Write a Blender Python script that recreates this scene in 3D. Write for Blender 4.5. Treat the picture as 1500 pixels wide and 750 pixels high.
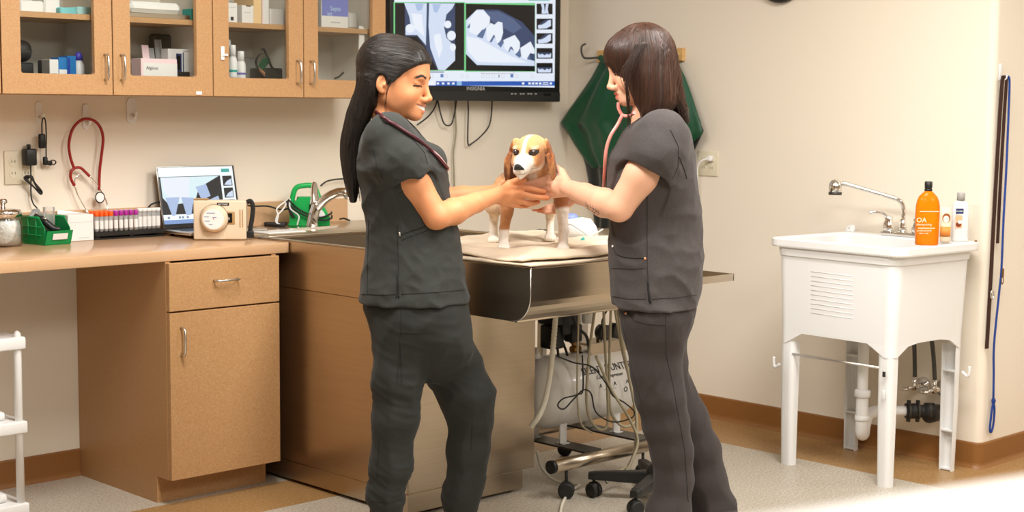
import bpy, bmesh, math, random
import numpy as np
from mathutils import Matrix, Vector, noise as mnoise

for o in list(bpy.data.objects): bpy.data.objects.remove(o, do_unlink=True)
SC = bpy.context.scene
COL = SC.collection
rnd = random.Random(7)

# ------------------------------------------------------------------ camera
F = 2226.6                                   # focal length in pixels of a 1500 px wide frame
TILT, ROLL, YAW = math.radians(5.594), math.radians(.4615), math.radians(-44.037)
CAM = np.array([-2.7904, -5.2602, 1.4172])
fw = np.array([-math.sin(YAW)*math.cos(TILT), math.cos(YAW)*math.cos(TILT), -math.sin(TILT)])
rt0 = np.array([math.cos(YAW), math.sin(YAW), 0.0]); up0 = np.cross(rt0, fw)
rt = rt0*math.cos(ROLL) + up0*math.sin(ROLL); up = np.cross(rt, fw)
cd = bpy.data.cameras.new('camera'); cam = bpy.data.objects.new('camera', cd); COL.objects.link(cam)
cd.sensor_width = 36.0; cd.lens = F/1500*36.0; cd.clip_start = .05; cd.clip_end = 60
M = Matrix.Identity(4)
for i in range(3):
    M[i][0] = rt[i]; M[i][1] = up[i]; M[i][2] = -fw[i]; M[i][3] = CAM[i]
cam.matrix_world = M
SC.camera = cam
cd.dof.use_dof = True; cd.dof.focus_distance = 4.95; cd.dof.aperture_fstop = 4.5

# ------------------------------------------------------------------ light and exposure
SC.view_settings.view_transform = 'Standard'; SC.view_settings.look = 'None'
SC.view_settings.gamma = 1.0; SC.view_settings.use_curve_mapping = False
SC.view_settings.exposure = 0.66
world = bpy.data.worlds.new('room_air'); SC.world = world; world.use_nodes = True
world.node_tree.nodes['Background'].inputs[0].default_value = (1, .93, .84, 1)
world.node_tree.nodes['Background'].inputs[1].default_value = .35
CEIL = 2.75
LIGHTS = [(-.35, -2.0, 42), (-.6, -4.7, 40), (1.1, -3.1, 44), (-3.2, -5.4, 7), (1.35, -6.3, 40), (3.9, -4.6, 18)]
def area_light(x, y, p):
    l = bpy.data.lights.new('ceiling_panel_light', 'AREA'); l.shape = 'RECTANGLE'; l.size = .56; l.size_y = 1.16
    l.energy = p; l.color = (1, .965, .92)
    o = bpy.data.objects.new('ceiling_panel_light', l); COL.objects.link(o); o.location = (x, y, CEIL-.03)
    return o
for L_ in LIGHTS: area_light(*L_)

# ------------------------------------------------------------------ coordinates
# world: X along the back wall, Y into it (wall at Y = 0), Z up.
# "view frame" (u, w, z): the same room turned by the camera's yaw, u to the right, w away from the camera
RH = np.array([math.cos(YAW), math.sin(YAW), 0.]); FH = np.array([-math.sin(YAW), math.cos(YAW), 0.])
def ray(px, py): return fw + rt*(px-750)/F - up*(py-375)/F
def onp(px, py, ax, val):                       # the point of a plane X / Y / Z = val seen at a pixel
    d = ray(px, py); return CAM + d*((val-CAM[ax])/d[ax])
def vw(px, py, w):                              # view-frame point at horizontal distance w
    d = ray(px, py); p = d*(w/(d@FH)); return np.array([p@RH, w, CAM[2]+p[2]])
def to_view(P):
    v = np.asarray(P, float)-CAM; return np.array([v@RH, v@FH, P[2]])
def to_world(q):
    q = np.asarray(q, float); return np.array([CAM[0], CAM[1], 0.]) + q[0]*RH + q[1]*FH + np.array([0, 0, q[2]])
def pw(px, py, w): return to_world(vw(px, py, w))
def mpp(w): return w/F                          # metres per pixel at distance w

# ------------------------------------------------------------------ materials
MATS = {}
def s2l(c):
    return tuple(((v/255)/12.92 if v/255 <= .04045 else ((v/255+.055)/1.055)**2.4) for v in c)
def mat(name, col, rough=.5, metal=0., spec=.5, var=None, bump=None, trans=0., ior=1.45, emit=None, coat=0., sheen=0., alpha=1., coord='Object', vcol=False, sss=0.):
    """col: linear rgb. var = (scale xyz or float, amount, colour2), bump = (scale, strength, distance)"""
    if name in MATS: return MATS[name]
    m = bpy.data.materials.new(name); m.use_nodes = True; nt = m.node_tree; N = nt.nodes; L = nt.links
    b = N['Principled BSDF']
    b.inputs['Base Color'].default_value = (*col, 1); b.inputs['Roughness'].default_value = rough
    b.inputs['Metallic'].default_value = metal; b.inputs['Specular IOR Level'].default_value = spec
    b.inputs['Transmission Weight'].default_value = trans; b.inputs['IOR'].default_value = ior
    b.inputs['Coat Weight'].default_value = coat; b.inputs['Sheen Weight'].default_value = sheen
    b.inputs['Alpha'].default_value = alpha
    if sss: b.inputs['Subsurface Weight'].default_value = sss; b.inputs['Subsurface Radius'].default_value = (.012, .005, .003); b.inputs['Subsurface Scale'].default_value = 1.
    if emit: b.inputs['Emission Color'].default_value = (*emit[0], 1); b.inputs['Emission Strength'].default_value = emit[1]
    tc = N.new('ShaderNodeTexCoord'); src = None
    def noise_at(scale, detail=3.):
        mp = N.new('ShaderNodeMapping'); L.new(tc.outputs[coord], mp.inputs[0])
        if not isinstance(scale, (tuple, list)): scale = (scale,)*3
        mp.inputs['Scale'].default_value = scale
        nz = N.new('ShaderNodeTexNoise'); nz.inputs['Scale'].default_value = 1.; nz.inputs['Detail'].default_value = detail
        L.new(mp.outputs[0], nz.inputs[0]); return nz
    if vcol:
        a = N.new('ShaderNodeVertexColor'); a.layer_name = 'Col'; src = a.outputs[0]
    if var:
        vs = var if isinstance(var, list) else [var]
        for sc_, am, c2 in vs:
            nz = noise_at(sc_); rp = N.new('ShaderNodeMapRange'); rp.inputs[1].default_value = .3; rp.inputs[2].default_value = .7
            rp.inputs[3].default_value = 0; rp.inputs[4].default_value = am; L.new(nz.outputs[0], rp.inputs[0])
            mx = N.new('ShaderNodeMix'); mx.data_type = 'RGBA'; L.new(rp.outputs[0], mx.inputs[0])
            if src is not None: L.new(src, mx.inputs[6])
            else: mx.inputs[6].default_value = (*col, 1)
            mx.inputs[7].default_value = (*c2, 1); src = mx.outputs[2]
    if src is not None: L.new(src, b.inputs['Base Color'])
    if bump:
        nz = noise_at(bump[0]); bp = N.new('ShaderNodeBump'); bp.inputs['Strength'].default_value = bump[1]; bp.inputs['Distance'].default_value = bump[2]
        L.new(nz.outputs[0], bp.inputs['Height']); L.new(bp.outputs[0], b.inputs['Normal'])
    MATS[name] = m; return m
def flat(name, rgb, rough=.6, **k): return mat(name, s2l(rgb), rough, **k)

# ------------------------------------------------------------------ mesh building
class MB:
    """collects polygons; every method takes plain coordinates"""
    def __init__(s): s.v = []; s.f = []; s.sm = []
    def raw(s, vs, fs, smooth=False, M=None):
        n = len(s.v)
        if M is not None: vs = [tuple(M @ Vector(p)) for p in vs]
        s.v += [tuple(map(float, p)) for p in vs]; s.f += [tuple(n+i for i in f) for f in fs]; s.sm += [smooth]*len(fs); return s
    def box(s, lo, hi, bev=0., seg=1, M=None):
        lo = np.minimum(lo, hi), np.maximum(lo, hi); lo, hi = lo
        if bev <= 0:
            (x0, y0, z0), (x1, y1, z1) = lo, hi
            return s.raw([(x0,y0,z0),(x1,y0,z0),(x1,y1,z0),(x0,y1,z0),(x0,y0,z1),(x1,y0,z1),(x1,y1,z1),(x0,y1,z1)],
                         [(3,2,1,0),(4,5,6,7),(0,1,5,4),(1,2,6,5),(2,3,7,6),(3,0,4,7)], False, M)
        bm = bmesh.new(); bmesh.ops.create_cube(bm, size=1)
        c = (lo+hi)/2; d = hi-lo
        for v in bm.verts: v.co = Vector((v.co.x*d[0]+c[0], v.co.y*d[1]+c[1], v.co.z*d[2]+c[2]))
        bmesh.ops.bevel(bm, geom=bm.edges[:], offset=min(bev, min(d)*.49), segments=seg, affect='EDGES', profile=.5)
        return s.bm(bm, seg > 1, M)
    def bm(s, bm, smooth=False, M=None):
        bm.verts.index_update()
        s.raw([v.co[:] for v in bm.verts], [[v.index for v in f.verts] for f in bm.faces], smooth, M); bm.free(); return s
    def lathe(s, prof, n=24, M=None, c=(0,0,0), cap=True, smooth=True):
        """prof: [(r, z), ...] bottom to top"""
        vs = []; fs = []
        for r, z in prof:
            for i in range(n):
                a = 2*math.pi*i/n; vs.append((c[0]+r*math.cos(a), c[1]+r*math.sin(a), c[2]+z))
        for k in range(len(prof)-1):
            for i in range(n):
                j = (i+1) % n; fs.append((k*n+i, k*n+j, (k+1)*n+j, (k+1)*n+i))
        s.raw(vs, fs, smooth, M)
        if cap:
            m = len(prof)-1
            s.raw(vs[:n], [tuple(range(n-1, -1, -1))], False, M); s.raw(vs[m*n:], [tuple(range(n))], False, M)
        return s
    def tube(s, pts, r, n=8, cap=True, closed=False, flatx=1., M=None):
        """sweep of a circle; r float or list"""
        P = [np.array(p, float) for p in pts]; m = len(P)
        R = r if isinstance(r, (list, tuple, np.ndarray)) else [r]*m
        T = [(P[(i+1) % m]-P[i-1]) if closed else (P[min(i+1, m-1)]-P[max(i-1, 0)]) for i in range(m)]
        T = [t/(np.linalg.norm(t)+1e-12) for t in T]
        a = np.array([0, 0, 1.]) if abs(T[0][2]) < .9 else np.array([1., 0, 0])
        nrm = np.cross(T[0], a); nrm /= np.linalg.norm(nrm); vs = []; fs = []
        for i in range(m):
            nrm = nrm - T[i]*(nrm@T[i]); nrm /= (np.linalg.norm(nrm)+1e-12); bn = np.cross(T[i], nrm)
            for k in range(n):
                g = 2*math.pi*k/n; vs.append(P[i]+R[i]*(math.cos(g)*nrm*flatx+math.sin(g)*bn))
        for i in range(m if closed else m-1):
            j = (i+1) % m
            for k in range(n):
                l = (k+1) % n; fs.append((i*n+k, i*n+l, j*n+l, j*n+k))
        s.raw(vs, fs, True, M)
        if cap and not closed:
            s.raw(vs[:n], [tuple(range(n-1, -1, -1))], False, M); s.raw(vs[-n:], [tuple(range(n))], False, M)
        return s
    def cyl(s, a, b, r, n=20, r2=None, smooth=True):
        return s.tube([a, b], [r, r if r2 is None else r2], n)
    def prism(s, poly, axis, a, b, smooth=False, M=None):
        """poly: 2-D outline extruded along axis 0/1/2 from a to b"""
        def P(p, t):
            q = list(p); q.insert(axis, t); return q
        n = len(poly); vs = [P(p, a) for p in poly]+[P(p, b) for p in poly]
        s.raw(vs, [(i, (i+1) % n, n+(i+1) % n, n+i) for i in range(n)], smooth, M)
        s.raw(vs, [tuple(range(n-1, -1, -1)), tuple(range(n, 2*n))], False, M); return s
    def loft(s, rings, cap=True, smooth=True, M=None, closed=False):
        n = len(rings[0]); vs = [p for r in rings for p in r]; fs = []
        m = len(rings)
        for k in range(m if closed else m-1):
            j = (k+1) % m
            for i in range(n):
                l = (i+1) % n; fs.append((k*n+i, k*n+l, j*n+l, j*n+i))
        s.raw(vs, fs, smooth, M)
        if cap and not closed: s.raw(vs[:n], [tuple(range(n-1, -1, -1))], False, M); s.raw(vs[-n:], [tuple(range(n))], False, M)
        return s
    def ball(s, c, r, n=16, m=10, M=None):
        r = r if isinstance(r, (tuple, list)) else (r,)*3
        rings = [[(c[0]+r[0]*math.sin(math.pi*(k+.001)/(m+.002))*math.cos(2*math.pi*i/n), c[1]+r[1]*math.sin(math.pi*(k+.001)/(m+.002))*math.sin(2*math.pi*i/n), c[2]-r[2]*math.cos(math.pi*(k+.001)/(m+.002))) for i in range(n)] for k in range(m+1)]
        return s.loft(rings, M=M)
    def build(s, name, m, parent=None, off=None):
        me = bpy.data.meshes.new(name)
        v = s.v
        if off is not None: v = [(p[0]-off[0], p[1]-off[1], p[2]-off[2]) for p in v]
        me.from_pydata(v, [], s.f); me.polygons.foreach_set('use_smooth', s.sm)
        bm = bmesh.new(); bm.from_mesh(me); bmesh.ops.remove_doubles(bm, verts=bm.verts, dist=1e-6); bmesh.ops.recalc_face_normals(bm, faces=bm.faces); bm.to_mesh(me); bm.free()
        if m is not None: me.materials.append(m)
        o = bpy.data.objects.new(name, me); COL.objects.link(o)
        if parent is not None: o.parent = parent
        return o
def spline(pts, n=8):
    """Catmull-Rom through pts"""
    P = [np.array(p, float) for p in pts]; out = []
    for i in range(len(P)-1):
        a = P[max(i-1, 0)]; b = P[i]; c = P[i+1]; d = P[min(i+2, len(P)-1)]
        for k in range(n):
            t = k/n; out.append(.5*((2*b)+(-a+c)*t+(2*a-5*b+4*c-d)*t*t+(-a+3*b-3*c+d)*t**3))
    out.append(P[-1]); return out
def tag(o, label=None, cat=None, group=None, kind=None):
    if label: o['label'] = label
    if cat: o['category'] = cat
    if group: o['group'] = group
    if kind: o['kind'] = kind
    return o
def thing(name, label, cat, loc=(0,0,0), rz=0., group=None):
    o = bpy.data.objects.new(name, None); COL.objects.link(o); o.empty_display_size = .05
    o.location = tuple(map(float, loc)); o.rotation_euler = (0, 0, rz); return tag(o, label, cat, group)
class Thing:
    """a root Empty; part() takes world coordinates and stores them relative to the root"""
    def __init__(s, name, label, cat, loc, group=None): s.loc = tuple(map(float, loc)); s.o = thing(name, label, cat, loc, 0, group)
    def part(s, name, mb, m, parent=None): return mb.build(name, m, parent or s.o, s.loc)
def single(name, mb, m, label, cat, group=None, loc=None):
    o = mb.build(name, m, None, loc)
    if loc is not None: o.location = tuple(map(float, loc))
    return tag(o, label, cat, group)
def struct(name, mb, m, parent=None):
    o = mb.build(name, m, parent)
    if parent is None: o['kind'] = 'structure'
    return o
def text_mesh(txt, size, m, name, parent, M, depth=.0004, sx=1.):
    cu = bpy.data.curves.new('lettering', 'FONT'); cu.body = txt; cu.size = size; cu.align_x = 'CENTER'; cu.align_y = 'CENTER'; cu.extrude = depth; cu.resolution_u = 2
    t = bpy.data.objects.new('lettering', cu); COL.objects.link(t); bpy.context.view_layer.update()
    me = bpy.data.meshes.new_from_object(t.evaluated_get(bpy.context.evaluated_depsgraph_get()))
    bpy.data.objects.remove(t, do_unlink=True); bpy.data.curves.remove(cu)
    me.transform(Matrix.Diagonal((sx, 1, 1, 1))); me.transform(M); me.materials.clear(); me.materials.append(m)
    o = bpy.data.objects.new(name, me); COL.objects.link(o)
    if parent is not None: o.parent = parent
    return o
def frame(o, x, y):
    """matrix from origin, local x and local y (z = x cross y)"""
    x = Vector(x).normalized(); y = Vector(y); z = x.cross(y).normalized(); y = z.cross(x)
    Mx = Matrix.Identity(4)
    for i in range(3): Mx[i][0] = x[i]; Mx[i][1] = y[i]; Mx[i][2] = z[i]; Mx[i][3] = o[i]
    return Mx
# ================================================================== materials of the room
WALL = mat('wall_paint', (.82, .745, .625), .6, bump=(420., .12, .002), var=(2.2, .25, (.84, .765, .655)))
TILE_L = mat('vinyl_tile_cream', (.62, .565, .475), .38, spec=.35, var=[(75., 1., (.36, .275, .17)), (3.5, .25, (.70, .655, .57)), (120., .7, (.78, .74, .66)), (170., .6, (.12, .08, .045))], bump=(300., .05, .0005))
TILE_T = mat('vinyl_tile_tan', (.42, .235, .085), .38, spec=.35, var=[(75., 1., (.56, .37, .18)), (120., .6, (.30, .15, .045)), (170., .5, (.11, .05, .015))], bump=(300., .05, .0005))
BASE = mat('vinyl_baseboard', (.25, .105, .026), .45, var=(5., .3, (.30, .135, .036)))
LAM = mat('tan_laminate', (.50, .285, .130), .42, var=[(90., .35, (.43, .225, .09)), ((170., 170., 170.), .7, (.58, .35, .17)), (220., .6, (.36, .18, .065))], bump=(500., .05, .0005))
LAMTOP = mat('counter_laminate', (.58, .36, .20), .22, var=[(70., .3, (.52, .31, .16)), (500., .3, (.66, .44, .27))])
MELA = mat('white_melamine', (.82, .78, .70), .5, var=(8., .2, (.76, .72, .63)))
CHROME = mat('chrome', (.82, .80, .77), .12, 1., var=(6., .1, (.7, .68, .64)))
NICKEL = mat('satin_nickel', (.72, .70, .66), .28, 1., var=(30., .15, (.6, .58, .55)))
STEEL = mat('brushed_steel', (.56, .475, .37), .30, 1., var=((4., 4., 160.), .5, (.48, .40, .30)), bump=((6., 6., 500.), .08, .0006))
BLACK = mat('black_plastic', (.012, .012, .012), .42, var=(40., .3, (.02, .02, .02)))
RUBBER = mat('black_rubber', (.015, .014, .013), .6, var=(60., .3, (.025, .024, .022)))
WHITEP = mat('white_plastic', (.82, .82, .81), .35, var=(6., .15, (.78, .78, .76)))
PAPER = mat('white_card', (.80, .79, .77), .7, var=(12., .15, (.75, .74, .71)))
def glassy(name, tint, clear, rough=.03):
    """thin see-through sheet: clear share passes straight through, the rest reflects"""
    m = bpy.data.materials.new(name); m.use_nodes = True; nt = m.node_tree; N = nt.nodes; L = nt.links; N.clear()
    out = N.new('ShaderNodeOutputMaterial'); tr = N.new('ShaderNodeBsdfTransparent'); tr.inputs[0].default_value = (*tint, 1)
    g = N.new('ShaderNodeBsdfGlossy' if clear > .95 else 'ShaderNodeBsdfPrincipled'); g.inputs[0].default_value = (.8, .8, .8, 1); g.inputs['Roughness'].default_value = rough
    nz = N.new('ShaderNodeTexNoise'); nz.inputs['Scale'].default_value = 6.
    fr = N.new('ShaderNodeFresnel'); fr.inputs[0].default_value = 1.45; ad = N.new('ShaderNodeMath'); ad.operation = 'MULTIPLY_ADD'; ad.inputs[1].default_value = .6 if clear > .95 else 1.; ad.inputs[2].default_value = 1-clear
    rg = N.new('ShaderNodeMapRange'); rg.inputs[3].default_value = rough; rg.inputs[4].default_value = rough+.05; L.new(nz.outputs[0], rg.inputs[0]); L.new(rg.outputs[0], g.inputs['Roughness'])
    mx = N.new('ShaderNodeMixShader'); L.new(fr.outputs[0], ad.inputs[0]); L.new(ad.outputs[0], mx.inputs[0]); L.new(tr.outputs[0], mx.inputs[1]); L.new(g.outputs[0], mx.inputs[2]); L.new(mx.outputs[0], out.inputs[0])
    return m
GLASS = glassy('clear_glass', (.98, .99, .98), .995); CPLAS = glassy('clear_plastic', (.95, .95, .95), .78, .15)

XB, YC = 2.672, -2.29
XL, YF, XR = -4.8, -8.6, 5.2
# ------------------------------------------------------------------ floor with tan border strips
fl = struct('floor', MB().box((XL, YF, -.08), (XR, .12, -.002)), TILE_L)
def tiles(name, x0, x1, y0, y1, m):
    """a run of 305 mm vinyl tiles, cut at the ends"""
    T = .3048
    i = 0
    xs = np.arange(x0, x1, T); ys = np.arange(y0, y1, T)
    for x in xs:
        for y in ys:
            mb = MB().box((x+.0003, y+.0003, -.002), (min(x+T, x1)-.0003, min(y+T, y1)-.0003, 0.))
            mb.build(name, m, fl)
S0, S1 = -.912, -.603                                   # tan strip in front of the counter
EB = XB-.385                                            # tan strip along the right wall
tiles('tan_tile', -1.5, EB, S0, S1, TILE_T)
tiles('tan_tile', EB, XB, -3.55, 0., TILE_T)
tiles('tan_tile', XB, XB+1.2, YC-.62, YC, TILE_T)
def slab(x0, x1, y0, y1): MB().box((x0, y0, -.002), (x1, y1, 0.)).build('cream_tile_field', TILE_L, fl)
slab(XL, EB, S1+.0003, 0.); slab(XL, -1.5003, S0, S1); slab(XL, EB, -3.55, S0-.0003); slab(XL, XR, YF, -3.5503); slab(EB+.0, XR, -3.5503, YC-.6203) if False else None
slab(XB, XR, -3.55, YC-.6203); slab(XB+1.2003, XR, YC-.62, YC)
# ------------------------------------------------------------------ walls
struct('wall_back', MB().box((XL, 0, 0), (XB+.12, .12, CEIL)), WALL)
wr = MB()                                              # right wall with its rounded outer corner, then the return wall
arc = [(XB+.03-.03*math.cos(a), YC+.03-.03*math.sin(a)) for a in np.linspace(0, math.pi/2, 7)]
wr.prism([(XB+.13, 0), (XB, 0)]+arc+[(XB+.13, YC)], 2, 0, CEIL)
struct('wall_right', wr, WALL)
struct('wall_return', MB().box((XB+.13, YC, 0), (XR, YC+.13, CEIL)), WALL)
struct('wall_far_right', MB().box((XR, YF, 0), (XR+.12, YC+.13, CEIL)), WALL)
WALLD = mat('fill_cutting_paint', (.36, .27, .17), .6, bump=(420., .12, .002), var=(2.2, .25, (.40, .30, .19)))  # unseen walls coloured darker to cut fill light and raise contrast
struct('wall_left', MB().box((XL-.12, YF, 0), (XL, .12, CEIL)), WALLD)
struct('wall_front', MB().box((XL, YF-.12, 0), (XR, YF, CEIL)), WALLD)
CEILM = mat('ceiling_white', (.78, .76, .72), .8, var=(30., .2, (.7, .68, .64)))
ce = struct('ceiling', MB().box((XL-.12, YF-.12, CEIL), (XR+.12, .12, CEIL+.08)), CEILM)
# ------------------------------------------------------------------ baseboards (vinyl cove base)
BH = .104
def cove(t0=.006): return [(0, 0), (.016, 0), (.013, .004), (t0+.002, .012), (t0, .02), (t0, BH-.006), (t0-.003, BH), (0, BH)]
def bb_back(x0, x1):
    return MB().prism([(-y, z) for y, z in cove()], 0, x0, x1)
struct('baseboard_back', bb_back(XL, -.001), BASE)
struct('baseboard_back_corner', bb_back(1.285, XB), BASE)
struct('baseboard_right', (lambda mb: [mb.loft([[(XB+.03-(.03+y)*math.cos(a), YC+.03-(.03+y)*math.sin(a), z) for y, z in cove()] for a in np.linspace(0, math.pi/2, 8)], smooth=False), mb.loft([[(XB-y, t, z) for y, z in cove()] for t in (0, YC+.03)], smooth=False), mb.loft([[(t, YC-y, z) for y, z in cove()] for t in (XB+.03, XR)], smooth=False)] and mb)(MB()), BASE)
# ------------------------------------------------------------------ ceiling light panels
DIFF = mat('lit_diffuser', (.9, .9, .88), .6, emit=((1, .97, .93), 2.2))
FRAME = mat('white_enamel', (.8, .8, .78), .4, var=(5., .1, (.75, .75, .73)))
for x, y, p in LIGHTS:
    t = Thing('ceiling_light', 'white ceiling light panel over the room', 'ceiling light', (x, y, CEIL-.02), 'ceiling light panels')
    f = MB()
    for a, b in (((-.30, -.61), (-.285, .61)), ((.285, -.61), (.30, .61)), ((-.285, -.61), (.285, -.595)), ((-.285, .595), (.285, .61))):
        f.box((x+a[0], y+a[1], CEIL-.022), (x+b[0], y+b[1], CEIL-.001))
    t.part('frame', f, FRAME); t.part('diffuser', MB().box((x-.284, y-.594, CEIL-.012), (x+.284, y+.594, CEIL-.006)), DIFF)
# ================================================================== counter, base cabinet, wall cabinets
CW = .465                                              # base cabinet width
t = Thing('base_cabinet', 'tan laminate base cabinet with one drawer over one door below the counter', 'cabinet', (0, -.3, 0))
b = MB().box((0, -.638, .0968), (.019, -.002, .871)).box((CW-.019, -.638, .0968), (CW, -.002, .871)).box((.019, -.638, .0968), (CW-.019, -.002, .115)).box((.019, -.022, .115), (CW-.019, -.002, .871)).box((.019, -.638, .69), (CW-.019, -.62, .70))
b.box((0, -.562, 0), (.019, -.002, .0968)).box((CW-.019, -.562, 0), (CW, -.002, .0968))
t.part('body', b, LAM)
t.part('toe_kick', MB().box((.0195, -.562, 0.), (CW-.0195, -.546, .0963)), LAM)
def pull(parent, T, c, ax, out, l=.096, r=.0042, m=NICKEL):
    """wire pull centred at c; ax = unit along, out = unit away from the face"""
    c, ax, out = map(np.array, (c, ax, out)); h = .028
    p = [c-ax*l/2, c-ax*l/2+out*(h-.008), c-ax*(l/2-.010)+out*h, c, c+ax*(l/2-.010)+out*h, c+ax*l/2+out*(h-.008), c+ax*l/2]
    p[3] = c+out*(h+.001)
    return T.part('handle', MB().tube(p, r, 8), m, parent)
dr = t.part('drawer', MB().box((.001, -.6612, .6975), (CW-.001, -.6385, .8663), .0012), LAM)
pull(dr, t, (.23, -.6612, .795), (1, 0, 0), (0, -1, 0))
do = t.part('door', MB().box((.001, -.6612, .0968), (CW-.001, -.6385, .6915), .0012), LAM)
pull(do, t, (.045, -.6612, .59), (0, 0, 1), (0, -1, 0))
ct = Thing('countertop', 'tan laminate countertop running along the back wall', 'countertop', (-1, -.3, .872))
ct.part('slab', MB().box((-2.6, -.6407, .872), (.5227, -.001, .91), .0025, 2), LAMTOP)
ct.part('backsplash', MB().box((-2.6, -.02, .9102), (1.281, -.001, 1.018), .0015), LAMTOP)
# support panel of the counter outside the frame on the left
single('counter_end_panel', MB().box((-2.6, -.63, 0), (-2.58, -.002, .8715)), LAM, 'tan laminate panel carrying the far end of the counter', 'panel')

# ---- wall cabinets: two cabinets of two glazed doors
UZ, UD, U0, UW = 1.4496, .3508, -.4446, .4172
UT = 2.22
FT = .021                                              # door thickness
def wall_cabinet(i0, lab):
    x0 = U0+i0*UW; x1 = x0+2*UW
    t = Thing('wall_cabinet', lab, 'cabinet', ((x0+x1)/2, -.17, UZ), 'glazed wall cabinets')
    b = MB(); d = -(UD-FT-.001)
    b.box((x0+.0006, d, UZ-.002), (x0+.018, -.001, UT)).box((x1-.018, d, UZ-.002), (x1-.0006, -.001, UT))
    b.box((x0+.018, d, UT-.018), (x1-.018, -.001, UT))
    t.part('carcass', b, LAM)
    t.part('bottom_panel', MB().box((x0+.018, d, UZ-.002), (x1-.018, -.001, UZ+.016)), LAM)
    t.part('back_panel', MB().box((x0+.018, -.012, UZ+.016), (x1-.018, -.001, UT-.018)), MELA)
    t.part('side_lining', MB().box((x0+.018, d, UZ+.016), (x0+.0195, -.012, UT-.018)), MELA)
    t.part('side_lining', MB().box((x1-.0195, d, UZ+.016), (x1-.018, -.012, UT-.018)), MELA)
    t.part('centre_panel', MB().box(((x0+x1)/2-.009, d, UZ+.016), ((x0+x1)/2+.009, -.012, UT-.018)), MELA)
    t.part('shelf_lining', MB().box((x0+.0195, d+.004, UZ+.016), (x1-.0195, -.012, UZ+.018)), MELA)
    for j in range(2):
        a = x0+j*UW+.0025; c = a+UW-.005; z0 = UZ; z1 = UT
        sh0 = x0+.0196 if j == 0 else (x0+x1)/2+.0091; sh1 = (x0+x1)/2-.0091 if j == 0 else x1-.0196
        t.part('shelf', MB().box((sh0, d+.012, SHZ), (sh1, -.0125, SHZ+.019)), LAM)
        # frame door with a rounded cut-out
        bl, br, bb_ = .068, .068, .070
        ix0, ix1, iz0, iz1 = a+bl, c-br, z0+bb_, z1-.07
        r = .008; ring_i = []
        for cx, cz, s0 in ((ix1-r, iz1-r, 0), (ix0+r, iz1-r, 1), (ix0+r, iz0+r, 2), (ix1-r, iz0+r, 3)):
            for k in range(5):
                g = (s0+k/4)*math.pi/2; ring_i.append((cx+r*math.cos(g), cz+r*math.sin(g)))
        ring_o = []
        for cx, cz in ((c, z1), (a, z1), (a, z0), (c, z0)):
            ring_o += [(cx, cz)]*5
        mb = MB(); F0, F1 = -UD, -UD+FT
        n = len(ring_i)
        rings = [[(p[0], F0, p[1]) for p in ring_o], [(p[0], F0, p[1]) for p in ring_i], [(p[0], F1, p[1]) for p in ring_i], [(p[0], F1, p[1]) for p in ring_o]]
        mb.loft(rings, cap=False, smooth=False, closed=True)
        dd = t.part('door', mb, LAM)
        t.part('pane', MB().box((ix0-.003, F1-.006, iz0-.003), (ix1+.003, F1-.003, iz1+.003)), GLASS, dd)
        hx = c-.030 if j == 0 else a+.030
        pull(dd, t, (hx, F0, UZ+.098), (0, 0, 1), (0, -1, 0), .088)
    return t
SHZ = UZ+.262
w1 = wall_cabinet(0, 'glazed wall cabinet holding blue and white boxes, left one of the row')
w2 = wall_cabinet(2, 'glazed wall cabinet next to the wall screen, with pill bottles behind glass')
# neighbour on the far left shows only as a sliver at the frame's edge
t = Thing('wall_cabinet', 'plain wall cabinet side at the very left edge of the picture', 'cabinet', (U0-.25, -.17, UZ), 'glazed wall cabinets')
t.part('carcass', MB().box((U0-.6, -UD+FT+.001, UZ-.002), (U0-.0006, -.001, UT)), LAM)
t.part('door', MB().box((U0-.6, -UD, UZ), (U0-.003, -UD+FT, UT), .001), LAM)
# ================================================================== stainless wet table (peninsula from the back wall)
TX0, TX1, TY0, TZ = .527, 1.36, -1.915, .92
t = Thing('wet_table', 'stainless steel wet table on a steel pedestal, dog standing on its towel', 'table', (.9, -.9, 0))
t.part('pedestal', MB().box((TX0+.002, -1.32, .082), (1.145, -.002, .742), .003), STEEL)
t.part('plinth', MB().box((TX0+.004, -1.318, .012), (1.087, -.01, .081), .002), STEEL)
for x, y in ((.58, -1.27), (1.05, -1.27), (.58, -.08), (1.05, -.08)):
    t.part('levelling_foot', MB().lathe([(.018, 0), (.018, .006), (.009, .008), (.009, .0125)], 12, c=(x, y, 0)), BLACK)
# the tub: side profile in the Y-Z plane with a rounded nose, extruded across the table as thin walls
nose = [(TY0+.085-.085*math.cos(a), .827-.085*math.sin(a)) for a in np.linspace(0, math.pi/2, 9)]
prof = [(TY0, TZ-.001)]+nose+[(-.44, .742), (-.44, TZ-.001)]
ins = .0025
noseI = [(TY0+.085-.0825*math.cos(a), .827-.0825*math.sin(a)) for a in np.linspace(0, math.pi/2, 9)]
profI = [(TY0+.0025, TZ-.001)]+noseI+[(-.4425, .7445), (-.4425, TZ-.001)]
mb = MB()
for x0, x1 in ((TX0, TX0+.0025), (TX1-.0025, TX1)):    # the two long side walls
    mb.prism(prof, 0, x0, x1)
n = len(prof)                                           # nose, bottom and rear wall as one bent sheet
rings = []
for x in (TX0+.0025, TX1-.0025): rings.append([(x, *p) for p in prof]+[(x, *p) for p in profI[::-1]])
mb.loft(rings, smooth=False)
t.part('tub', mb, STEEL)
rim = MB()                                              # rolled rim
rim.box((TX0-.003, TY0-.003, TZ-.006), (TX0+.022, -.44, TZ), .003, 2).box((TX1-.022, TY0-.003, TZ-.006), (TX1+.003, -.44, TZ), .003, 2)
rim.box((TX0-.003, TY0-.003, TZ-.006), (TX1+.003, TY0+.022, TZ), .003, 2)
t.part('rim', rim, STEEL)
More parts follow.
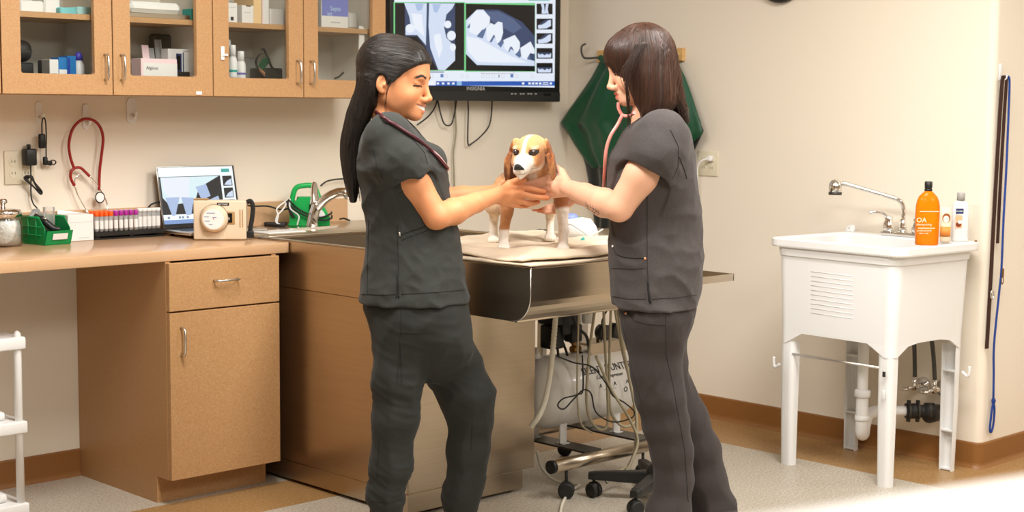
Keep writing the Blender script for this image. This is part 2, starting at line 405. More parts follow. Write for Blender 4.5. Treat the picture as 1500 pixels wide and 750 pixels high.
t.part('nose_seam', MB().tube([(TX0-.001, y, z) for y, z in [(TY0, TZ-.006)]+nose], .0022, 6), NICKEL)
t.part('bottom_lip', MB().tube([(TX0+.004, TY0+.07, .745), (TX1-.004, TY0+.07, .745)], .007, 8), STEEL)
t.part('faucet_deck', MB().box((TX0, -.46, TZ-.012), (TX1, -.0205, TZ), .003, 2), STEEL)
t.part('deck_skirt', MB().box((TX0+.002, -.438, .743), (TX1-.002, -.0205, TZ-.013)), STEEL)
t.part('cover_grate', MB().box((TX0+.0225, TY0+.0225, TZ-.016), (TX1-.0225, -1.12, TZ-.003), .002), STEEL)
# ---- faucet on the deck
fx, fy = .90, -.275
t = Thing('deck_faucet', 'chrome single-lever faucet on the steel table deck', 'faucet', (fx, fy, TZ))
pl = [(fx+s*.105+.028*math.cos(a), fy+.028*math.sin(a)) for s, a0 in ((1, -math.pi/2), (-1, math.pi/2)) for a in np.linspace(a0, a0+math.pi, 9)]
t.part('base_plate', MB().prism(pl, 2, TZ+.0005, TZ+.009), CHROME)
t.part('body', MB().tube(spline([(fx, fy, TZ+.009), (fx+.004, fy-.004, TZ+.05), (fx+.012, fy-.02, TZ+.105)], 5), [.026, .0235, .0225, .0215, .021, .021, .021, .0205, .020, .019, .018], 18), CHROME)
t.part('spout', MB().tube(spline([(fx+.012, fy-.018, TZ+.085), (fx+.03, fy-.055, TZ+.125), (fx+.055, fy-.10, TZ+.150), (fx+.075, fy-.135, TZ+.150)], 6), [.019]*10+[.018]*5+[.019]*4, 16), CHROME)
t.part('aerator', MB().lathe([(.014, -.012), (.0185, -.008), (.0185, .018), (.014, .024)], 16, c=(fx+.078, fy-.140, TZ+.136)), CHROME)
t.part('lever', MB().tube(spline([(fx+.008, fy-.012, TZ+.10), (fx+.016, fy+.004, TZ+.145), (fx+.028, fy+.02, TZ+.185)], 5), [.021, .0205, .0195, .0185, .0175, .0165, .0155, .0145, .0135, .012, .009], 12, flatx=.75), CHROME)

# ---- towel: two folded layers, wavy surface
TOWEL = mat('beige_towel', s2l((226, 208, 182)), .9, sheen=.3, var=[(7., .4, s2l((214, 190, 158))), (300., .3, s2l((236, 222, 200)))], bump=(900., .5, .0015))
def towel_layer(x0, x1, y0, y1, zb, seed, amp, nx=70, ny=80, th=.006, over=0.):
    def H(x, y):
        q = Vector((x*3.2+seed, y*3.2, seed*.7)); d = mnoise.noise(q)*1.0+.5*mnoise.noise(q*2.3)+.45*abs(mnoise.noise(q*3.1+Vector((3, 1, 0))))
        q2 = Vector((x*2.0+y*3.2+seed*2.3, (x-y)*1.1, 1.7))
        m_ = min(1-math.exp(-((x-a)**2+(y-b)**2)/.0045) for a, b in ((.725, -1.585), (.84, -1.745), (.89, -1.36), (1.105, -1.43), (1.285, -1.40)))
        amp_ = amp*(.75+1.5*m_*m_); return zb+amp_*.75*max(0, .45+.8*d)+amp_*1.1*max(0, mnoise.noise(q2*1.6))**.8+amp_*.4*abs(mnoise.noise(q2*4.2))
    top = []; 
    for i in range(nx+1):
        for j in range(ny+1):
            s, r = i/nx, j/ny
            x = x0+(x1-x0)*s+.010*math.sin(r*9+seed)*(1 if s in (0., 1.) else 1); y = y0+(y1-y0)*r+.012*math.sin(s*8+seed*2)
            z = H(x, y); e = min(s, 1-s, r, 1-r)
            if e < .03: z -= (z-zb-th*.6)*(1-e/.03)*.7
            top.append((x, y, z+th))
    mb = MB(); N = ny+1; fs = [(i*N+j, (i+1)*N+j, (i+1)*N+j+1, i*N+j+1) for i in range(nx) for j in range(ny)]
    bot = [(p[0], p[1], max(zb, p[2]-th-.001)) for p in top]
    mb.raw(top, fs, True); mb.raw(bot, [f[::-1] for f in fs], True)
    b = [i*N for i in range(nx+1)]+[nx*N+j for j in range(1, ny+1)]+[i*N+ny for i in range(nx-1, -1, -1)]+[j for j in range(ny-1, 0, -1)]
    off = len(top); mb2 = top+bot
    mb.raw(mb2, [(b[k], b[(k+1) % len(b)], off+b[(k+1) % len(b)], off+b[k]) for k in range(len(b))], True)
    return mb, H
t = Thing('towel', 'beige folded towel under the dog on the steel table', 'towel', (.9, -1.5, TZ))
m1, _ = towel_layer(.512, 1.345, -1.925, -1.14, TZ+.0008, 1.3, .003, 60, 60, .005)
m2, TH = towel_layer(.535, 1.335, -1.885, -1.16, TZ+.0085, 4.1, .013, 110, 110, .005)
t.part('lower_fold', m1, TOWEL); t.part('upper_fold', m2, TOWEL)

# ================================================================== dental cart with compressor, right of the table
TANKW = mat('white_enamel_tank', (.80, .79, .76), .3, coat=.3, var=(5., .15, (.74, .73, .69)))
HOSE = mat('grey_hose', s2l((176, 166, 140)), .5, var=(30., .2, s2l((160, 150, 126))))
HOSEW = mat('corrugated_hose', s2l((224, 218, 200)), .5, var=(30., .2, s2l((205, 198, 178))))
DARK = mat('dark_painted_steel', (.05, .045, .04), .4, .4, var=(20., .3, (.08, .07, .06)))
tx0, tx1, ty, tz, tr = 1.152, 1.70, -1.27, .345, .138
t = Thing('compressor_cart', 'white compressor tank on a steel wheeled cart beside the table', 'cart', (1.4, -1.3, 0))
RX = Matrix.Rotation(math.pi/2, 4, 'Y')
prof = [(.001, 0), (.05, .004), (.095, .018), (.125, .045), (tr, .085), (tr, tx1-tx0-.085), (.125, tx1-tx0-.045), (.095, tx1-tx0-.018), (.05, tx1-tx0-.004), (.001, tx1-tx0)]
tank = t.part('tank', MB().lathe(prof, 36, M=Matrix.Translation((tx0, ty, tz)) @ RX), TANKW)
INK = mat('black_ink', (.02, .02, .02), .6, var=(50., .1, (.03, .03, .03)))
def on_tank(txt, size, x, ang, sx=1., sl=0.):
    # lettering lying on the tank skin, facing the room at angle ang above horizontal
    y = ty-(tr+.0008)*math.cos(ang); z = tz+(tr+.0008)*math.sin(ang)
    Mx = frame((x-t.loc[0], y-t.loc[1], z-t.loc[2]), (1, 0, sl), (0, math.sin(ang), math.cos(ang)))
    return text_mesh(txt, size, INK, 'lettering', tank, Mx, .0006, sx)
on_tank('SILENT HUNTER', .042, 1.47, .62, .92)
on_tank('Cool Compressor', .020, 1.47, .40)
for dx in (-.05, .03, .10): on_tank('A', .022, 1.46+dx, .16)
on_tank('_______', .02, 1.46, .10); on_tank('O', .03, 1.55, -.06)
t.part('front_tube', MB().cyl((1.06, -1.50, .128), (1.565, -1.50, .128), .024, 20), STEEL)
t.part('tube_cap', MB().cyl((1.045, -1.50, .128), (1.061, -1.50, .128), .0245, 20), BLACK)
t.part('rear_tube', MB().cyl((1.18, -1.02, .128), (1.665, -1.02, .128), .024, 20), STEEL)
for x in (1.27, 1.57):
    t.part('cross_plate', MB().box((x-.045, -1.50, .150), (x+.045, -1.0, .157)), DARK)
    for y in (-1.345, -1.195):
        t.part('tank_bracket', MB().box((x-.018, y-.003, .157), (x+.018, y+.003, .245)).box((x-.018, y-.02, .157), (x+.018, y+.02, .160)), WHITEP)
def caster(T, x, y, zt, r=.026, rot=0., parent=None):
    c = T.part('caster', MB().lathe([(.006, r*1.6), (.006, zt)], 10, c=(x, y, 0)), BLACK, parent)
    ca, sa = math.cos(rot), math.sin(rot)
    for s in (-1, 1):
        a = (x+ca*.003*s, y+sa*.003*s, r); b = (x+ca*.021*s, y+sa*.021*s, r)
        T.part('wheel', MB().tube([a, np.array(a)+(np.array(b)-a)*.2, np.array(a)+(np.array(b)-a)*.8, b], [r*.86, r, r, r*.8], 18), RUBBER, c)
    T.part('hood', MB().tube([(x-ca*.012, y-sa*.012, r*1.45), (x+ca*.012, y+sa*.012, r*1.45)], r*.72, 14), BLACK, c)
for x, y in ((1.13, -1.50), (1.552, -1.50), (1.24, -1.02), (1.62, -1.02)): caster(t, x, y, .106, .03, .7)
t.part('column', MB().box((1.205, -1.115, .157), (1.255, -1.065, .735), .004), NICKEL)
t.part('column', MB().box((1.40, -1.10, .157), (1.43, -1.07, .779), .004), NICKEL)
t.part('column', MB().box((1.60, -1.115, .157), (1.65, -1.065, .779), .004), NICKEL)
t.part('slant_strut', MB().cyl((1.17, -1.17, .40), (1.262, -1.17, .73), .012, 12), NICKEL)
# regulator block and pump parts above the tank
t.part('valve_plate', MB().box((1.44, -1.32, .505), (1.66, -1.22, .515)).box((1.44, -1.326, .47), (1.66, -1.32, .515)), STEEL)
for x in (1.505, 1.575):
    g = t.part('gauge', MB().cyl((x, -1.345, .555), (x, -1.31, .555), .030, 20), BLACK)
    t.part('dial', MB().cyl((x, -1.3465, .555), (x, -1.3452, .555), .024, 20), DARK, g)
    t.part('gauge_stem', MB().cyl((x, -1.30, .515), (x, -1.30, .56), .008, 10), CHROME)
pm = MB().box((1.25, -1.32, .60), (1.335, -1.22, .732), .01, 2).box((1.29, -1.325, .56), (1.38, -1.23, .66), .012, 2).box((1.245, -1.31, .51), (1.31, -1.24, .60), .008, 2).box((1.33, -1.335, .53), (1.385, -1.28, .60), .01, 2)
t.part('pump_body', pm, BLACK)
t.part('label_plate', MB().box((1.296, -1.3265, .672), (1.345, -1.3245, .710)), DARK)
t.part('white_filter', MB().lathe([(.018, 0), (.022, .01), (.022, .05), (.015, .06)], 16, c=(1.412, -1.33, .60)), WHITEP)
t.part('copper_fitting', MB().cyl((1.36, -1.30, .50), (1.40, -1.30, .50), .014, 12).cyl((1.372, -1.30, .505), (1.372, -1.30, .54), .009, 10), mat('brass', s2l((150, 110, 60)), .35, .9, var=(20., .2, s2l((120, 90, 50)))))
t.part('tank_valve', MB().lathe([(.014, 0), (.014, .02), (.008, .024), (.008, .04)], 12, c=(1.20, ty, tz+tr-.003)), WHITEP)
for a, b, c in (((1.30, -1.28, .52), (1.30, -1.29, .46), (1.31, -1.27, .47)), ((1.33, -1.28, .53), (1.335, -1.30, .48), (1.345, -1.27, .47)), ((1.35, -1.26, .56), (1.40, -1.30, .49), (1.45, -1.28, .47))):
    t.part('air_line', MB().tube(spline([a, b, c], 6), .005, 8), RUBBER)
# tray on top
tray = MB().box((1.375, -1.785, .780), (1.72, -1.02, .784)).box((1.375, -1.787, .780), (1.72, -1.783, .806)).box((1.716, -1.787, .780), (1.72, -1.02, .806)).box((1.375, -1.787, .780), (1.379, -1.02, .806)).box((1.375, -1.024, .780), (1.72, -1.02, .806))
t.part('top_tray', tray, STEEL)

# ---- hoses: each one lifts away by itself
def hose(name, pts, r, m, lab, cat='hose', group=None, n=10):
    p = spline(pts, n); return single(name, MB().tube([np.array(q)-pts[0] for q in p], r, 8), m, lab, cat, group, None) if False else _hose(name, p, r, m, lab, cat, group)
def _hose(name, p, r, m, lab, cat, group):
    o = MB().tube(p, r, 8).build(name, m, None, p[0]); o.location = tuple(map(float, p[0])); return tag(o, lab, cat, group)
def HP(px, py, Y): return onp(px, py, 1, Y)            # a point of the hose curtain plane Y
YH = -1.47
hose('handpiece_hose', [HP(848, 452, YH), HP(846, 520, YH), HP(846, 590, YH), HP(852, 622, YH), HP(868, 634, YH)], .0035, HOSE, 'thin grey hose, leftmost of those looping over the tank', group='handpiece hoses over the tank')
hose('handpiece_hose', [HP(872, 450, YH), HP(864, 510, YH), HP(859, 580, YH), HP(864, 612, YH), HP(878, 629, YH), HP(890, 620, YH), HP(889, 560, YH), HP(886, 500, YH), HP(884, 450, YH)], .0052, HOSE, 'grey hose making the deep loop in the middle of the tank', group='handpiece hoses over the tank')
hose('handpiece_hose', [HP(895, 449, YH+.01), HP(893, 520, YH+.01), HP(893, 590, YH+.01), HP(902, 616, YH+.01), HP(918, 625, YH+.01), HP(932, 612, YH+.01), HP(928, 575, YH+.01), HP(913, 520, YH+.01), HP(900, 449, YH+.01)], .0052, HOSE, 'grey hose looping past the right end of the tank lettering', group='handpiece hoses over the tank')
hose('handpiece_hose', [HP(905, 449, YH-.085), HP(912, 505, YH-.085), HP(923, 560, YH-.085), HP(932, 610, YH-.085), HP(931, 650, YH-.085), HP(922, 680, YH-.085), HP(900, 694, YH-.085), HP(888, 707, YH-.085)], .006, HOSE, 'grey hose hanging down to the floor beside the black stand', group='handpiece hoses over the tank')
hose('handpiece_hose', [HP(873, 522, YH-.10), HP(895, 570, YH-.10), HP(920, 610, YH-.10), HP(934, 645, YH-.10), HP(925, 676, YH-.10), HP(917, 690, YH-.10)], .0055, HOSE, 'olive grey hose crossing the others diagonally over the tank', group='handpiece hoses over the tank')
def corrug(p, r):
    out = []; R = []
    for i, q in enumerate(p): out.append(q); R.append(r*(1.0 if i % 2 else .82))
    return MB().tube(out, R, 12)
p = spline([HP(814, 462, -1.5), HP(808, 530, -1.5), HP(800, 580, -1.5), HP(790, 608, -1.5), HP(778, 625, -1.47)], 28)
o = corrug(p, .011).build('corrugated_hose', HOSEW, None, p[0]); o.location = tuple(map(float, p[0])); tag(o, 'white corrugated suction hose hanging left of the tank', 'hose')
hose('power_cable', [HP(853, 520, YH-.10), HP(854, 570, YH-.10), HP(846, 578, YH-.10), HP(825, 584, YH-.10), HP(817, 594, YH-.10), HP(826, 599, YH-.10), HP(841, 584, YH-.10), HP(855, 571, YH-.10), HP(866, 577, YH-.10), HP(872, 602, YH-.10), HP(888, 615, YH-.10), HP(905, 618, YH-.10), HP(925, 612, YH-.10), HP(929, 603, YH-.10), HP(915, 590, YH-.10), HP(898, 580, YH-.10), HP(890, 565, YH-.10), HP(868, 538, YH-.10), HP(840, 531, YH-.10), HP(815, 521, YH-.10)], .0028, RUBBER, 'thin black cable looping loosely in front of the tank', 'cable')
hose('power_cable', [HP(838, 462, -1.36), HP(846, 480, -1.36), HP(852, 485, -1.36), HP(860, 495, -1.36), HP(864, 520, -1.36)], .006, RUBBER, 'thick black cable dropping from under the table to the valves', 'cable')
hose('power_cable', [HP(891, 452, -1.38), HP(882, 470, -1.38), HP(883, 490, -1.38), HP(880, 500, -1.38)], .003, RUBBER, 'short black cable curling above the right gauge', 'cable')
hose('clear_floor_tube', [onp(786, 660, 2, .13), onp(794, 685, 2, .06), onp(812, 703, 2, .02), onp(842, 709, 2, .008), onp(848, 711, 2, .008), onp(835, 720, 2, .006), onp(824, 737, 2, .006), onp(820, 755, 2, .006)], .0055, HOSEW, 'pale tube curving over the floor past the castors', 'hose')

# ---- black five-spoke rolling stand
hx, hy = 1.365, -1.745
t = Thing('rolling_stand', 'black five-spoke rolling stand behind the trousers of the right person', 'stand', (hx, hy, 0))
t.part('hub', MB().lathe([(.045, .06), (.05, .075), (.05, .115), (.03, .135), (.022, .16)], 20, c=(hx, hy, 0)), BLACK)
t.part('pole', MB().cyl((hx, hy, .13), (hx, hy, .74), .016, 16), CHROME)
for k, a in enumerate((128, 200, 272, 344, 56)):
    a = math.radians(a); ca, sa = math.cos(a), math.sin(a)
    sp = MB()
    R0 = [[(hx+ca*d-sa*s*wd, hy+sa*d+ca*s*wd, z) for s, z in ((-1, zl), (1, zl), (1, zt), (.6, zt+.004), (-.6, zt+.004), (-1, zt))] for d, wd, zl, zt in ((.03, .026, .062, .105), (.13, .022, .064, .098), (.235, .019, .068, .092), (.26, .014, .068, .088))]
    sp.loft(R0, smooth=False); arm = t.part('spoke', sp, BLACK)
    caster(t, hx+ca*.24, hy+sa*.24, .07, .027, a+.9, arm)
# ================================================================== utility sink on the right wall
SINK = mat('sink_polypropylene', (.80, .80, .79), .32, var=(4., .12, (.76, .76, .75)))
SL = (2.372, -1.968, 0)
sk = thing('utility_sink', 'white plastic utility sink standing on four legs by the right wall', 'sink', SL, math.radians(-3.4))
def rrect(a, b, r, z, n=6, c=(0, 0)):
    out = []
    for sx, sy, s0 in ((1, 1, 0), (-1, 1, 1), (-1, -1, 2), (1, -1, 3)):
        for k in range(n+1):
            g = (s0+k/n)*math.pi/2; out.append((c[0]+sx*(a-r)+r*math.cos(g), c[1]+sy*(b-r)+r*math.sin(g), z))
    return out
mb = MB()
RZ = .911
mb.loft([rrect(.2388, .2688, .035, .545), rrect(.248, .283, .045, .84), rrect(.255, .292, .06, .845), rrect(.258, .295, .06, .876),
         rrect(.268, .317, .055, .878), rrect(.270, .319, .055, .884), rrect(.270, .319, .055, RZ-.004), rrect(.265, .314, .052, RZ),
         rrect(.205, .285, .05, RZ, c=(-.03, 0)), rrect(.198, .278, .05, RZ-.006, c=(-.03, 0)), rrect(.190, .262, .06, .60, c=(-.03, 0)), rrect(.16, .23, .06, .575, c=(-.03, 0))], smooth=False)
mb.build('basin', SINK, sk)
# skirt with arched openings between the legs
sk_m = MB()
o_ = rrect(.2385, .2685, .035, 0., 8); i_ = rrect(.2305, .2605, .030, 0., 8)
def dense(r, m=6): return [np.array(r[k])+(np.array(r[(k+1) % len(r)])-np.array(r[k]))*t/m for k in range(len(r)) for t in range(m)]
o_, i_ = dense(o_), dense(i_)
def low(p):
    e = min(1, max(0, (min(max(.2385-abs(p[0]), .2685-abs(p[1])), 9)-.070)/.045)); return .495+.045*e*e*(3-2*e)
rings = [[(a[0], a[1], low(a)), (b[0], b[1], low(a)), (b[0], b[1], .5465), (a[0], a[1], .5465)] for a, b in zip(o_, i_)]
sk_m.loft(rings, smooth=False, closed=True)
sk_m.build('skirt', SINK, sk)
ribs = MB()
for k in range(10):
    z = .79-.018*k; ribs.tube([(-.2482+(.84-z)*.0312, .11, z), (-.2482+(.84-z)*.0312, -.09, z)], .0013, 6)
ribs.build('washboard_ribs', SINK, sk)
mb = MB()                                              # raised screw boss on the back ledge
mb.loft([rrect(.012, .022, .008, RZ-.002, c=(.225, .285)), rrect(.012, .018, .008, RZ+.022, c=(.232, .285)), rrect(.006, .012, .005, RZ+.03, c=(.236, .285))]).build('corner_boss', SINK, sk)
MB().ball((.221, .285, RZ+.015), .004, 8, 6).build('screw', BLACK, sk)
MB().lathe([(.005, 0), (.005, .004), (.002, .006)], 10, c=(.25, -.295, RZ)).build('screw', mat('brass', s2l((150, 110, 60)), .35, .9), sk)
for sx in (-1, 1):
    for sy in (-1, 1):
        # tapered channel: rounded outside, open towards the inside
        mb = MB(); rings = []
        for z, hw, dp, cx, cy in ((0, .028, .036, .212, .232), (.25, .032, .041, .213, .232), (.505, .034, .044, .2115, .231)):
            o_ = []; i_ = []
            for k in range(13):
                g = math.pi*(k/12-.5); x = dp*max(0, math.cos(g))**.55; y = hw*math.copysign(abs(math.sin(g))**.6, math.sin(g))
                o_.append((sx*(cx-.02+x), sy*cy+y, z)); i_.append((sx*(cx-.02+max(x-.005, -.0)), sy*cy+y*.86, z))
            rings.append(o_+i_[::-1])
        mb.loft(rings, smooth=False)
        lg = mb.build('leg', SINK, sk)
        for z in (.006, .16, .40):
            rb = MB()
            hw = .028+.010*z/.52; cx = .212; cy = .232
            rb.box((sx*(cx-.018), sy*cy-hw*.84, z-.003), (sx*(cx+.010), sy*cy+hw*.84, z+.003))
            rb.build('rib', SINK, lg)
        if sx < 0 and sy < 0:
            MB().box((-.2505, -.250, .425), (-.2475, -.238, .445)).build('slot', DARK, lg)
            MB().box((-.2485, -.249, .34), (-.2455, -.237, .375), .004, 2).build('knock_out', SINK, lg)
for sx, sy, dy in ((-1, 1, .035), (1, -1, -.035)):
    x, y = (sx*.215, sy*.243+dy)
    MB().tube(spline([(x, y, .40), (x, y+dy*.7, .385), (x, y+dy*.9, .40), (x, y+dy*.9, .425)], 5), .006, 8).build('bracket_hook', SINK, sk)
MB().cyl((-.226, .21, .452), (-.226, -.215, .452), .005, 10).build('brace_rod', NICKEL, sk)

# ---- faucet of the sink (world coordinates)
fx, fy = 2.585, -1.965
t = Thing('sink_faucet', 'chrome two-handle faucet with long swing spout on the utility sink', 'faucet', (fx, fy, RZ))
t.part('base', MB().box((fx-.025, fy-.09, RZ+.0006), (fx+.025, fy+.09, RZ+.018), .005, 2), CHROME)
for s in (-1, 1):
    k = t.part('handle_post', MB().lathe([(.022, 0), (.024, .01), (.022, .03), (.016, .045), (.018, .055), (.010, .064)], 18, c=(fx, fy+s*.066, RZ+.018)), CHROME)
    t.part('lever', MB().tube(spline([(fx, fy+s*.066, RZ+.07), (fx-.03, fy+s*.078, RZ+.092), (fx-.055, fy+s*.098, RZ+.096), (fx-.07, fy+s*.115, RZ+.092)], 5), [.010, .010, .009, .009, .008, .008, .008, .007, .007, .0065, .0065, .006, .006, .006, .006, .006], 10), CHROME, k)
t.part('riser', MB().lathe([(.018, 0), (.017, .02), (.013, .035), (.0125, .055)], 18, c=(fx, fy, RZ+.018)), CHROME)
p0 = np.array((fx, fy, RZ+.06))
sp = [p0, p0+(0, 0, .055), p0+(-.012, .012, .085), p0+(-.035, .045, .10), p0+(-.105, .15, .135), p0+(-.14, .20, .152)]
t.part('spout', MB().tube(spline(sp, 6), .0098, 12), CHROME)
e = p0+(-.155, .222, .140)
t.part('spray_head', MB().tube([e+(0, 0, -.035), e+(0, 0, -.03), e+(0, 0, 0), e+(0, 0, .018), e+(0, 0, .026)], [.018, .026, .027, .021, .008], 20), CHROME)
t.part('spray_ring', MB().tube([e+(0, 0, -.037), e+(0, 0, -.026)], [.0265, .0272], 20), DARK)
# ---- bottles on the rim
AMBER = mat('amber_plastic', s2l((246, 148, 20)), .12, trans=.45, ior=1.2, var=(6., .3, s2l((235, 120, 10))))
def bottle_base(px, py): p = onp(px, py, 2, RZ); return p
b = np.array((2.318, -2.232, RZ+.0005))
t = Thing('shampoo_bottle', 'amber plastic bottle with black cap, largest on the sink rim', 'bottle', b)
fxv = np.array((math.cos(YAW), math.sin(YAW), 0)); fyv = np.array((-math.sin(YAW), math.cos(YAW), 0))
def oval_loft(T, name, rows, m, base, n=28, parent=None, ex=2.6):
    """rows: (z, half width, half depth), turned to face the room"""
    rings = []
    for z, a, d in rows:
        r = []
        for k in range(n):
            g = 2*math.pi*k/n; c, s = math.cos(g), math.sin(g)
            x = a*math.copysign(abs(c)**(2/ex), c); y = d*math.copysign(abs(s)**(2/ex), s)
            r.append(base+fxv*x+fyv*y+np.array((0, 0, z)))
        rings.append(r)
    return T.part(name, MB().loft(rings), m, parent)
body = oval_loft(t, 'bottle_body', [(0, .041, .026), (.004, .043, .028), (.06, .044, .029), (.10, .045, .029), (.145, .0445, .028), (.165, .041, .026), (.183, .034, .022), (.195, .022, .017), (.203, .0135, .0135)], AMBER, b)
oval_loft(t, 'collar', [(.203, .013, .013), (.208, .0155, .0155), (.213, .013, .013)], BLACK, b, ex=2.)
oval_loft(t, 'cap', [(.213, .0125, .0125), (.217, .0145, .0145), (.238, .0145, .0145), (.240, .012, .012)], BLACK, b, ex=2.)
WINK = mat('white_print', s2l((248, 226, 190)), .5, var=(30., .1, s2l((240, 214, 170))))
def face_text(T, txt, size, base, z, d, m, parent, dx=0., sx=1.):
    o_ = base+fxv*dx-fyv*d+np.array((0, 0, z))-np.array(T.loc)
    return text_mesh(txt, size, m, 'lettering', parent, frame(o_, fxv, (0, 0, 1)), .0004, sx)
def face_rect(T, name, base, z0, z1, x0, x1, d, m, parent):
    q = [base+fxv*x-fyv*d+np.array((0, 0, z)) for x, z in ((x0, z0), (x1, z0), (x1, z1), (x0, z1))]
    q2 = [p-fyv*.0006 for p in q]
    return T.part(name, MB().loft([q, q2], smooth=False), m, parent)
face_rect(t, 'print_line', b, .127, .1295, -.038, .034, .0292, WINK, body); face_rect(t, 'print_line', b, .064, .0665, -.042, .022, .0292, WINK, body)
face_text(t, 'OA', .026, b, .095, .0296, WINK, body, -.030); face_text(t, 'shampooing', .012, b, .079, .0296, WINK, body, -.02); face_text(t, 'professional', .011, b, .056, .0296, WINK, body, -.018); face_text(t, 'clean coat', .009, b, .046, .0296, WINK, body, -.02)
b = np.array((2.485, -2.212, RZ+.0005))
t = Thing('cream_tube', 'peach squeeze tube printed with a red-haired girl, between two bottles', 'tube', b)
PEACH = mat('peach_plastic', s2l((250, 226, 196)), .4, var=(9., .3, s2l((246, 214, 180))))
ORANGE = mat('orange_print', s2l((240, 150, 66)), .5, var=(20., .2, s2l((226, 128, 48))))
body = oval_loft(t, 'tube_body', [(0, .017, .014), (.004, .019, .016), (.06, .0195, .015), (.11, .0195, .009), (.135, .0195, .003)], PEACH, b)
oval_loft(t, 'lower_band', [(.022, .0200, .0172), (.060, .0203, .0162)], ORANGE, b, parent=body)
def disc(T, name, base, x, z, rx, rz, d, m, parent, n=20):
    q = [base+fxv*(x+rx*math.cos(2*math.pi*k/n))-fyv*d+np.array((0, 0, z+rz*math.sin(2*math.pi*k/n))) for k in range(n)]
    return T.part(name, MB().loft([q, [p-fyv*.0006 for p in q]], smooth=False), m, parent)
disc(t, 'printed_hair', b, -.001, .094, .0155, .018, .0135, mat('auburn_print', s2l((150, 78, 34)), .6, var=(20., .1, s2l((130, 66, 28)))), body)
disc(t, 'printed_face', b, -.002, .0895, .0115, .0135, .0145, mat('pale_print', s2l((252, 238, 222)), .6, var=(20., .1, s2l((248, 230, 210)))), body)
for dx in (-.006, .003): disc(t, 'printed_eye', b, dx, .090, .0012, .0016, .0155, INK, body, 8)
b = np.array((2.572, -2.225, RZ+.0005))
t = Thing('lotion_bottle', 'white lotion bottle with grey cap nearest the wall corner', 'bottle', b)
body = oval_loft(t, 'bottle_body', [(0, .030, .018), (.004, .0325, .020), (.10, .0325, .020), (.135, .031, .019), (.15, .025, .016), (.158, .015, .012)], WHITEP, b)
oval_loft(t, 'cap', [(.158, .0155, .0155), (.187, .0155, .0155), (.189, .014, .014)], mat('grey_plastic', s2l((170, 168, 164)), .4, var=(20., .1, s2l((160, 158, 154)))), b, ex=2.)
NAVY = mat('navy_print', s2l((36, 54, 104)), .5, var=(20., .1, s2l((30, 46, 90))))
face_rect(t, 'badge', b, .108, .128, -.024, .006, .0204, NAVY, body); face_text(t, 'Vaseline', .0085, b, .118, .0214, PAPER, body, -.009)
face_rect(t, 'picture_panel', b, .052, .102, -.024, .002, .0204, mat('peach_print', s2l((240, 190, 150)), .5, var=(40., .4, s2l((222, 150, 100)))), body)
disc(t, 'printed_pod', b, -.012, .066, .011, .010, .0214, mat('brown_print', s2l((120, 50, 26)), .5, var=(40., .2, s2l((150, 80, 40)))), body)
disc(t, 'printed_cream', b, -.007, .076, .009, .007, .0216, PAPER, body)

# ---- plumbing under the sink
t = Thing('sink_plumbing', 'white trap, black coupling and braided supply hoses below the sink', 'plumbing', (2.55, -2.0, .2))
BRAID = mat('braided_hose', (.045, .045, .04), .45, .3, var=((300., 300., 300.), .6, (.16, .15, .14)))
for y0, y1, y2 in ((-2.015, -2.02, -2.03), (-2.09, -2.105, -2.12)):
    t.part('supply_hose', MB().tube(spline([(2.60, y0, .57), (2.612, y1, .45), (2.606, y2, .345)], 8), .0085, 10), BRAID)
    v = t.part('shutoff_valve', MB().cyl((2.605, y2, .29), (2.605, y2, .345), .010, 12).cyl((2.60, y2, .303), (2.668, y2, .303), .011, 12), CHROME)
    t.part('escutcheon', MB().cyl((2.660, y2, .303), (2.6715, y2, .303), .030, 20, .034), CHROME, v)
    t.part('valve_handle', MB().tube([(2.60, y2, .303), (2.575, y2+.012, .300)], .007, 10).ball((2.562, y2+.018, .298), (.016, .018, .009), 12, 8), CHROME, v)
t.part('tail_pipe', MB().cyl((2.345, -1.955, .18), (2.345, -1.955, .58), .021, 18), WHITEP)
t.part('trap', MB().tube(spline([(2.345, -1.955, .30), (2.345, -1.955, .19), (2.362, -1.945, .135), (2.40, -1.93, .125), (2.425, -1.92, .16), (2.44, -1.93, .20), (2.47, -1.97, .215)], 7), .024, 14), WHITEP)
t.part('slip_nut', MB().lathe([(.030, 0), (.032, .006), (.032, .022), (.028, .028)], 16, c=(2.345, -1.955, .285)), WHITEP)
t.part('slip_nut', MB().lathe([(.027, 0), (.029, .006), (.029, .016), (.026, .02)], 16, c=(2.345, -1.955, .19)), WHITEP)
t.part('waste_arm', MB().cyl((2.46, -1.96, .215), (2.60, -2.10, .215), .020, 16), WHITEP)
u = np.array((.70, -.70, 0))
c0 = np.array((2.535, -2.035, .215))
cp = t.part('coupling', MB().tube([c0, c0+u*.055, c0+u*.058, c0+u*.075, c0+u*.078, c0+u*.115], [.031, .031, .026, .026, .034, .034], 20), RUBBER)
for s in (.008, .045, .09): t.part('hose_clamp', MB().tube([c0+u*s, c0+u*(s+.010)], .0345, 20), DARK, cp)
for s in (.012, .049): t.part('clamp_screw', MB().box(c0+u*s-(.006, .006, -.030), c0+u*s+(.006, .006, .044)).box(c0+u*s-(.006, .006, .044), c0+u*s+(.006, .006, -.030)), DARK, cp)
t.part('wall_stub', MB().cyl((2.60, -2.10, .20), (2.671, -2.10, .20), .034, 18), DARK)

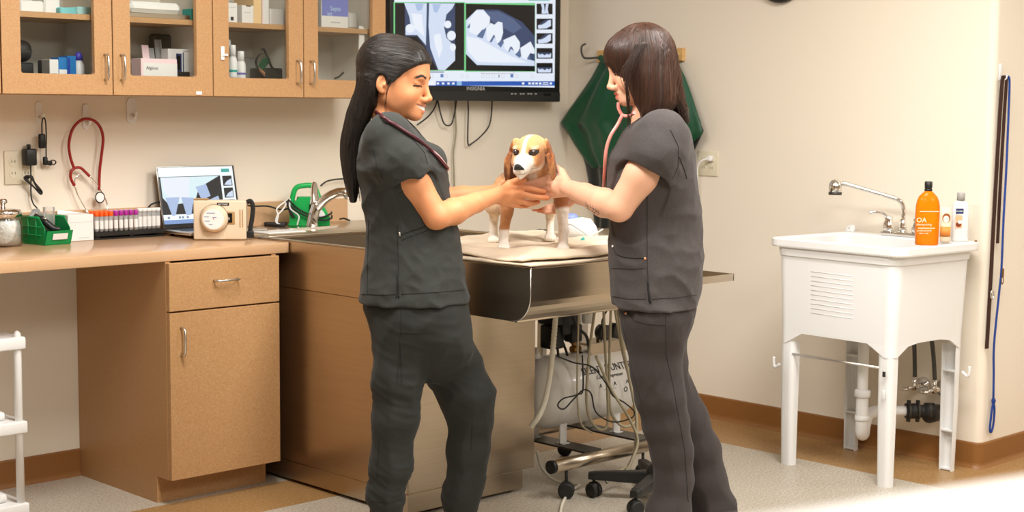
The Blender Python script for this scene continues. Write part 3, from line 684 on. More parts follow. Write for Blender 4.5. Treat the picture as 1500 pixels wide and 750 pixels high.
# ================================================================== right wall: outlet, clock, coat and rack
IVORY = mat('ivory_plate', s2l((222, 214, 190)), .4, var=(9., .15, s2l((210, 200, 175))))
def outlet(T, cy, cz, wall='B', n=1):
    pass
t = Thing('wall_outlet', 'ivory outlet plate with a white plug beside the right person', 'outlet', (XB-.003, -.893, 1.17))
t.part('cover_plate', MB().box((XB-.006, -.953, 1.112), (XB-.0005, -.835, 1.226), .002, 2), IVORY)
for dy in (-.023, .023):
    for dz in (.02, -.02):
        s = t.part('socket', MB().cyl((XB-.0075, -.893+dy, 1.169+dz), (XB-.0058, -.893+dy, 1.169+dz), .0165, 18), IVORY)
        for e in (-.006, .006): t.part('slot', MB().box((XB-.0081, -.893+dy+e-.001, 1.169+dz-.004), (XB-.0074, -.893+dy+e+.001, 1.169+dz+.005)), BLACK, s)
t = Thing('plug_cable', 'white plug with thin cable in the right wall outlet', 'cable', (XB-.02, -.90, 1.19))
t.part('plug', MB().box((XB-.030, -.93, 1.180), (XB-.0084, -.905, 1.205), .005, 2), WHITEP)
t.part('cable', MB().tube(spline([(XB-.03, -.915, 1.19), (XB-.045, -.895, 1.185), (XB-.05, -.875, 1.16), (XB-.04, -.862, 1.11), (XB-.03, -.86, 1.0), (XB-.028, -.86, .80)], 8), .0035, 8), WHITEP)
t = Thing('wall_clock', 'black-rimmed round wall clock cut off by the top edge', 'clock', (XB-.02, -1.284, 2.01))
R90 = Matrix.Translation((XB-.001, -1.284, 2.003)) @ Matrix.Rotation(-math.pi/2, 4, 'Y')
t.part('rim', MB().lathe([(.118, 0), (.128, .006), (.128, .026), (.12, .034), (.112, .034), (.112, .02)], 40, M=R90, cap=False), BLACK)
fc = t.part('face', MB().lathe([(.113, .016), (.113, .02)], 40, M=R90), PAPER)
for k in range(12):
    a = k*math.pi/6; y, z = -1.284+.095*math.sin(a), 2.003+.095*math.cos(a)
    t.part('hour_mark', MB().box((XB-.0222, y-.004, z-.006), (XB-.0208, y+.004, z+.006)), BLACK, fc)
t.part('hand', MB().box((XB-.0245, -1.288, 2.01), (XB-.023, -1.280, 2.08)), BLACK, fc); t.part('hand', MB().box((XB-.0265, -1.288, 2.011), (XB-.025, -1.225, 2.019)), BLACK, fc)
# coat rack board with hooks
WOODY = mat('pine_board', s2l((222, 178, 112)), .5, var=[((6., 6., 90.), .5, s2l((200, 150, 84))), (40., .2, s2l((232, 192, 130)))])
t = Thing('coat_rack', 'short pine board with metal coat hooks on the right wall', 'coat rack', (XB-.01, -.5, 1.67))
t.part('board', MB().box((XB-.020, -.748, 1.634), (XB-.0005, -.21, 1.694), .003), WOODY)
for y in (-.17, -.48):
    t.part('hook', MB().tube(spline([(XB-.022, y-.06 if y > -.3 else y, 1.66), (XB-.05, y-.02, 1.655), (XB-.07, y, 1.66), (XB-.075, y+.01, 1.69), (XB-.068, y+.012, 1.715), (XB-.055, y, 1.725)], 6), .005, 8), DARK)
t.part('screw', MB().ball((XB-.021, -.72, 1.664), .005, 8, 6), NICKEL)
# ---- green and black smock hanging from it
GREEN = mat('green_nylon', s2l((4, 72, 42)), .45, sheen=.1, var=[(5., .4, s2l((2, 54, 30))), (40., .15, s2l((8, 84, 50)))], bump=(35., .25, .004))
BLKF = mat('black_nylon', s2l((16, 22, 20)), .55, sheen=.2, var=(12., .3, s2l((24, 34, 30))), bump=(40., .3, .004))
def wallpt(px, py, X): return onp(px, py, 0, X)
def drape(rows, X0, folds, amp, n=44, th=.004, ph=0.):
    """rows: (py, left px, right px); sheet on the plane X0 with vertical folds"""
    R_ = []
    m = 40
    ys = np.array([r[0] for r in rows], float); l = np.array([r[1] for r in rows], float); r_ = np.array([r[2] for r in rows], float)
    front = []; back = []
    for k in range(m+1):
        py = ys[0]+(ys[-1]-ys[0])*k/m; a = np.interp(py, ys, l); b = np.interp(py, ys, r_)
        A_ = wallpt(a, py, X0); B_ = wallpt(b, py, X0); fr = []; bk = []
        g = min(1, k/8)
        for i in range(n+1):
            s = i/n; p = A_+(B_-A_)*s
            d = amp*g*(math.sin(s*folds*2*math.pi+ph+.5*math.sin(k*.18))+.5*math.sin(s*folds*4.7*math.pi+1.3+k*.05))
            d -= .03*math.sin(math.pi*s)
            fr.append((p[0]+d, p[1], p[2])); bk.append((p[0]+d+th, p[1], p[2]))
        front.append(fr); back.append(bk)
    mb = MB(); N = n+1
    F_ = [p for r in front for p in r]; K_ = [p for r in back for p in r]; fs = [(k*N+i, k*N+i+1, (k+1)*N+i+1, (k+1)*N+i) for k in range(m) for i in range(n)]
    mb.raw(F_, fs, True); mb.raw(K_, [f[::-1] for f in fs], True)
    bd = [i for i in range(N)]+[k*N+n for k in range(1, m+1)]+[m*N+i for i in range(n-1, -1, -1)]+[k*N for k in range(m-1, 0, -1)]
    off = len(F_); mb.raw(F_+K_, [(bd[k], bd[(k+1) % len(bd)], off+bd[(k+1) % len(bd)], off+bd[k]) for k in range(len(bd))], False)
    return mb
t = Thing('hanging_smock', 'green and black nylon smock hanging on the coat rack behind the person', 'smock', (XB-.06, -.45, 1.0))
t.part('green_cloth', drape([(80, 884, 988), (100, 872, 995), (120, 859, 1003), (140, 846, 1011), (160, 833, 1019), (180, 821, 1027), (196, 833, 1030), (212, 842, 1012), (228, 852, 996), (246, 866, 985)], 2.605, 3.0, .014), GREEN)
t.part('black_lining', drape([(150, 846, 1012), (170, 830, 1022), (181, 820, 1027), (192, 829, 1032), (206, 840, 1025), (222, 848, 1018), (240, 855, 1000), (262, 860, 985), (300, 866, 970), (334, 869, 960)], 2.626, 2.6, .012, ph=.6), BLKF)
t.part('collar_fold', MB().tube(spline([wallpt(879, 84, 2.59), wallpt(890, 92, 2.585), wallpt(905, 108, 2.58), wallpt(930, 112, 2.58), wallpt(960, 100, 2.585), wallpt(985, 86, 2.60)], 8), .014, 10), GREEN)

# ================================================================== return wall: leashes on a hook
t = Thing('leash_hook', 'small white hook high on the wall beyond the corner', 'hook', (2.72, YC-.01, 1.55))
t.part('plate', MB().box((2.706, YC-.005, 1.535), (2.728, YC-.0005, 1.60), .002, 2), WHITEP)
t.part('prong', MB().tube(spline([(2.717, YC-.004, 1.545), (2.717, YC-.018, 1.538), (2.717, YC-.028, 1.545), (2.717, YC-.03, 1.556)], 5), .004, 8), WHITEP)
LEATH = mat('brown_leather', s2l((58, 32, 24)), .45, var=(40., .4, s2l((44, 24, 18))))
BLUE = mat('blue_rope', s2l((24, 66, 150)), .7, var=((200., 200., 60.), .6, s2l((12, 36, 96))), bump=(250., .6, .002))
def strap(pts, wd, th, up_):
    p = spline(pts, 8); u = np.array(up_); rings = []
    for i, q in enumerate(p):
        tg = p[min(i+1, len(p)-1)]-p[max(i-1, 0)]; n_ = np.cross(tg, u); n_ /= np.linalg.norm(n_)+1e-9
        rings.append([q-u*wd/2-n_*th/2, q+u*wd/2-n_*th/2, q+u*wd/2+n_*th/2, q-u*wd/2+n_*th/2])
    return MB().loft(rings, smooth=False)
ux = (.93, -.36, 0)
t = Thing('leather_leash', 'dark brown flat leather leash hanging beyond the wall corner', 'leash', (2.71, YC-.02, 1.5))
t.part('strap', strap([(2.676, YC-.012, .485), (2.682, YC-.014, .75), (2.690, YC-.015, 1.1), (2.702, YC-.018, 1.50), (2.708, YC-.024, 1.553), (2.713, YC-.027, 1.545)], .017, .003, ux), LEATH)
t.part('strap', strap([(2.714, YC-.026, 1.553), (2.722, YC-.026, 1.53), (2.727, YC-.020, 1.40), (2.722, YC-.018, 1.15), (2.714, YC-.020, .90)], .014, .003, ux), LEATH)
t.part('buckle', MB().tube([(2.685+.012*math.cos(a), YC-.022, .70+.018*math.sin(a)) for a in np.linspace(0, 2*math.pi, 17)[:-1]], .0025, 8, closed=True), NICKEL)
t = Thing('rope_leash', 'thin blue rope leash ending in a loop near the baseboard', 'leash', (2.74, YC-.02, 1.5))
t.part('rope', MB().tube(spline([(2.717, YC-.0335, 1.552), (2.732, YC-.034, 1.53), (2.742, YC-.030, 1.40), (2.738, YC-.032, 1.2), (2.728, YC-.034, 1.0), (2.742, YC-.026, .80), (2.738, YC-.022, .70), (2.722, YC-.018, .50), (2.732, YC-.016, .38), (2.738, YC-.015, .30), (2.745, YC-.012, .26)], 8), .0045, 8), BLUE)
t.part('loop', MB().tube(spline([(2.745, YC-.012, .265), (2.757, YC-.012, .23), (2.752, YC-.012, .17), (2.738, YC-.012, .143), (2.726, YC-.012, .155), (2.732, YC-.012, .21), (2.744, YC-.012, .26)], 6), .0045, 8), BLUE)
t.part('knot', MB().ball((2.745, YC-.013, .268), (.009, .009, .012), 10, 8), BLUE)
t.part('snap_clip', MB().box((2.739, YC-.036, .765), (2.747, YC-.028, .80), .002).tube([(2.743+.008*math.cos(a), YC-.032, .752+.014*math.sin(a)) for a in np.linspace(0, 2*math.pi, 13)[:-1]], .002, 6, closed=True), mat('brass', s2l((150, 110, 60)), .35, .9))
# ================================================================== wall screen showing dental radiographs
YT = -.105
t = Thing('wall_screen', 'wide black wall-mounted screen showing dental radiographs', 'screen', (1.98, -.05, 1.75))
TX, TXR, TZB, TZT = 1.447, 2.508, 1.444, 2.115
t.part('housing', MB().box((TX, YT, TZB), (TXR, -.045, TZT), .004, 2), BLACK)
t.part('wall_mount', MB().box((1.8, -.046, 1.6), (2.15, -.001, 1.95)), DARK)
GLOSS = mat('gloss_black', (.01, .01, .01), .12, var=(5., .1, (.014, .014, .014)))
def em(name, rgb, st=1.): 
    c = s2l(rgb); return mat(name, (.01, .01, .01), .35, emit=(c, st), var=None)
ST = .60
def SP(zx, zy, lay): return onp(560+zx*.21327, zy*.21327, 1, YT-.0012-.0005*lay)
def spoly(name, pts, m, lay, parent=None):
    q = [SP(x, y, lay) for x, y in pts]; q2 = [p+np.array((0, .0004, 0)) for p in q]
    return t.part(name, MB().loft([q, q2], smooth=False), m, parent)
bx0, bz0 = onp(577.5, 126, 1, YT)[0], onp(700, 126, 1, YT)[2]
bx1 = onp(812.7, 60, 1, YT)[0]
scr = t.part('display', MB().box((bx0, YT-.0012, bz0), (bx1, YT-.0002, TZT-.03)), mat('lit_screen', (.02, .02, .02), .3, emit=(s2l((232, 240, 252)), ST), var=None))
K = em('screen_black', (10, 10, 16), .4); XR1 = em('screen_bone', (214, 226, 248), ST); XR2 = em('screen_bone_bright', (238, 244, 254), ST); XR3 = em('screen_tissue', (110, 134, 178), ST*.7); XR4 = em('screen_tissue_dark', (50, 62, 92), .8); GRN = em('screen_green', (120, 210, 140), ST); BLU = em('screen_blue', (40, 90, 180), ST); TEAL = em('screen_teal', (60, 170, 160), ST)
XRM = em('screen_marrow', (176, 196, 232), ST)
R4 = lambda a, b, c, d: [(a, b), (c, b), (c, d), (a, d)]
spoly('toolbar_tab', R4(1005, -8, 1150, 4), TEAL, 1, scr)
for a in (R4(78, 14, 568, 487), R4(568, 20, 1050, 493)): spoly('panel_border', a, GRN, 1, scr)
p1 = spoly('radiograph_panel', R4(88, 20, 563, 482), K, 2, scr)
p2 = spoly('radiograph_panel', [(575, 26), (1048, 36), (1048, 490), (575, 486)], K, 2, scr)
def S1(n, pts, m, lay): return spoly(n, pts, m, lay, scr)
S1('soft_tissue', [(155, 20), (500, 22), (500, 415), (430, 482), (380, 482), (300, 330), (240, 250), (155, 250)], XR4, 3)
S1('jaw_half', [(150, 20), (305, 22), (312, 120), (300, 310), (240, 240), (160, 240), (160, 205), (195, 165), (185, 110)], XR1, 4)
S1('jaw_half', [(322, 22), (498, 24), (480, 60), (440, 100), (425, 190), (440, 260), (500, 320), (500, 415), (430, 482), (385, 480), (330, 330), (318, 180)], XR1, 4)
for c, a, b in (((192, 195), 32, 30), ((450, 168), 24, 26), ((475, 245), 30, 34), ((485, 325), 20, 26)):
    S1('tooth', [(c[0]+a*math.cos(g), c[1]+b*math.sin(g)) for g in np.linspace(0, 2*math.pi, 19)[:-1]], XR2, 5)
S1('root_line', [(306, 24), (316, 24), (318, 330), (300, 300)], XR4, 5)
S1('marrow', [(225, 25), (285, 25), (270, 70), (240, 75)], XRM, 5); S1('marrow', [(345, 28), (405, 28), (375, 90), (352, 80)], XRM, 5); S1('marrow', [(355, 240), (400, 230), (415, 330), (390, 400), (360, 300)], XR2, 5); S1('marrow', [(200, 90), (270, 100), (290, 250), (220, 190)], XR2, 5)
S1('soft_tissue', [(575, 135), (650, 66), (800, 66), (960, 150), (1048, 250), (1048, 455), (650, 448), (575, 372)], XR4, 3)
S1('gum', [(700, 80), (800, 78), (900, 130), (960, 190), (900, 230), (760, 150)], em('screen_gum', (74, 88, 120), .8), 4)
S1('jaw', [(575, 140), (650, 66), (695, 66), (740, 120), (735, 175), (700, 200), (780, 265), (880, 330), (950, 390), (1046, 420), (1046, 453), (650, 446), (575, 370)], XR1, 5)
S1('jaw_highlight', [(580, 250), (660, 265), (760, 320), (880, 385), (1000, 430), (800, 430), (650, 425), (590, 350)], XR2, 6)
S1('tooth', [(640, 75), (690, 70), (740, 118), (738, 160), (700, 195), (650, 240), (600, 220), (590, 150)], XR2, 6)
S1('tooth', [(712, 195), (745, 158), (770, 170), (795, 148), (825, 155), (830, 225), (815, 275), (790, 300), (770, 240), (745, 290), (720, 275)], XR2, 6)
S1('tooth', [(832, 275), (910, 240), (945, 290), (945, 330), (920, 380), (890, 320), (865, 355), (840, 330)], XR2, 6)
S1('tooth', [(948, 330), (1018, 285), (1046, 340), (1046, 370), (1015, 365), (990, 410), (955, 390)], XR2, 6)
for a in ([(648, 250), (685, 205), (715, 198), (690, 265)], [(735, 290), (765, 238), (775, 245), (752, 290)], [(790, 300), (830, 268), (830, 300), (815, 328)], [(865, 355), (880, 318), (890, 325), (872, 358)], [(912, 375), (950, 335), (945, 400)], [(998, 410), (1012, 372), (1018, 412)], [(582, 190), (605, 155), (600, 195)]):
    S1('root_gap', a, XR3, 7)
for k, (y0, y1) in enumerate(((25, 98), (128, 203), (228, 300), (330, 403), (432, 503))):
    th = S1('thumbnail', R4(1060, y0, 1170, y1), K, 2)
    if k == 0:
        S1('thumbnail_bone', [(1090, y0+2), (1110, y0+2), (1116, y0+60), (1125, y0+2), (1142, y0+2), (1136, y0+35), (1142, y0+70), (1122, y0+66), (1114, y0+70), (1095, y0+68), (1098, y0+30)], XR1, 3)
    elif k < 3:
        S1('thumbnail_bone', [(1070, y0+45), (1095, y0+42), (1110, y0+35), (1125, y0+25), (1140, y0+12), (1158, y0+8), (1158, y0+50), (1130, y0+66), (1072, y0+70)], XR1, 3); S1('thumbnail_tissue', [(1070, y0+45), (1125, y0+5), (1156, y0+8), (1110, y0+35)], XR4, 2.5)
    else:
        S1('thumbnail_bone', [(1068, y0+35), (1082, y0+45), (1100, y0+40), (1115, y0+50), (1130, y0+40), (1145, y0+46), (1160, y0+35), (1158, y0+66), (1070, y0+66)], XR1, 3); S1('thumbnail_tissue', [(1068, y0+30), (1160, y0+30), (1160, y0+40), (1068, y0+42)], XR4, 2.5)
IC = em('screen_icon', (150, 160, 180), ST)
for x in (340, 440, 548, 585, 692, 725, 762, 828, 922, 1028): S1('tool_icon', R4(x-10, 512, x+10, 534), em('screen_icon_pale', (206, 212, 224), ST), 1); S1('tool_icon_fill', R4(x-7, 515, x+7, 531), em('screen_icon_white', (242, 244, 250), ST), 2)
for x in (410, 890): S1('tool_icon', R4(x-10, 508, x+10, 532), em('screen_icon_blue', (96, 130, 190), ST), 1)
S1('tool_icon', [(798, 512), (806, 518), (804, 530), (796, 536), (800, 524)], em('screen_icon_dark', (40, 70, 70), ST), 1)
S1('scroll_bar', R4(680, 490, 905, 506), IC, 3); S1('scroll_bar', R4(682, 493, 903, 503), em('screen_icon_white', (242, 244, 250), ST), 4); S1('scroll_bar', R4(300, 490, 425, 500), IC, 3)
tb = S1('taskbar', R4(85, 558, 1184, 589), BLU, 1); S1('taskbar_search', R4(200, 558, 368, 586), em('screen_white', (240, 246, 254), ST), 2); S1('taskbar_window', R4(512, 558, 545, 586), em('screen_sky', (150, 190, 230), ST), 2)
for x in (382, 418, 455, 488, 968, 1012, 1036, 1060, 1085, 1158): S1('taskbar_icon', R4(x-8, 566, x+8, 580), em('screen_white', (240, 246, 254), ST), 2)
S1('taskbar_clock', R4(1102, 565, 1140, 571), em('screen_white', (240, 246, 254), ST), 2); S1('taskbar_clock', R4(1100, 577, 1142, 582), em('screen_white', (240, 246, 254), ST), 2)
t.part('lower_bezel', MB().box((TX+.002, YT-.0025, TZB+.002), (TXR-.002, YT-.0002, TZB+.045)), mat('matte_black', (.018, .018, .018), .6, var=(60., .3, (.03, .03, .03))))
SILV = mat('silver_print', s2l((190, 190, 190)), .4, var=(30., .1, s2l((180, 180, 180))))
P_ = onp(697, 130, 1, YT-.002)-np.array(t.loc)
text_mesh('INSIGNIA', .024, SILV, 'lettering', t.o, frame(P_, (1, 0, 0), (0, 0, 1)), .0005, 1.15)
for a in (750, 755, 763, 767, 774, 778, 785): 
    q = onp(a, 137.5, 1, YT-.003); t.part('button_mark', MB().box(q-(.006, .0004, .0025), q+(.006, .0004, .0025)), SILV)
t.part('sensor_window', MB().box(onp(797, 138.5, 1, YT-.0032)-(.0, .0, .005), onp(807, 138.5, 1, YT-.0028)+(.0, .0003, .005)), GLOSS)
# ---- cables below the screen
def cab(pts, r, m, lab, Y=-.03):
    p = spline([onp(x, y, 1, Y) for x, y in pts], 10); o = MB().tube(p, r, 8).build('cable', m, None, p[0]); o.location = tuple(p[0]); return tag(o, lab, 'cable', 'cables hanging below the wall screen')
cab([(641, 138), (638, 155), (628, 170), (611, 183)], .0035, RUBBER, 'black cable running from the screen towards the chin of the person')
cab([(640, 140), (645, 165), (650, 180), (656, 184), (662, 180), (667, 160), (669, 138)], .0035, RUBBER, 'black cable in a U loop under the screen', -.038)
cab([(684, 138), (686, 160), (685, 200), (686, 212), (690, 211), (704, 200), (716, 185), (720, 165), (721, 138)], .0035, RUBBER, 'black cable in a sharp V loop, rightmost under the screen')
cab([(666, 138), (667, 170), (668, 190), (666, 210), (664, 225), (665, 260), (666, 330)], .004, mat('olive_cable', s2l((150, 146, 120)), .5, var=(30., .1, s2l((140, 136, 110)))), 'long olive grey cable hanging straight down from the screen', -.02)
# ================================================================== things on the counter and on the wall above it
CT = .9103
# ---- glass jar of cotton
b = np.array((-.345, -.125, CT))
t = Thing('cotton_jar', 'glass jar of white cotton with a knobbed steel lid', 'jar', b)
t.part('jar_glass', MB().lathe([(.060, 0), (.066, .004), (.066, .085), (.060, .098), (.060, .104), (.057, .104), (.057, .098), (.0625, .084), (.0625, .006), (.001, .005)], 36, c=b, cap=False), GLASS)
cot = mat('cotton', (.82, .81, .79), .95, var=(40., .2, (.76, .75, .72)), bump=(60., 1., .01))
cm = MB(); cm.lathe([(.02, .0065), (.056, .007), (.060, .02), (.0605, .07), (.055, .09), (.03, .096), (.001, .093)], 30, c=b); t.part('cotton_fill', cm, cot)
t.part('lid', MB().lathe([(.061, .1045), (.0655, .106), (.0655, .124), (.060, .130), (.03, .134), (.001, .135)], 36, c=b), CHROME)
t.part('knob', MB().lathe([(.010, .134), (.008, .145), (.010, .150), (.017, .154), (.017, .163), (.012, .168), (.001, .169)], 20, c=b), CHROME)
# ---- green bin
GB = mat('green_bin_plastic', s2l((6, 142, 74)), .35, var=(9., .25, s2l((4, 120, 60))))
o0 = np.array((-.228, -.205, CT)); ex = np.array((.99, .12, 0)); ey = np.array((-.12, .99, 0))
def bp(a, c, z): return o0+ex*a+ey*c+np.array((0, 0, z))
t = Thing('green_parts_bin', 'green plastic parts bin with blank white label on the counter', 'bin', bp(.055, .08, 0))
W_, D_, H_ = .108, .155, .098
def wallq(pts, th, nrm):
    q = [np.array(p) for p in pts]; return MB().loft([q, [p+np.array(nrm)*th for p in q]], smooth=False)
bn = t.part('floor_panel', wallq([bp(0, 0, 0), bp(W_, 0, 0), bp(W_, D_, 0), bp(0, D_, 0)], .003, (0, 0, 1)), GB)
for x in (0, W_-.003): t.part('side_wall', wallq([bp(x, -.004, .003), bp(x, D_, .003), bp(x, D_, H_), bp(x, .035, H_), bp(x, .0, .06)], .003, ex), GB)
t.part('back_wall', wallq([bp(0, D_, .003), bp(W_, D_, .003), bp(W_, D_, H_), bp(0, D_, H_)], .003, -ey), GB)
fr = t.part('front_lip', wallq([bp(0, -.002, .003), bp(W_, -.002, .003), bp(W_, -.018, .052), bp(0, -.018, .052)], .003, ey), GB)
t.part('label_card', wallq([bp(.024, -.0116, .020), bp(.086, -.0116, .020), bp(.086, -.0186, .042), bp(.024, -.0186, .042)], .0006, -ey), PAPER, fr)
for z in (.035, .065): t.part('side_rib', MB().tube([bp(-.001, .02, z), bp(-.001, D_, z)], .0022, 6), GB)
for c in (.05, .10): t.part('side_rib', MB().tube([bp(-.001, c, .004), bp(-.001, c, H_-.004)], .0022, 6), GB)
t.part('rim', MB().tube([bp(0, .035, H_), bp(0, D_, H_), bp(W_, D_, H_), bp(W_, .035, H_)], .004, 8), GB)
single('clear_scoop', MB().loft([[bp(.05+.022*math.cos(g), .045+.018*math.sin(g), z) for g in np.linspace(0, 2*math.pi, 15)[:-1]] for z in (.05, .11, .128, .135)]), CPLAS, 'clear plastic cylinder standing up out of the green bin', 'container', loc=bp(.05, .045, .05))
single('clear_bag', MB().loft([[bp(.04+r*math.cos(g), .11+.7*r*math.sin(g), z) for g in np.linspace(0, 2*math.pi, 11)[:-1]] for r, z in ((.03, .02), (.034, .06), (.028, .10), (.012, .125))]), CPLAS, 'crumpled clear bag at the back of the green bin', 'bag', loc=bp(.04, .11, .02))
t = Thing('otoscope_handle', 'black handle with silver button lying in the green bin', 'tool', bp(.045, .05, .05))
t.part('grip', MB().tube(spline([bp(.012, .075, .105), bp(.028, .045, .085), bp(.05, .02, .058), bp(.07, .008, .055)], 6), [.008]*4+[.013]*10+[.010]*5, 12), BLACK)
t.part('button', MB().ball(bp(.026, .034, .094), (.008, .008, .006), 12, 8), NICKEL)
# ---- white carton
t = Thing('white_carton', 'plain white carton between the green bin and the tube rack', 'box', (-.035, -.08, CT))
t.part('carton', MB().box((-.088, -.112, CT), (.016, -.030, CT+.098), .0015), PAPER)
t.part('open_flap', MB().loft([[(-.088, -.03, CT+.0985), (.010, -.03, CT+.0985), (.010, -.0315, CT+.0985), (-.088, -.0315, CT+.0985)], [(-.085, -.027, CT+.112), (-.03, -.026, CT+.106), (-.03, -.0275, CT+.106), (-.085, -.0285, CT+.112)]], smooth=False), PAPER)
t.part('print_line', MB().box((-.045, -.1127, CT+.010), (-.005, -.1121, CT+.0125)), SILV)
t.part('seam', MB().box((-.086, -.1127, CT+.070), (.014, -.1121, CT+.0708)), SILV)
# ---- blood tube rack and tubes
TG = glassy('tube_glass', (.93, .93, .90), .7, .1)
t = Thing('tube_rack', 'black tube rack holding capped sample tubes', 'rack', (.18, -.075, CT))
rk = MB().box((.022, -.112, CT), (.317, -.040, CT+.006), .001)
t.part('base', rk, BLACK)
t.part('lower_tier', MB().box((.022, -.112, CT+.012), (.317, -.040, CT+.027), .001), BLACK)
for x in (.024, .17, .29): t.part('tier_post', MB().box((x, -.105, CT+.006), (x+.02, -.045, CT+.012)), BLACK)
def tube(x, y, m, lab, grp, h, capn, r=.0078, cr=.0088, ch=.018):
    T = Thing('sample_tube', lab, 'tube', (x, y, CT+.0275), grp)
    T.part('glass_tube', MB().lathe([(.001, 0), (r*.7, .0015), (r, .006), (r, h)], 14, c=(x, y, CT+.0275)), TG)
    T.part('cap', MB().lathe([(r, h-.001), (cr, h+.001), (cr, h+ch-.002), (cr*.85, h+ch)], 14, c=(x, y, CT+.0275)), m)
    T.part('paper_label', MB().lathe([(r+.0003, .012), (r+.0003, h*.72)], 14, c=(x, y, CT+.0275), cap=False), PAPER)
OC = mat('orange_cap', s2l((250, 96, 24)), .4, var=(30., .1, s2l((240, 80, 14)))); MC = mat('magenta_cap', s2l((170, 34, 150)), .4, var=(30., .1, s2l((150, 24, 132)))); LC = mat('lilac_cap', s2l((206, 150, 206)), .4, var=(30., .1, s2l((190, 130, 190))))
WC = mat('white_cap', s2l((240, 240, 236)), .4, var=(30., .1, s2l((230, 230, 226))))
for row, yy in ((0, -.098), (1, -.060)):
    for k in range(4): tube(.036+k*.0195, yy, OC, 'orange-capped sample tube, %s of the %s row' % (['first', 'second', 'third', 'fourth'][k], ['front', 'rear'][row]), 'orange-capped tubes', .060, 0)
    for k in range(5): tube(.116+k*.0212, yy, MC if row == 0 else LC, '%s-capped sample tube, %s of the %s row' % (['magenta', 'lilac'][row], ['first', 'second', 'third', 'fourth', 'fifth'][k], ['front', 'rear'][row]), 'magenta and lilac capped tubes', .060, 0)
for k in range(5): tube(.2255+k*.0198, -.085, WC, 'white-capped tall sample tube, %s beside the laptop' % ['first', 'second', 'third', 'fourth', 'fifth'][k], 'white-capped tubes', .070, 0, .0085, .0102, .012)
# ---- laptop
t = Thing('laptop', 'open silver laptop showing a tooth radiograph', 'laptop', (.48, -.2, CT))
LZ = TZ+.0008
t.part('base', MB().box((.322, -.288, LZ), (.675, -.098, LZ+.014), .004, 2), NICKEL)
t.part('keyboard', MB().box((.34, -.24, LZ+.0141), (.657, -.125, LZ+.0152)), BLACK)
for x in (.345, .50):
    for y in (-.27, -.12): t.part('rubber_foot', MB().lathe([(.008, 0), (.008, LZ-CT)], 10, c=(x, y, CT)), BLACK)
hz = Vector((0, .05, .235)).normalized(); ML = frame((.322, -.100, LZ+.016), (1, 0, 0), hz)      # local x right, y up the lid, z toward the viewer
LW, LH = .355, .242
t.part('lid', MB().box((0, 0, -.006), (LW, LH, 0), .002, 2, M=ML), mat('dark_bezel', (.02, .02, .022), .35, var=(20., .2, (.03, .03, .03))))
t.part('lid_edge', MB().tube([ML @ Vector(p) for p in ((0, 0, -.002), (0, LH, -.002), (LW, LH, -.002), (LW, 0, -.002))], .0025, 6), NICKEL)
def LP(pts, m, lay, name, parent):
    q = [tuple(ML @ Vector((x*LW, (1-y)*LH, .0004+.0004*lay))) for x, y in pts]; q2 = [tuple(ML @ Vector((x*LW, (1-y)*LH, .0001+.0004*lay))) for x, y in pts]
    return t.part(name, MB().loft([q, q2], smooth=False), m, parent)
RR = lambda a, b, c, d: [(a, b), (c, b), (c, d), (a, d)]
ls = LP(RR(.012, .012, .975, .93), em('screen_pale', (226, 240, 244), .8), 0, 'display', t.o)
LP(RR(.012, .16, .80, .78), K, 1, 'radiograph_panel', ls)
LP([(.03, .17), (.46, .17), (.78, .17), (.50, .36), (.42, .62), (.30, .60), (.10, .62), (.03, .50)], em('screen_bone_soft', (196, 216, 220), .8), 2, 'jaw', ls)
LP([(.04, .17), (.40, .17), (.36, .50), (.26, .55), (.12, .50), (.05, .40)], XR2, 3, 'jaw_highlight', ls)
for a in ([(.06, .50), (.24, .50), (.16, .80), (.12, .80)], [(.26, .50), (.42, .52), (.36, .80), (.30, .80)], [(.46, .34), (.60, .30), (.64, .50), (.52, .56)], [(.62, .56), (.74, .50), (.76, .62), (.66, .66)], [(.50, .62), (.62, .62), (.58, .78), (.52, .78)]): LP(a, XRM, 4, 'tooth', ls)
for k in range(3): LP(RR(.825, .17+.2*k, .95, .34+.2*k), K, 2, 'thumbnail', ls); LP([(.84, .32+.2*k), (.88, .26+.2*k), (.94, .22+.2*k), (.94, .33+.2*k)], XR1, 3, 'thumbnail_bone', ls)
LP(RR(.82, .05, .93, .11), TEAL, 2, 'logo_mark', ls)
LP(RR(.012, .865, .975, .93), em('screen_task_pale', (120, 150, 200), .7), 1, 'taskbar', ls)
for x in (.06, .2, .24, .3, .4, .5): LP(RR(x, .81, x+.03, .85), IC, 1, 'tool_icon', ls)
# ---- handheld x-ray unit facing the camera
CRE = mat('cream_plastic', s2l((226, 208, 182)), .35, var=(9., .2, s2l((216, 196, 166))))
c0 = np.array((.377, -.405, CT)); xa = np.array((.78, -.626, 0)); xa /= np.linalg.norm(xa); ya = np.array((.626, .78, 0))
MX = frame(c0, xa, ya)                                   # x right, y away, z up
t = Thing('handheld_xray_unit', 'cream handheld x-ray unit with round cone and wrist strap', 'x-ray unit', c0)
def xp(name, mb, m, parent=None): 
    mb.v = [tuple(MX @ Vector(p)) for p in mb.v]; return t.part(name, mb, m, parent)
body = xp('body', MB().box((-.098, 0, .002), (.098, .055, .150), .006, 3), CRE)
xp('top_step', MB().box((-.098, .004, .1505), (-.045, .05, .156), .002), mat('tan_plastic', s2l((176, 140, 92)), .4, var=(9., .2, s2l((160, 124, 78)))))
RF = Matrix.Translation((-.020, 0, .083)) @ Matrix.Rotation(math.pi/2, 4, 'X')
cone = xp('cone', MB().lathe([(.052, -.004), (.052, .012), (.048, .018), (.044, .034), (.041, .036)], 36, M=RF), CRE)
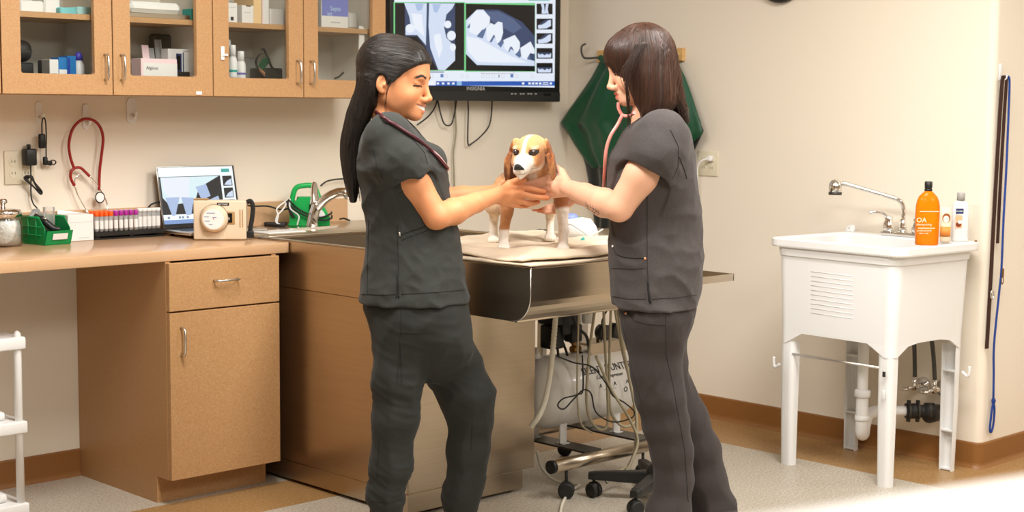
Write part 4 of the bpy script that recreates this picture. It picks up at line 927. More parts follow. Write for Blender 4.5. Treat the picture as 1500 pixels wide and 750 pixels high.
xp('cone_ring', MB().lathe([(.0525, .002), (.0535, .004), (.0535, .008), (.0525, .010)], 36, M=RF, cap=False), mat('gold_ring', s2l((150, 118, 70)), .3, .8), cone)
xp('cone_face', MB().lathe([(.0385, .0355), (.0385, .0375)], 36, M=RF), PAPER, cone)
for a, z, l in ((-.020, .022, .03), (-.035, .008, .018), (-.033, -.008, .02), (-.006, .006, .016), (-.02, -.02, .014)):
    xp('print_line', MB().box((-.020+a+.01-l/2, -.0386, .083+z-.0012), (-.020+a+.01+l/2, -.0376, .083+z+.0012)), IC, cone)
xp('red_dot', MB().ball((-.019, -.038, .083), .0022, 8, 6), flat('red_print', (210, 40, 40)), cone)
xp('badge', MB().box((-.010+.0, -.0015, .1295), (.035, .001, .1415), .001), GLOSS, body)
text_mesh('NOMAD', .0095, PAPER, 'lettering', t.o, Matrix.Translation(-Vector(t.loc)) @ MX @ Matrix.Translation((.0125, -.0022, .1355)) @ Matrix.Rotation(math.pi/2, 4, 'X'), .0003)
xp('window_frame', MB().box((.022, -.002, .060), (.056, .001, .108), .003, 2), mat('tan_plastic', s2l((176, 140, 92)), .4), body)
xp('window', MB().box((.020, -.003, .066), (.046, -.001, .102)), GLOSS, body); xp('window_light', MB().box((.033, -.0036, .078), (.036, -.0029, .086)), PAPER, body)
for x in (.075, .084): xp('vent_slot', MB().box((x-.0018, -.001, .048), (x+.0018, .0005, .115)), mat('tan_plastic', s2l((176, 140, 92)), .4), body)
xp('lower_panel', MB().box((-.062, -.0012, .004), (.016, .0005, .034), .002), CRE, body)
xp('wrist_strap', MB().tube(spline([(.100, .025, .142), (.113, .020, .146), (.122, .018, .125), (.118, .018, .08), (.112, .018, .045), (.110, .02, .02)], 6), .009, 10, flatx=.7), mat('black_webbing', (.012, .012, .012), .8, var=(90., .4, (.03, .03, .03)), bump=(200., .6, .002)))
xp('strap_clip', MB().box((.099, .008, .008), (.124, .032, .034), .003, 2), BLACK)
# ---- green ultrasonic device behind the faucet
c0 = np.array((.965, -.150, TZ+.0003)); MX2 = frame(c0, xa, ya)
GD = mat('bright_green_plastic', s2l((20, 172, 84)), .35, var=(9., .2, s2l((12, 150, 68))))
t = Thing('green_charger', 'green and white tabletop device with carrying handle behind the faucet', 'device', c0)
def gp(name, mb, m, parent=None):
    mb.v = [tuple(MX2 @ Vector(p)) for p in mb.v]; return t.part(name, mb, m, parent)
body = gp('body', MB().prism([(-.07, 0), (.095, 0), (.095, .035), (.068, .085), (.02, .12), (-.03, .12), (-.058, .09), (-.07, .05)], 1, 0, .06), GD)
gp('front_panel', MB().prism([(.012, .038), (.078, .038), (.075, .05), (.05, .088), (.015, .108)], 1, -.004, -.0005), WHITEP, body)
gp('dark_display', MB().prism([(.012, .062), (.050, .062), (.036, .09), (.012, .09)], 1, -.006, -.0045), GLOSS, body)
gp('dial', MB().cyl((.04, -.0045, .05), (.04, -.007, .05), .008, 16), WHITEP, body)
gp('carry_handle', MB().tube(spline([(-.058, .03, .02), (-.062, .03, .09), (-.048, .03, .15), (-.015, .03, .165), (.03, .03, .16), (.055, .03, .10)], 7), .011, 12), GD)
gp('foot', MB().box((-.075, -.02, .0), (-.02, .02, .012), .003), GD)
gp('wrapped_cable', MB().tube(spline([(-.075, -.012, .11), (-.03, -.016, .07), (.02, -.016, .045), (.06, -.014, .036), (.098, -.008, .05), (.102, .03, .055)], 8), .004, 8), RUBBER)
gp('wrapped_cable', MB().tube(spline([(-.078, -.010, .095), (-.035, -.02, .06), (.02, -.02, .035), (.07, -.016, .024), (.101, -.008, .032), (.103, .03, .04)], 8), .004, 8), RUBBER)
gp('wrapped_cable', MB().tube(spline([(-.080, -.010, .105), (-.066, -.014, .06), (-.05, -.016, .035)], 8), .006, 8), RUBBER)
t = Thing('white_cable_coil', 'white cable falling in loops beside the green device', 'cable', c0+xa*-.11)
for k, (a, w_) in enumerate(((-.088, .0), (-.115, .006), (-.062, .003))):
    mb = MB().tube(spline([(-.075+k*.004, -.005, .112), (a-.004, -.02-w_, .075), (a-.030+.03*k, -.03, .045), (a-.036+.032*k, -.035, .018), (a-.015+.02*k, -.04, .0065)], 8), .0032, 8)
    mb.v = [tuple(MX2 @ Vector(p)) for p in mb.v]; t.part('strand', mb, WHITEP)
t = Thing('black_handpiece', 'flat black handpiece lying on the deck by the backsplash', 'tool', c0+xa*-.13)
mb = MB().box((-.175, -.01, .0005), (-.082, .018, .016), .005, 2); mb.v = [tuple(MX2 @ Vector(p)) for p in mb.v]; t.part('handle', mb, BLACK)
mb = MB().tube(spline([(-.16, -.012, .007), (-.12, -.06, .007), (-.09, -.07, .007), (-.10, -.012, .007)], 6), .006, 8); mb.v = [tuple(MX2 @ Vector(p)) for p in mb.v]; t.part('cord', mb, RUBBER)
def wire(name, pts, r, m, lab, cat='cable'):
    p = spline(pts, 10); o = MB().tube(p, r, 8).build(name, m, None, p[0]); o.location = tuple(map(float, p[0])); return tag(o, lab, cat)
wire('power_cable', [onp(234, 296, 1, -.05), onp(228, 297, 1, -.045), onp(221, 300, 1, -.04), onp(216, 306, 1, -.03)], .0035, RUBBER, 'short black cable arching behind the laptop lid')
wire('power_cable', [onp(358, 300, 1, -.12), onp(372, 302, 1, -.08), onp(392, 302, 1, -.07), onp(412, 307, 1, -.07), onp(425, 304, 1, -.08), onp(433, 297, 1, -.10), onp(437, 288, 1, -.105)], .0035, RUBBER, 'black cable running along the backsplash to the green device')
wire('power_cable', [onp(470, 272, 1, -.075), onp(478, 266, 1, -.05), onp(490, 263, 1, -.04), onp(505, 262, 1, -.03), onp(530, 263, 1, -.03), onp(560, 268, 1, -.03)], .0035, RUBBER, 'black cable arching from the faucet towards the person')
wire('power_cable', [onp(498, 321, 1, -.12), onp(504, 320, 1, -.10), onp(512, 323, 1, -.09)], .004, RUBBER, 'stub of black cable at the right of the green device')
single('steel_plate_item', MB().box((.60, -.40, TZ+.0004), (.78, -.295, TZ+.006), .002), WHITEP, 'flat white tray lying on the deck left of the faucet', 'tray', loc=(.69, -.35, TZ))
# ---- device and small things on the far end of the table
t = Thing('white_scaler_unit', 'white dental scaler unit with rounded top at the back of the table', 'device', (1.285, -1.39, TZ+.022))
zt = TZ+.022
rows = [(0, .072, .060), (.03, .072, .060), (.052, .064, .052), (.066, .045, .04), (.072, .012, .012)]
cS = np.array((1.285, -1.40, zt)); body = None
rings = []
for z, a, d in rows:
    rings.append([cS+fxv*(a*math.copysign(abs(math.cos(g))**.7, math.cos(g)))+fyv*(d*math.copysign(abs(math.sin(g))**.7, math.sin(g)))+np.array((0, 0, z+(.012*math.cos(g) if 0 < z < .06 else 0)*-1)) for g in np.linspace(0, 2*math.pi, 33)[:-1]])
body = t.part('housing', MB().loft(rings), WHITEP)
t.part('blue_knob', MB().lathe([(.026, 0), (.026, .006), (.022, .016), (.012, .022), (.001, .023)], 20, c=cS+fxv*-.028+np.array((0, 0, .064))), flat('periwinkle_plastic', (128, 146, 214), .4))
for a in (-.045, -.055, -.064): t.part('port', MB().tube([cS+fxv*a-fyv*(.052+.6*(a+.045))+np.array((0, 0, .03)), cS+fxv*a-fyv*(.064+.6*(a+.045))+np.array((0, 0, .034))], .005, 10), BLACK)
t.part('logo_mark', MB().box(cS-(.012, .01, -.0715), cS+(.010, .004, .0735)), TEAL if False else flat('teal_print', (90, 150, 140)))
t.part('cord', MB().tube(spline([cS+fxv*-.055-fyv*.055+np.array((0, 0, .045)), cS+fxv*-.03-fyv*.075+np.array((0, 0, .050)), cS+fxv*.01-fyv*.085+np.array((0, 0, .026)), cS+fxv*.04-fyv*.088+np.array((0, 0, .012)), cS+fxv*.085-fyv*.07+np.array((0, 0, .034))], 8), .0035, 8), mat('grey_cord', s2l((190, 190, 186)), .5, var=(30., .1, s2l((175, 175, 170)))))
# ---- hooks, cords, stethoscope and outlet on the back wall
def adhesive_hook(x, z, h, w_, lab):
    t = Thing('adhesive_hook', lab, 'hook', (x, -.004, z), 'white adhesive hooks')
    r = w_/2; arc = [(x+r*math.cos(a), z+h/2-r+r*math.sin(a)) for a in np.linspace(0, math.pi, 9)]+[(x+r*math.cos(a), z-h/2+r+r*math.sin(a)) for a in np.linspace(math.pi, 2*math.pi, 9)]
    t.part('plate', MB().prism(arc, 1, -.006, -.0005), WHITEP)
    t.part('prong', MB().tube(spline([(x, -.006, z-h*.18), (x+.002, -.020, z-h*.28), (x+.004, -.030, z-h*.18), (x+.004, -.032, z-h*.02)], 5), [.006]*8+[.0055]*8, 10), WHITEP)
adhesive_hook(-.138, 1.382, .082, .026, 'white adhesive hook holding a thin black cord')
adhesive_hook(.051, 1.368, .096, .026, 'white adhesive hook holding the red stethoscope')
adhesive_hook(.245, 1.392, .098, .042, 'empty white adhesive hook, rightmost under the cabinets')
t = Thing('wall_outlet', 'ivory double outlet plate at the left edge above the counter', 'outlet', (-.22, -.003, 1.18))
t.part('cover_plate', MB().box((-.277, -.006, 1.121), (-.160, -.0005, 1.244), .002, 2), IVORY)
for dx in (-.025, .025):
    for dz in (.021, -.021):
        s = t.part('socket', MB().cyl((-.2185+dx, -.0075, 1.1825+dz), (-.2185+dx, -.0058, 1.1825+dz), .0165, 18), IVORY)
        for e in (-.006, .006): t.part('slot', MB().box((-.2185+dx+e-.001, -.0081, 1.1825+dz-.003), (-.2185+dx+e+.001, -.0074, 1.1825+dz+.006)), BLACK, s)
t = Thing('power_adapter', 'black plug-in power adapter with bundled cord in the left outlet', 'adapter', (-.188, -.02, 1.21))
t.part('adapter_body', MB().box((-.212, -.045, 1.190), (-.168, -.0085, 1.252), .006, 2).box((-.196, -.030, 1.252), (-.184, -.012, 1.268), .003), BLACK)
t.part('cord', MB().tube(spline([(-.188, -.03, 1.19), (-.186, -.026, 1.14), (-.186, -.024, 1.08), (-.178, -.024, 1.05), (-.17, -.04, 1.03), (-.172, -.05, 1.00)], 8), .0028, 8), RUBBER)
for k in range(3): t.part('cord_bundle', MB().tube(spline([(-.214+.006*k, -.034, 1.150-.004*k), (-.20+.005*k, -.040, 1.152), (-.175, -.042, 1.122-.003*k), (-.152, -.040, 1.095), (-.155, -.036, 1.085+.004*k), (-.18, -.034, 1.112), (-.212+.004*k, -.032, 1.140), (-.214+.006*k, -.034, 1.150-.004*k)], 6), .0032, 8), RUBBER)
t = Thing('earphone_lead', 'thin black cord with small black box and connector on a hook', 'cable', (-.135, -.03, 1.33))
t.part('cord', MB().tube(spline([(-.141, -.03, 1.305), (-.140, -.03, 1.345), (-.136, -.034, 1.364), (-.128, -.034, 1.352), (-.123, -.028, 1.30), (-.124, -.026, 1.245), (-.124, -.026, 1.222)], 8), .0025, 8), RUBBER)
t.part('inline_box', MB().box((-.155, -.04, 1.252), (-.130, -.022, 1.306), .006, 2), BLACK)
t.part('connector', MB().box((-.138, -.034, 1.190), (-.120, -.02, 1.222), .006, 2).tube([(-.125, -.026, 1.20), (-.105, -.026, 1.196)], .009, 10).tube([(-.098+.012*math.cos(a), -.026, 1.200+.008*math.sin(a)) for a in np.linspace(0, 2*math.pi, 13)[:-1]], .0025, 6, closed=True), BLACK)
REDT = mat('red_tubing', s2l((150, 26, 20)), .35, var=(20., .2, s2l((130, 18, 14))))
t = Thing('stethoscope', 'red stethoscope hanging from a hook on the back wall', 'stethoscope', (.04, -.03, 1.35))
def WA(px, py, Y=-.032): return onp(px, py, 1, Y)
t.part('tubing', MB().tube(spline([WA(109, 248), WA(103, 230), WA(101, 210), WA(106, 190), WA(116, 178), WA(126, 174, -.040), WA(138, 177), WA(147, 187), WA(151, 203), WA(149, 225), WA(146, 250), WA(145, 279)], 8), .0055, 10), REDT)
t.part('yoke', MB().tube(spline([WA(109, 272), WA(104, 262), WA(104, 252), WA(110, 246), WA(118, 246), WA(125, 252), WA(131, 258)], 7), .0055, 10), REDT)
t.part('ear_tube', MB().tube(spline([WA(109, 272), WA(115, 288), WA(124, 304), WA(132, 318, -.045)], 6), .0028, 8), CHROME)
t.part('ear_tube', MB().tube(spline([WA(131, 258), WA(140, 268), WA(150, 283), WA(157, 299), WA(156, 310, -.04)], 6), .0028, 8), CHROME)
t.part('thin_ring', MB().tube(spline([WA(110, 270, -.02), WA(110, 262, -.02), WA(116, 256, -.02), WA(122, 260, -.02)], 6), .0015, 6), CHROME)
cc = WA(144.5, 289)
hd = t.part('chest_piece', MB().tube([cc+(0, .006, 0), cc-(0, .004, 0), cc-(0, .010, 0)], [.016, .0195, .0195], 22), CHROME)
t.part('diaphragm', MB().tube([cc-(0, .0101, 0), cc-(0, .0115, 0)], .017, 22), WHITEP, hd)
t.part('rim', MB().tube([cc+np.array((.0185*math.cos(a), -.0105, .0205*math.sin(a))) for a in np.linspace(0, 2*math.pi, 25)[:-1]], .0022, 6, closed=True), BLACK, hd)
# ---- white plastic shelf rack at the left edge
t = Thing('shelf_rack', 'white plastic three-tier shelf rack cut by the left edge', 'rack', (-.62, -.45, 0))
for x, y in ((-.487, -.505), (-.487, -.27), (-.80, -.505), (-.80, -.27)):
    t.part('post', MB().lathe([(.0135, 0), (.0135, .64), (.012, .652), (.006, .660), (.001, .662)], 16, c=(x, y, 0)), WHITEP)
for z in (.035, .315, .600):
    s = t.part('shelf', MB().box((-.822, -.527, z), (-.465, -.248, z+.042), .006, 2), WHITEP)
for z, m, n_ in ((.0775, PAPER, 'folded cloth lying on the bottom tier of the shelf rack'), (.3575, WHITEP, 'white tub on the middle tier of the shelf rack')):
    single('stored_item', MB().box((-.70, -.48, z), (-.52, -.32, z+.03), .01, 2), m, n_, 'item', loc=(-.6, -.4, z))
# ================================================================== contents of the wall cabinets
ZB = UZ+.0183; ZS = SHZ+.0192
def cbox(name, px0, px1, ptop, Y, dep, z0, m, lab, cat='box', extra=None, bev=.0015, group=None):
    a = onp(px0, 60, 1, Y)[0]; b = onp(px1, 60, 1, Y)[0]; zt = onp((px0+px1)/2, ptop, 1, Y)[2]
    T = Thing(name, lab, cat, ((a+b)/2, Y+dep/2, z0), group)
    T.part('carton', MB().box((a, Y, z0), (b, Y+dep, zt), bev), m)
    T.f = (a, b, Y, z0, zt)
    return T
def cprint(T, x0, x1, z0, z1, m, name='print_panel'):
    a, b, Y, zb, zt = T.f
    return T.part(name, MB().box((a+(b-a)*x0, Y-.0008, zb+(zt-zb)*z0), (a+(b-a)*x1, Y-.0001, zb+(zt-zb)*z1)), m)
def ctext(T, txt, size, x, z, m, sx=1.):
    a, b, Y, zb, zt = T.f
    return text_mesh(txt, size, m, 'lettering', T.o, frame((a+(b-a)*x-T.loc[0], Y-.0012-T.loc[1], zb+(zt-zb)*z-T.loc[2]), (1, 0, 0), (0, 0, 1)), .0003, sx)
BLUEC = flat('blue_card', (30, 120, 190)); BLUED = flat('deep_blue_print', (36, 60, 170)); TEALC = flat('teal_card', (20, 160, 150)); PINK = flat('pink_card', (244, 214, 218)); PURP = flat('periwinkle_print', (120, 130, 205)); BLKC = mat('black_case', (.012, .012, .012), .5, var=(30., .3, (.02, .02, .02)))
# left door
def XK(px): return onp(px, 80, 1, -.23)[0]
t = Thing('black_case', 'rounded black case on top of two more black cases in the cabinet', 'case', (-.31, -.17, ZB+.09))
t.part('shell', MB().box((-.425, -.23, ZB+.092), (XK(52), -.12, ZB+.170), .034, 4), BLKC); t.part('zip_line', MB().box((-.40, -.2305, ZB+.129), (XK(48), -.2300, ZB+.131)), DARK)
single('black_case', MB().box((-.422, -.23, ZB+.040), (XK(50), -.11, ZB+.0915), .008, 2), BLKC, 'black box-shaped case in the middle of the black stack', 'case', loc=(-.35, -.17, ZB+.04))
single('black_case', MB().box((-.422, -.24, ZB), (XK(47), -.10, ZB+.0395), .006, 2), BLKC, 'lowest black case of the stack in the left cabinet', 'case', loc=(-.35, -.17, ZB))
single('black_case', MB().box((XK(47.5), -.24, ZB), (XK(68), -.14, ZB+.030), .004), BLKC, 'low black case in front of the white carton, left cabinet', 'case', loc=(-.28, -.19, ZB))
t = cbox('small_carton', 64, 72, 88, -.17, .05, ZB, flat('grey_card', (90, 92, 96)), 'narrow grey carton behind the low black case')
t = cbox('small_carton', 72, 85, 87, -.23, .06, ZB, PAPER, 'white carton left of the blue ones in the left cabinet')
cprint(t, .2, .8, .5, .54, SILV)
t = cbox('small_carton', 85, 98, 84, -.23, .06, ZB, BLUEC, 'blue and white carton second in the left cabinet')
cprint(t, .05, .95, .0, .62, PAPER)
t = cbox('small_carton', 98, 111, 82, -.235, .06, ZB, BLUEC, 'bright blue carton beside the spray bottle'); cprint(t, .05, .3, .05, .95, BLUED)
bx = onp(118.5, 60, 1, -.235)[0]
t = Thing('disinfectant_bottle', 'white bottle with violet cap and blue label in the left cabinet', 'bottle', (bx, -.215, ZB))
body = t.part('bottle_body', MB().lathe([(.020, 0), (.0215, .003), (.0215, .080), (.018, .092), (.013, .098), (.013, .104)], 22, c=(bx, -.215, ZB)), WHITEP)
t.part('cap', MB().lathe([(.0145, .104), (.0145, .122), (.011, .128), (.008, .134)], 18, c=(bx, -.215, ZB)), flat('violet_cap', (76, 70, 180), .4)); t.part('label', MB().box((bx-.008, -.2372, ZB+.004), (bx+.011, -.2362, ZB+.040)), BLUED, body)
# top of the left shelf
cbox('folded_pack', 30, 66, 1, -.24, .12, ZS, PAPER, 'white pack at the left on the upper shelf', 'pack', bev=.006)
cbox('folded_pack', 66, 90, -6, -.22, .1, ZS, PAPER, 'second white pack on the upper shelf of the left cabinet', 'pack', bev=.006)
cbox('teal_pack', 89, 114, 11, -.25, .08, ZS, flat('pale_teal', (120, 196, 200)), 'pale teal flat pack lying on the upper shelf', 'pack', bev=.004)
cbox('teal_pack', 114, 137, 10, -.26, .08, ZS, flat('pale_teal_print', (168, 214, 214)), 'pale teal and white pack beside the shelf end', 'pack', bev=.004)
# second door
XC1 = U0+UW
t = cbox('small_carton', 191, 207, 89, -.20, .05, ZB, PAPER, 'small white carton at the left behind the pink box')
cprint(t, .4, .5, .5, .9, SILV)
t = cbox('pink_carton', 206, 259, 86, -.285, .07, ZB, PINK, 'white and pink carton in front of the second cabinet door'); cprint(t, .06, 1., .0, .86, PAPER); ctext(t, 'Alginot', .017, .30, .70, INK); cprint(t, .1, .35, .12, .14, SILV); cprint(t, .68, .95, .1, .14, SILV); cprint(t, .1, .12, .05, .2, SILV)
t = cbox('stool_carton', 246, 290, 72, -.215, .05, ZB+.034, PAPER, 'white carton with blue stripe and small portrait, second cabinet'); cprint(t, .02, 1, .10, .18, NAVY); cprint(t, .26, .44, .30, .86, NAVY, 'picture'); cprint(t, .29, .40, .36, .80, flat('portrait_print', (200, 140, 120)), 'picture_figure'); cprint(t, .40, .52, .06, .20, ORANGE); cprint(t, .62, .70, .06, .20, ORANGE); cprint(t, .5, .95, .92, .95, SILV); cprint(t, .48, .51, .2, .9, NAVY)
cbox('dark_tray', 246, 290, 105, -.22, .055, ZB, BLKC, 'black tray under the portrait carton', 'tray')
t = cbox('dark_pouch', 224, 262, 50, -.09, .04, ZB, flat('dark_olive', (60, 62, 50)), 'dark pouch at the back of the second cabinet', 'pouch', bev=.01)
cbox('dark_pouch', 263, 280, 50, -.085, .03, ZB, flat('grey_olive', (92, 92, 84)), 'grey pouch against the cabinet back by the portrait carton', 'pouch', bev=.008)
x_ = onp(246, 80, 1, -.15)[0]
t = Thing('green_bottle', 'green bottle with orange disc cap behind the portrait carton', 'bottle', (x_, -.15, ZB))
t.part('bottle_body', MB().lathe([(.016, 0), (.017, .06), (.012, .10), (.006, .125)], 16, c=(x_, -.15, ZB)), flat('leaf_green', (70, 130, 60), .4)); t.part('disc', MB().tube([(x_-.018, -.172, ZB+.098), (x_-.018, -.178, ZB+.098)], .014, 18), flat('orange_disc', (226, 100, 40), .4))
for i, (px, py0, py1, m, lab) in enumerate(((212, 100, 66, PINK, 'pale pink packet leaning behind the pink carton'), (220, 100, 70, CPLAS, 'clear packet leaning beside the pink packet'), (231, 100, 58, CPLAS, 'tall clear pouch leaning in the second cabinet'))):
    p0 = onp(px+4, 100, 1, -.17); p1 = onp(px, py1, 1, -.15); d = np.array((.014, 0, 0))
    single('packet', MB().loft([[p0-d, p0+d, p0+d+(0, .006, 0), p0-d+(0, .006, 0)], [p1-d, p1+d, p1+d+(0, .004, 0), p1-d+(0, .004, 0)]], smooth=False), m, lab, 'packet', loc=p0)
tr_ = cbox('steel_tray', 190, 279, 20, -.30, .2, ZS, STEEL, 'flat steel tray on the upper shelf, second cabinet', 'tray')
cbox('folded_linen', 191, 268, 3, -.285, .15, tr_.f[4]+.0005, mat('linen', (.80, .79, .76), .9, var=(20., .2, (.74, .73, .70)), bump=(90., .4, .003)), 'white folded linen on the steel tray', 'linen', bev=.016)
cbox('teal_carton', 280, 292, 13, -.29, .06, ZS, TEALC, 'small teal carton at the end of the upper shelf')
# third door
def pill(px, ptop, Y, r, lab, band, m=WHITEP):
    x = onp(px, 90, 1, Y)[0]; h = onp(px, ptop, 1, Y)[2]-ZB
    T = Thing('pill_bottle', lab, 'bottle', (x, Y, ZB), 'white pill bottles')
    b_ = T.part('bottle_body', MB().lathe([(r*.93, 0), (r, .003), (r, h*.66), (r*.8, h*.74), (r*.62, h*.76)], 20, c=(x, Y, ZB)), m)
    T.part('cap', MB().lathe([(r*.72, h*.76), (r*.72, h-.002), (r*.66, h)], 20, c=(x, Y, ZB)), WHITEP)
    T.part('label_band', MB().lathe([(r+.0004, h*.42), (r+.0004, h*.47)], 20, c=(x, Y, ZB), cap=False), band, b_)
    T.part('label_print', MB().lathe([(r+.0004, h*.30), (r+.0004, h*.315)], 20, c=(x, Y, ZB), cap=False), SILV, b_)
pill(334, 58, -.20, .016, 'white pill bottle at the window edge, tallest of three', flat('teal_print', (90, 150, 140)))
pill(341, 66, -.245, .017, 'white pill bottle with teal band, in the middle', TEALC)
pill(353, 75, -.26, .018, 'white pill bottle with violet band, shortest and rightmost', flat('violet_print', (110, 100, 180)))
cbox('clear_tub', 356, 376, 84, -.10, .05, ZB, CPLAS, 'clear plastic tub behind the shortest pill bottle', 'tub', bev=.006)
single('tissue_wad', MB().ball((onp(372, 105, 1, -.22)[0], -.22, ZB+.018), (.030, .02, .018), 16, 10), cot, 'crumpled white tissue beside the muzzle', 'tissue', loc=(onp(372, 105, 1, -.22)[0], -.22, ZB))
def CP(px, py, Y=-.23): return onp(px, py, 1, Y)
t = Thing('dog_muzzle', 'black and green strap muzzle lying in the third cabinet', 'muzzle', CP(395, 112))
t.part('strap', strap([CP(390, 113), CP(378, 100), CP(375, 90), CP(380, 80), CP(386, 78)], .012, .003, (0, 1, 0)), BLKF)
t.part('strap', strap([CP(384, 74), CP(386, 71), CP(392, 84), CP(398, 98), CP(404, 102)], .014, .003, (0, 1, 0)), BLKF)
t.part('green_cup', MB().loft([[CP(378, 97), CP(384, 86), CP(393, 83), CP(396, 90), CP(388, 100), CP(384, 103)], [CP(379, 97, -.205), CP(384, 88, -.205), CP(392, 85, -.205), CP(394, 90, -.205), CP(388, 99, -.205), CP(384, 102, -.205)]], smooth=False), GREEN)
t.part('tan_pad', MB().loft([[CP(378, 98, -.235), CP(388, 106, -.235), CP(388, 112, -.235), CP(380, 103, -.235)], [CP(378, 98, -.225), CP(388, 106, -.225), CP(388, 112, -.225), CP(380, 103, -.225)]], smooth=False), flat('tan_leather', (206, 140, 100), .5))
a0 = CP(388, 113); a1 = CP(422, 100)
t.part('black_body', MB().box((a0[0], -.22, ZB), (a1[0], -.12, a1[2]), .008, 2), BLKF)
single('red_cup', MB().ball((onp(418, 97, 1, -.17)[0], -.085, ZB+.044), (.03, .02, .022), 16, 10), flat('dark_red', (130, 24, 30), .4), 'dark red round lid behind the black muzzle', 'lid', loc=(onp(418, 97, 1, -.17)[0], -.085, ZB+.03))
t = cbox('white_carton', 334, 348, 4, -.27, .05, ZS, PAPER, 'white carton with dark corner, left on the third shelf'); cprint(t, .3, .6, .12, .3, INK); cprint(t, .2, .8, .75, .78, SILV)
t = cbox('white_carton', 355, 372, 8, -.25, .06, ZS, PAPER, 'white carton with notched top on the third shelf'); cprint(t, .35, .75, .94, 1., flat('brown_card', (90, 66, 40))); cprint(t, .2, .7, .6, .63, SILV)
cbox('tan_binder', 372, 384, -14, -.24, .14, ZS, flat('sand_card', (232, 200, 150)), 'sand coloured binder standing on the third shelf', 'binder')
t = cbox('tall_carton', 384.8, 394.4, -18, -.25, .12, ZS, PAPER, 'tall white carton edged in pink beside the binder'); cprint(t, .0, .12, .0, 1., PINK); ctext(t, 'R', .016, .6, .88, INK)
cbox('white_carton', 395.5, 416, 13, -.25, .08, ZS, PAPER, 'plain low white carton at the right of the third shelf')
t = Thing('cabinet_latch', 'white childproof latch stuck on the third cabinet door', 'latch', (onp(325, 78, 1, -UD)[0], -UD-.003, 1.6))
q = onp(325.5, 78, 1, -UD)
t.part('plate', MB().box((q[0]-.008, -UD-.006, q[2]-.026), (q[0]+.008, -UD-.0004, q[2]+.026), .003, 2), WHITEP); t.part('bolt', MB().box((q[0]-.004, -UD-.010, q[2]-.010), (q[0]+.020, -UD-.0062, q[2]-.002), .001), WHITEP)
# small white bumper stickers under the door edge
for px in (291,):
    q = onp(px, 137, 1, -UD); single('felt_bumper', MB().box((q[0]-.012, -UD-.003, q[2]-.004), (q[0]+.012, -UD-.0004, q[2]+.008)), WHITEP, 'small white bumper at a cabinet door corner', 'bumper', loc=(q[0], -UD, q[2]))
# fourth door
t = cbox('purple_carton', 471, 510, -10, -.28, .10, ZS, PAPER, 'white carton with violet print on the fourth shelf'); cprint(t, .02, 1., .34, 1., PURP); ctext(t, 'Septo', .026, .52, .55, flat('cyan_print', (190, 220, 240)), .9); ctext(t, 'jet', .024, .3, .40, flat('cyan_print', (190, 220, 240))); cprint(t, .35, .7, .14, .18, SILV)
cbox('paper_roll_pack', 510, 526, 18, -.22, .1, ZS, PAPER, 'white bag bulging beside the violet carton', 'bag', bev=.012)
p = [CP(526, 38, -.30), CP(531, 38, -.30), CP(534, 42, -.302), CP(533, 92, -.302), CP(525, 92, -.302), CP(526, 60, -.302)]
single('white_paper_strip', MB().loft([p, [q+np.array((0, .004, 0)) for q in p]], smooth=False), PAPER, 'white paper hanging over the shelf edge in the fourth cabinet', 'paper', loc=p[0])
single('red_ball', MB().ball((onp(469, 110, 1, -.26)[0], -.25, ZB+.022), .022, 18, 12), flat('red_rubber', (206, 30, 34), .4), 'red ball at the left inside the fourth cabinet', 'ball', loc=(onp(469, 110, 1, -.26)[0], -.25, ZB))
p = spline([CP(490, 115, -.2), CP(497, 112, -.2), CP(503, 106, -.2)], 5)
single('black_clip', MB().tube(p, .004, 6), BLACK, 'small black clip lying in the fourth cabinet', 'clip', loc=p[0])
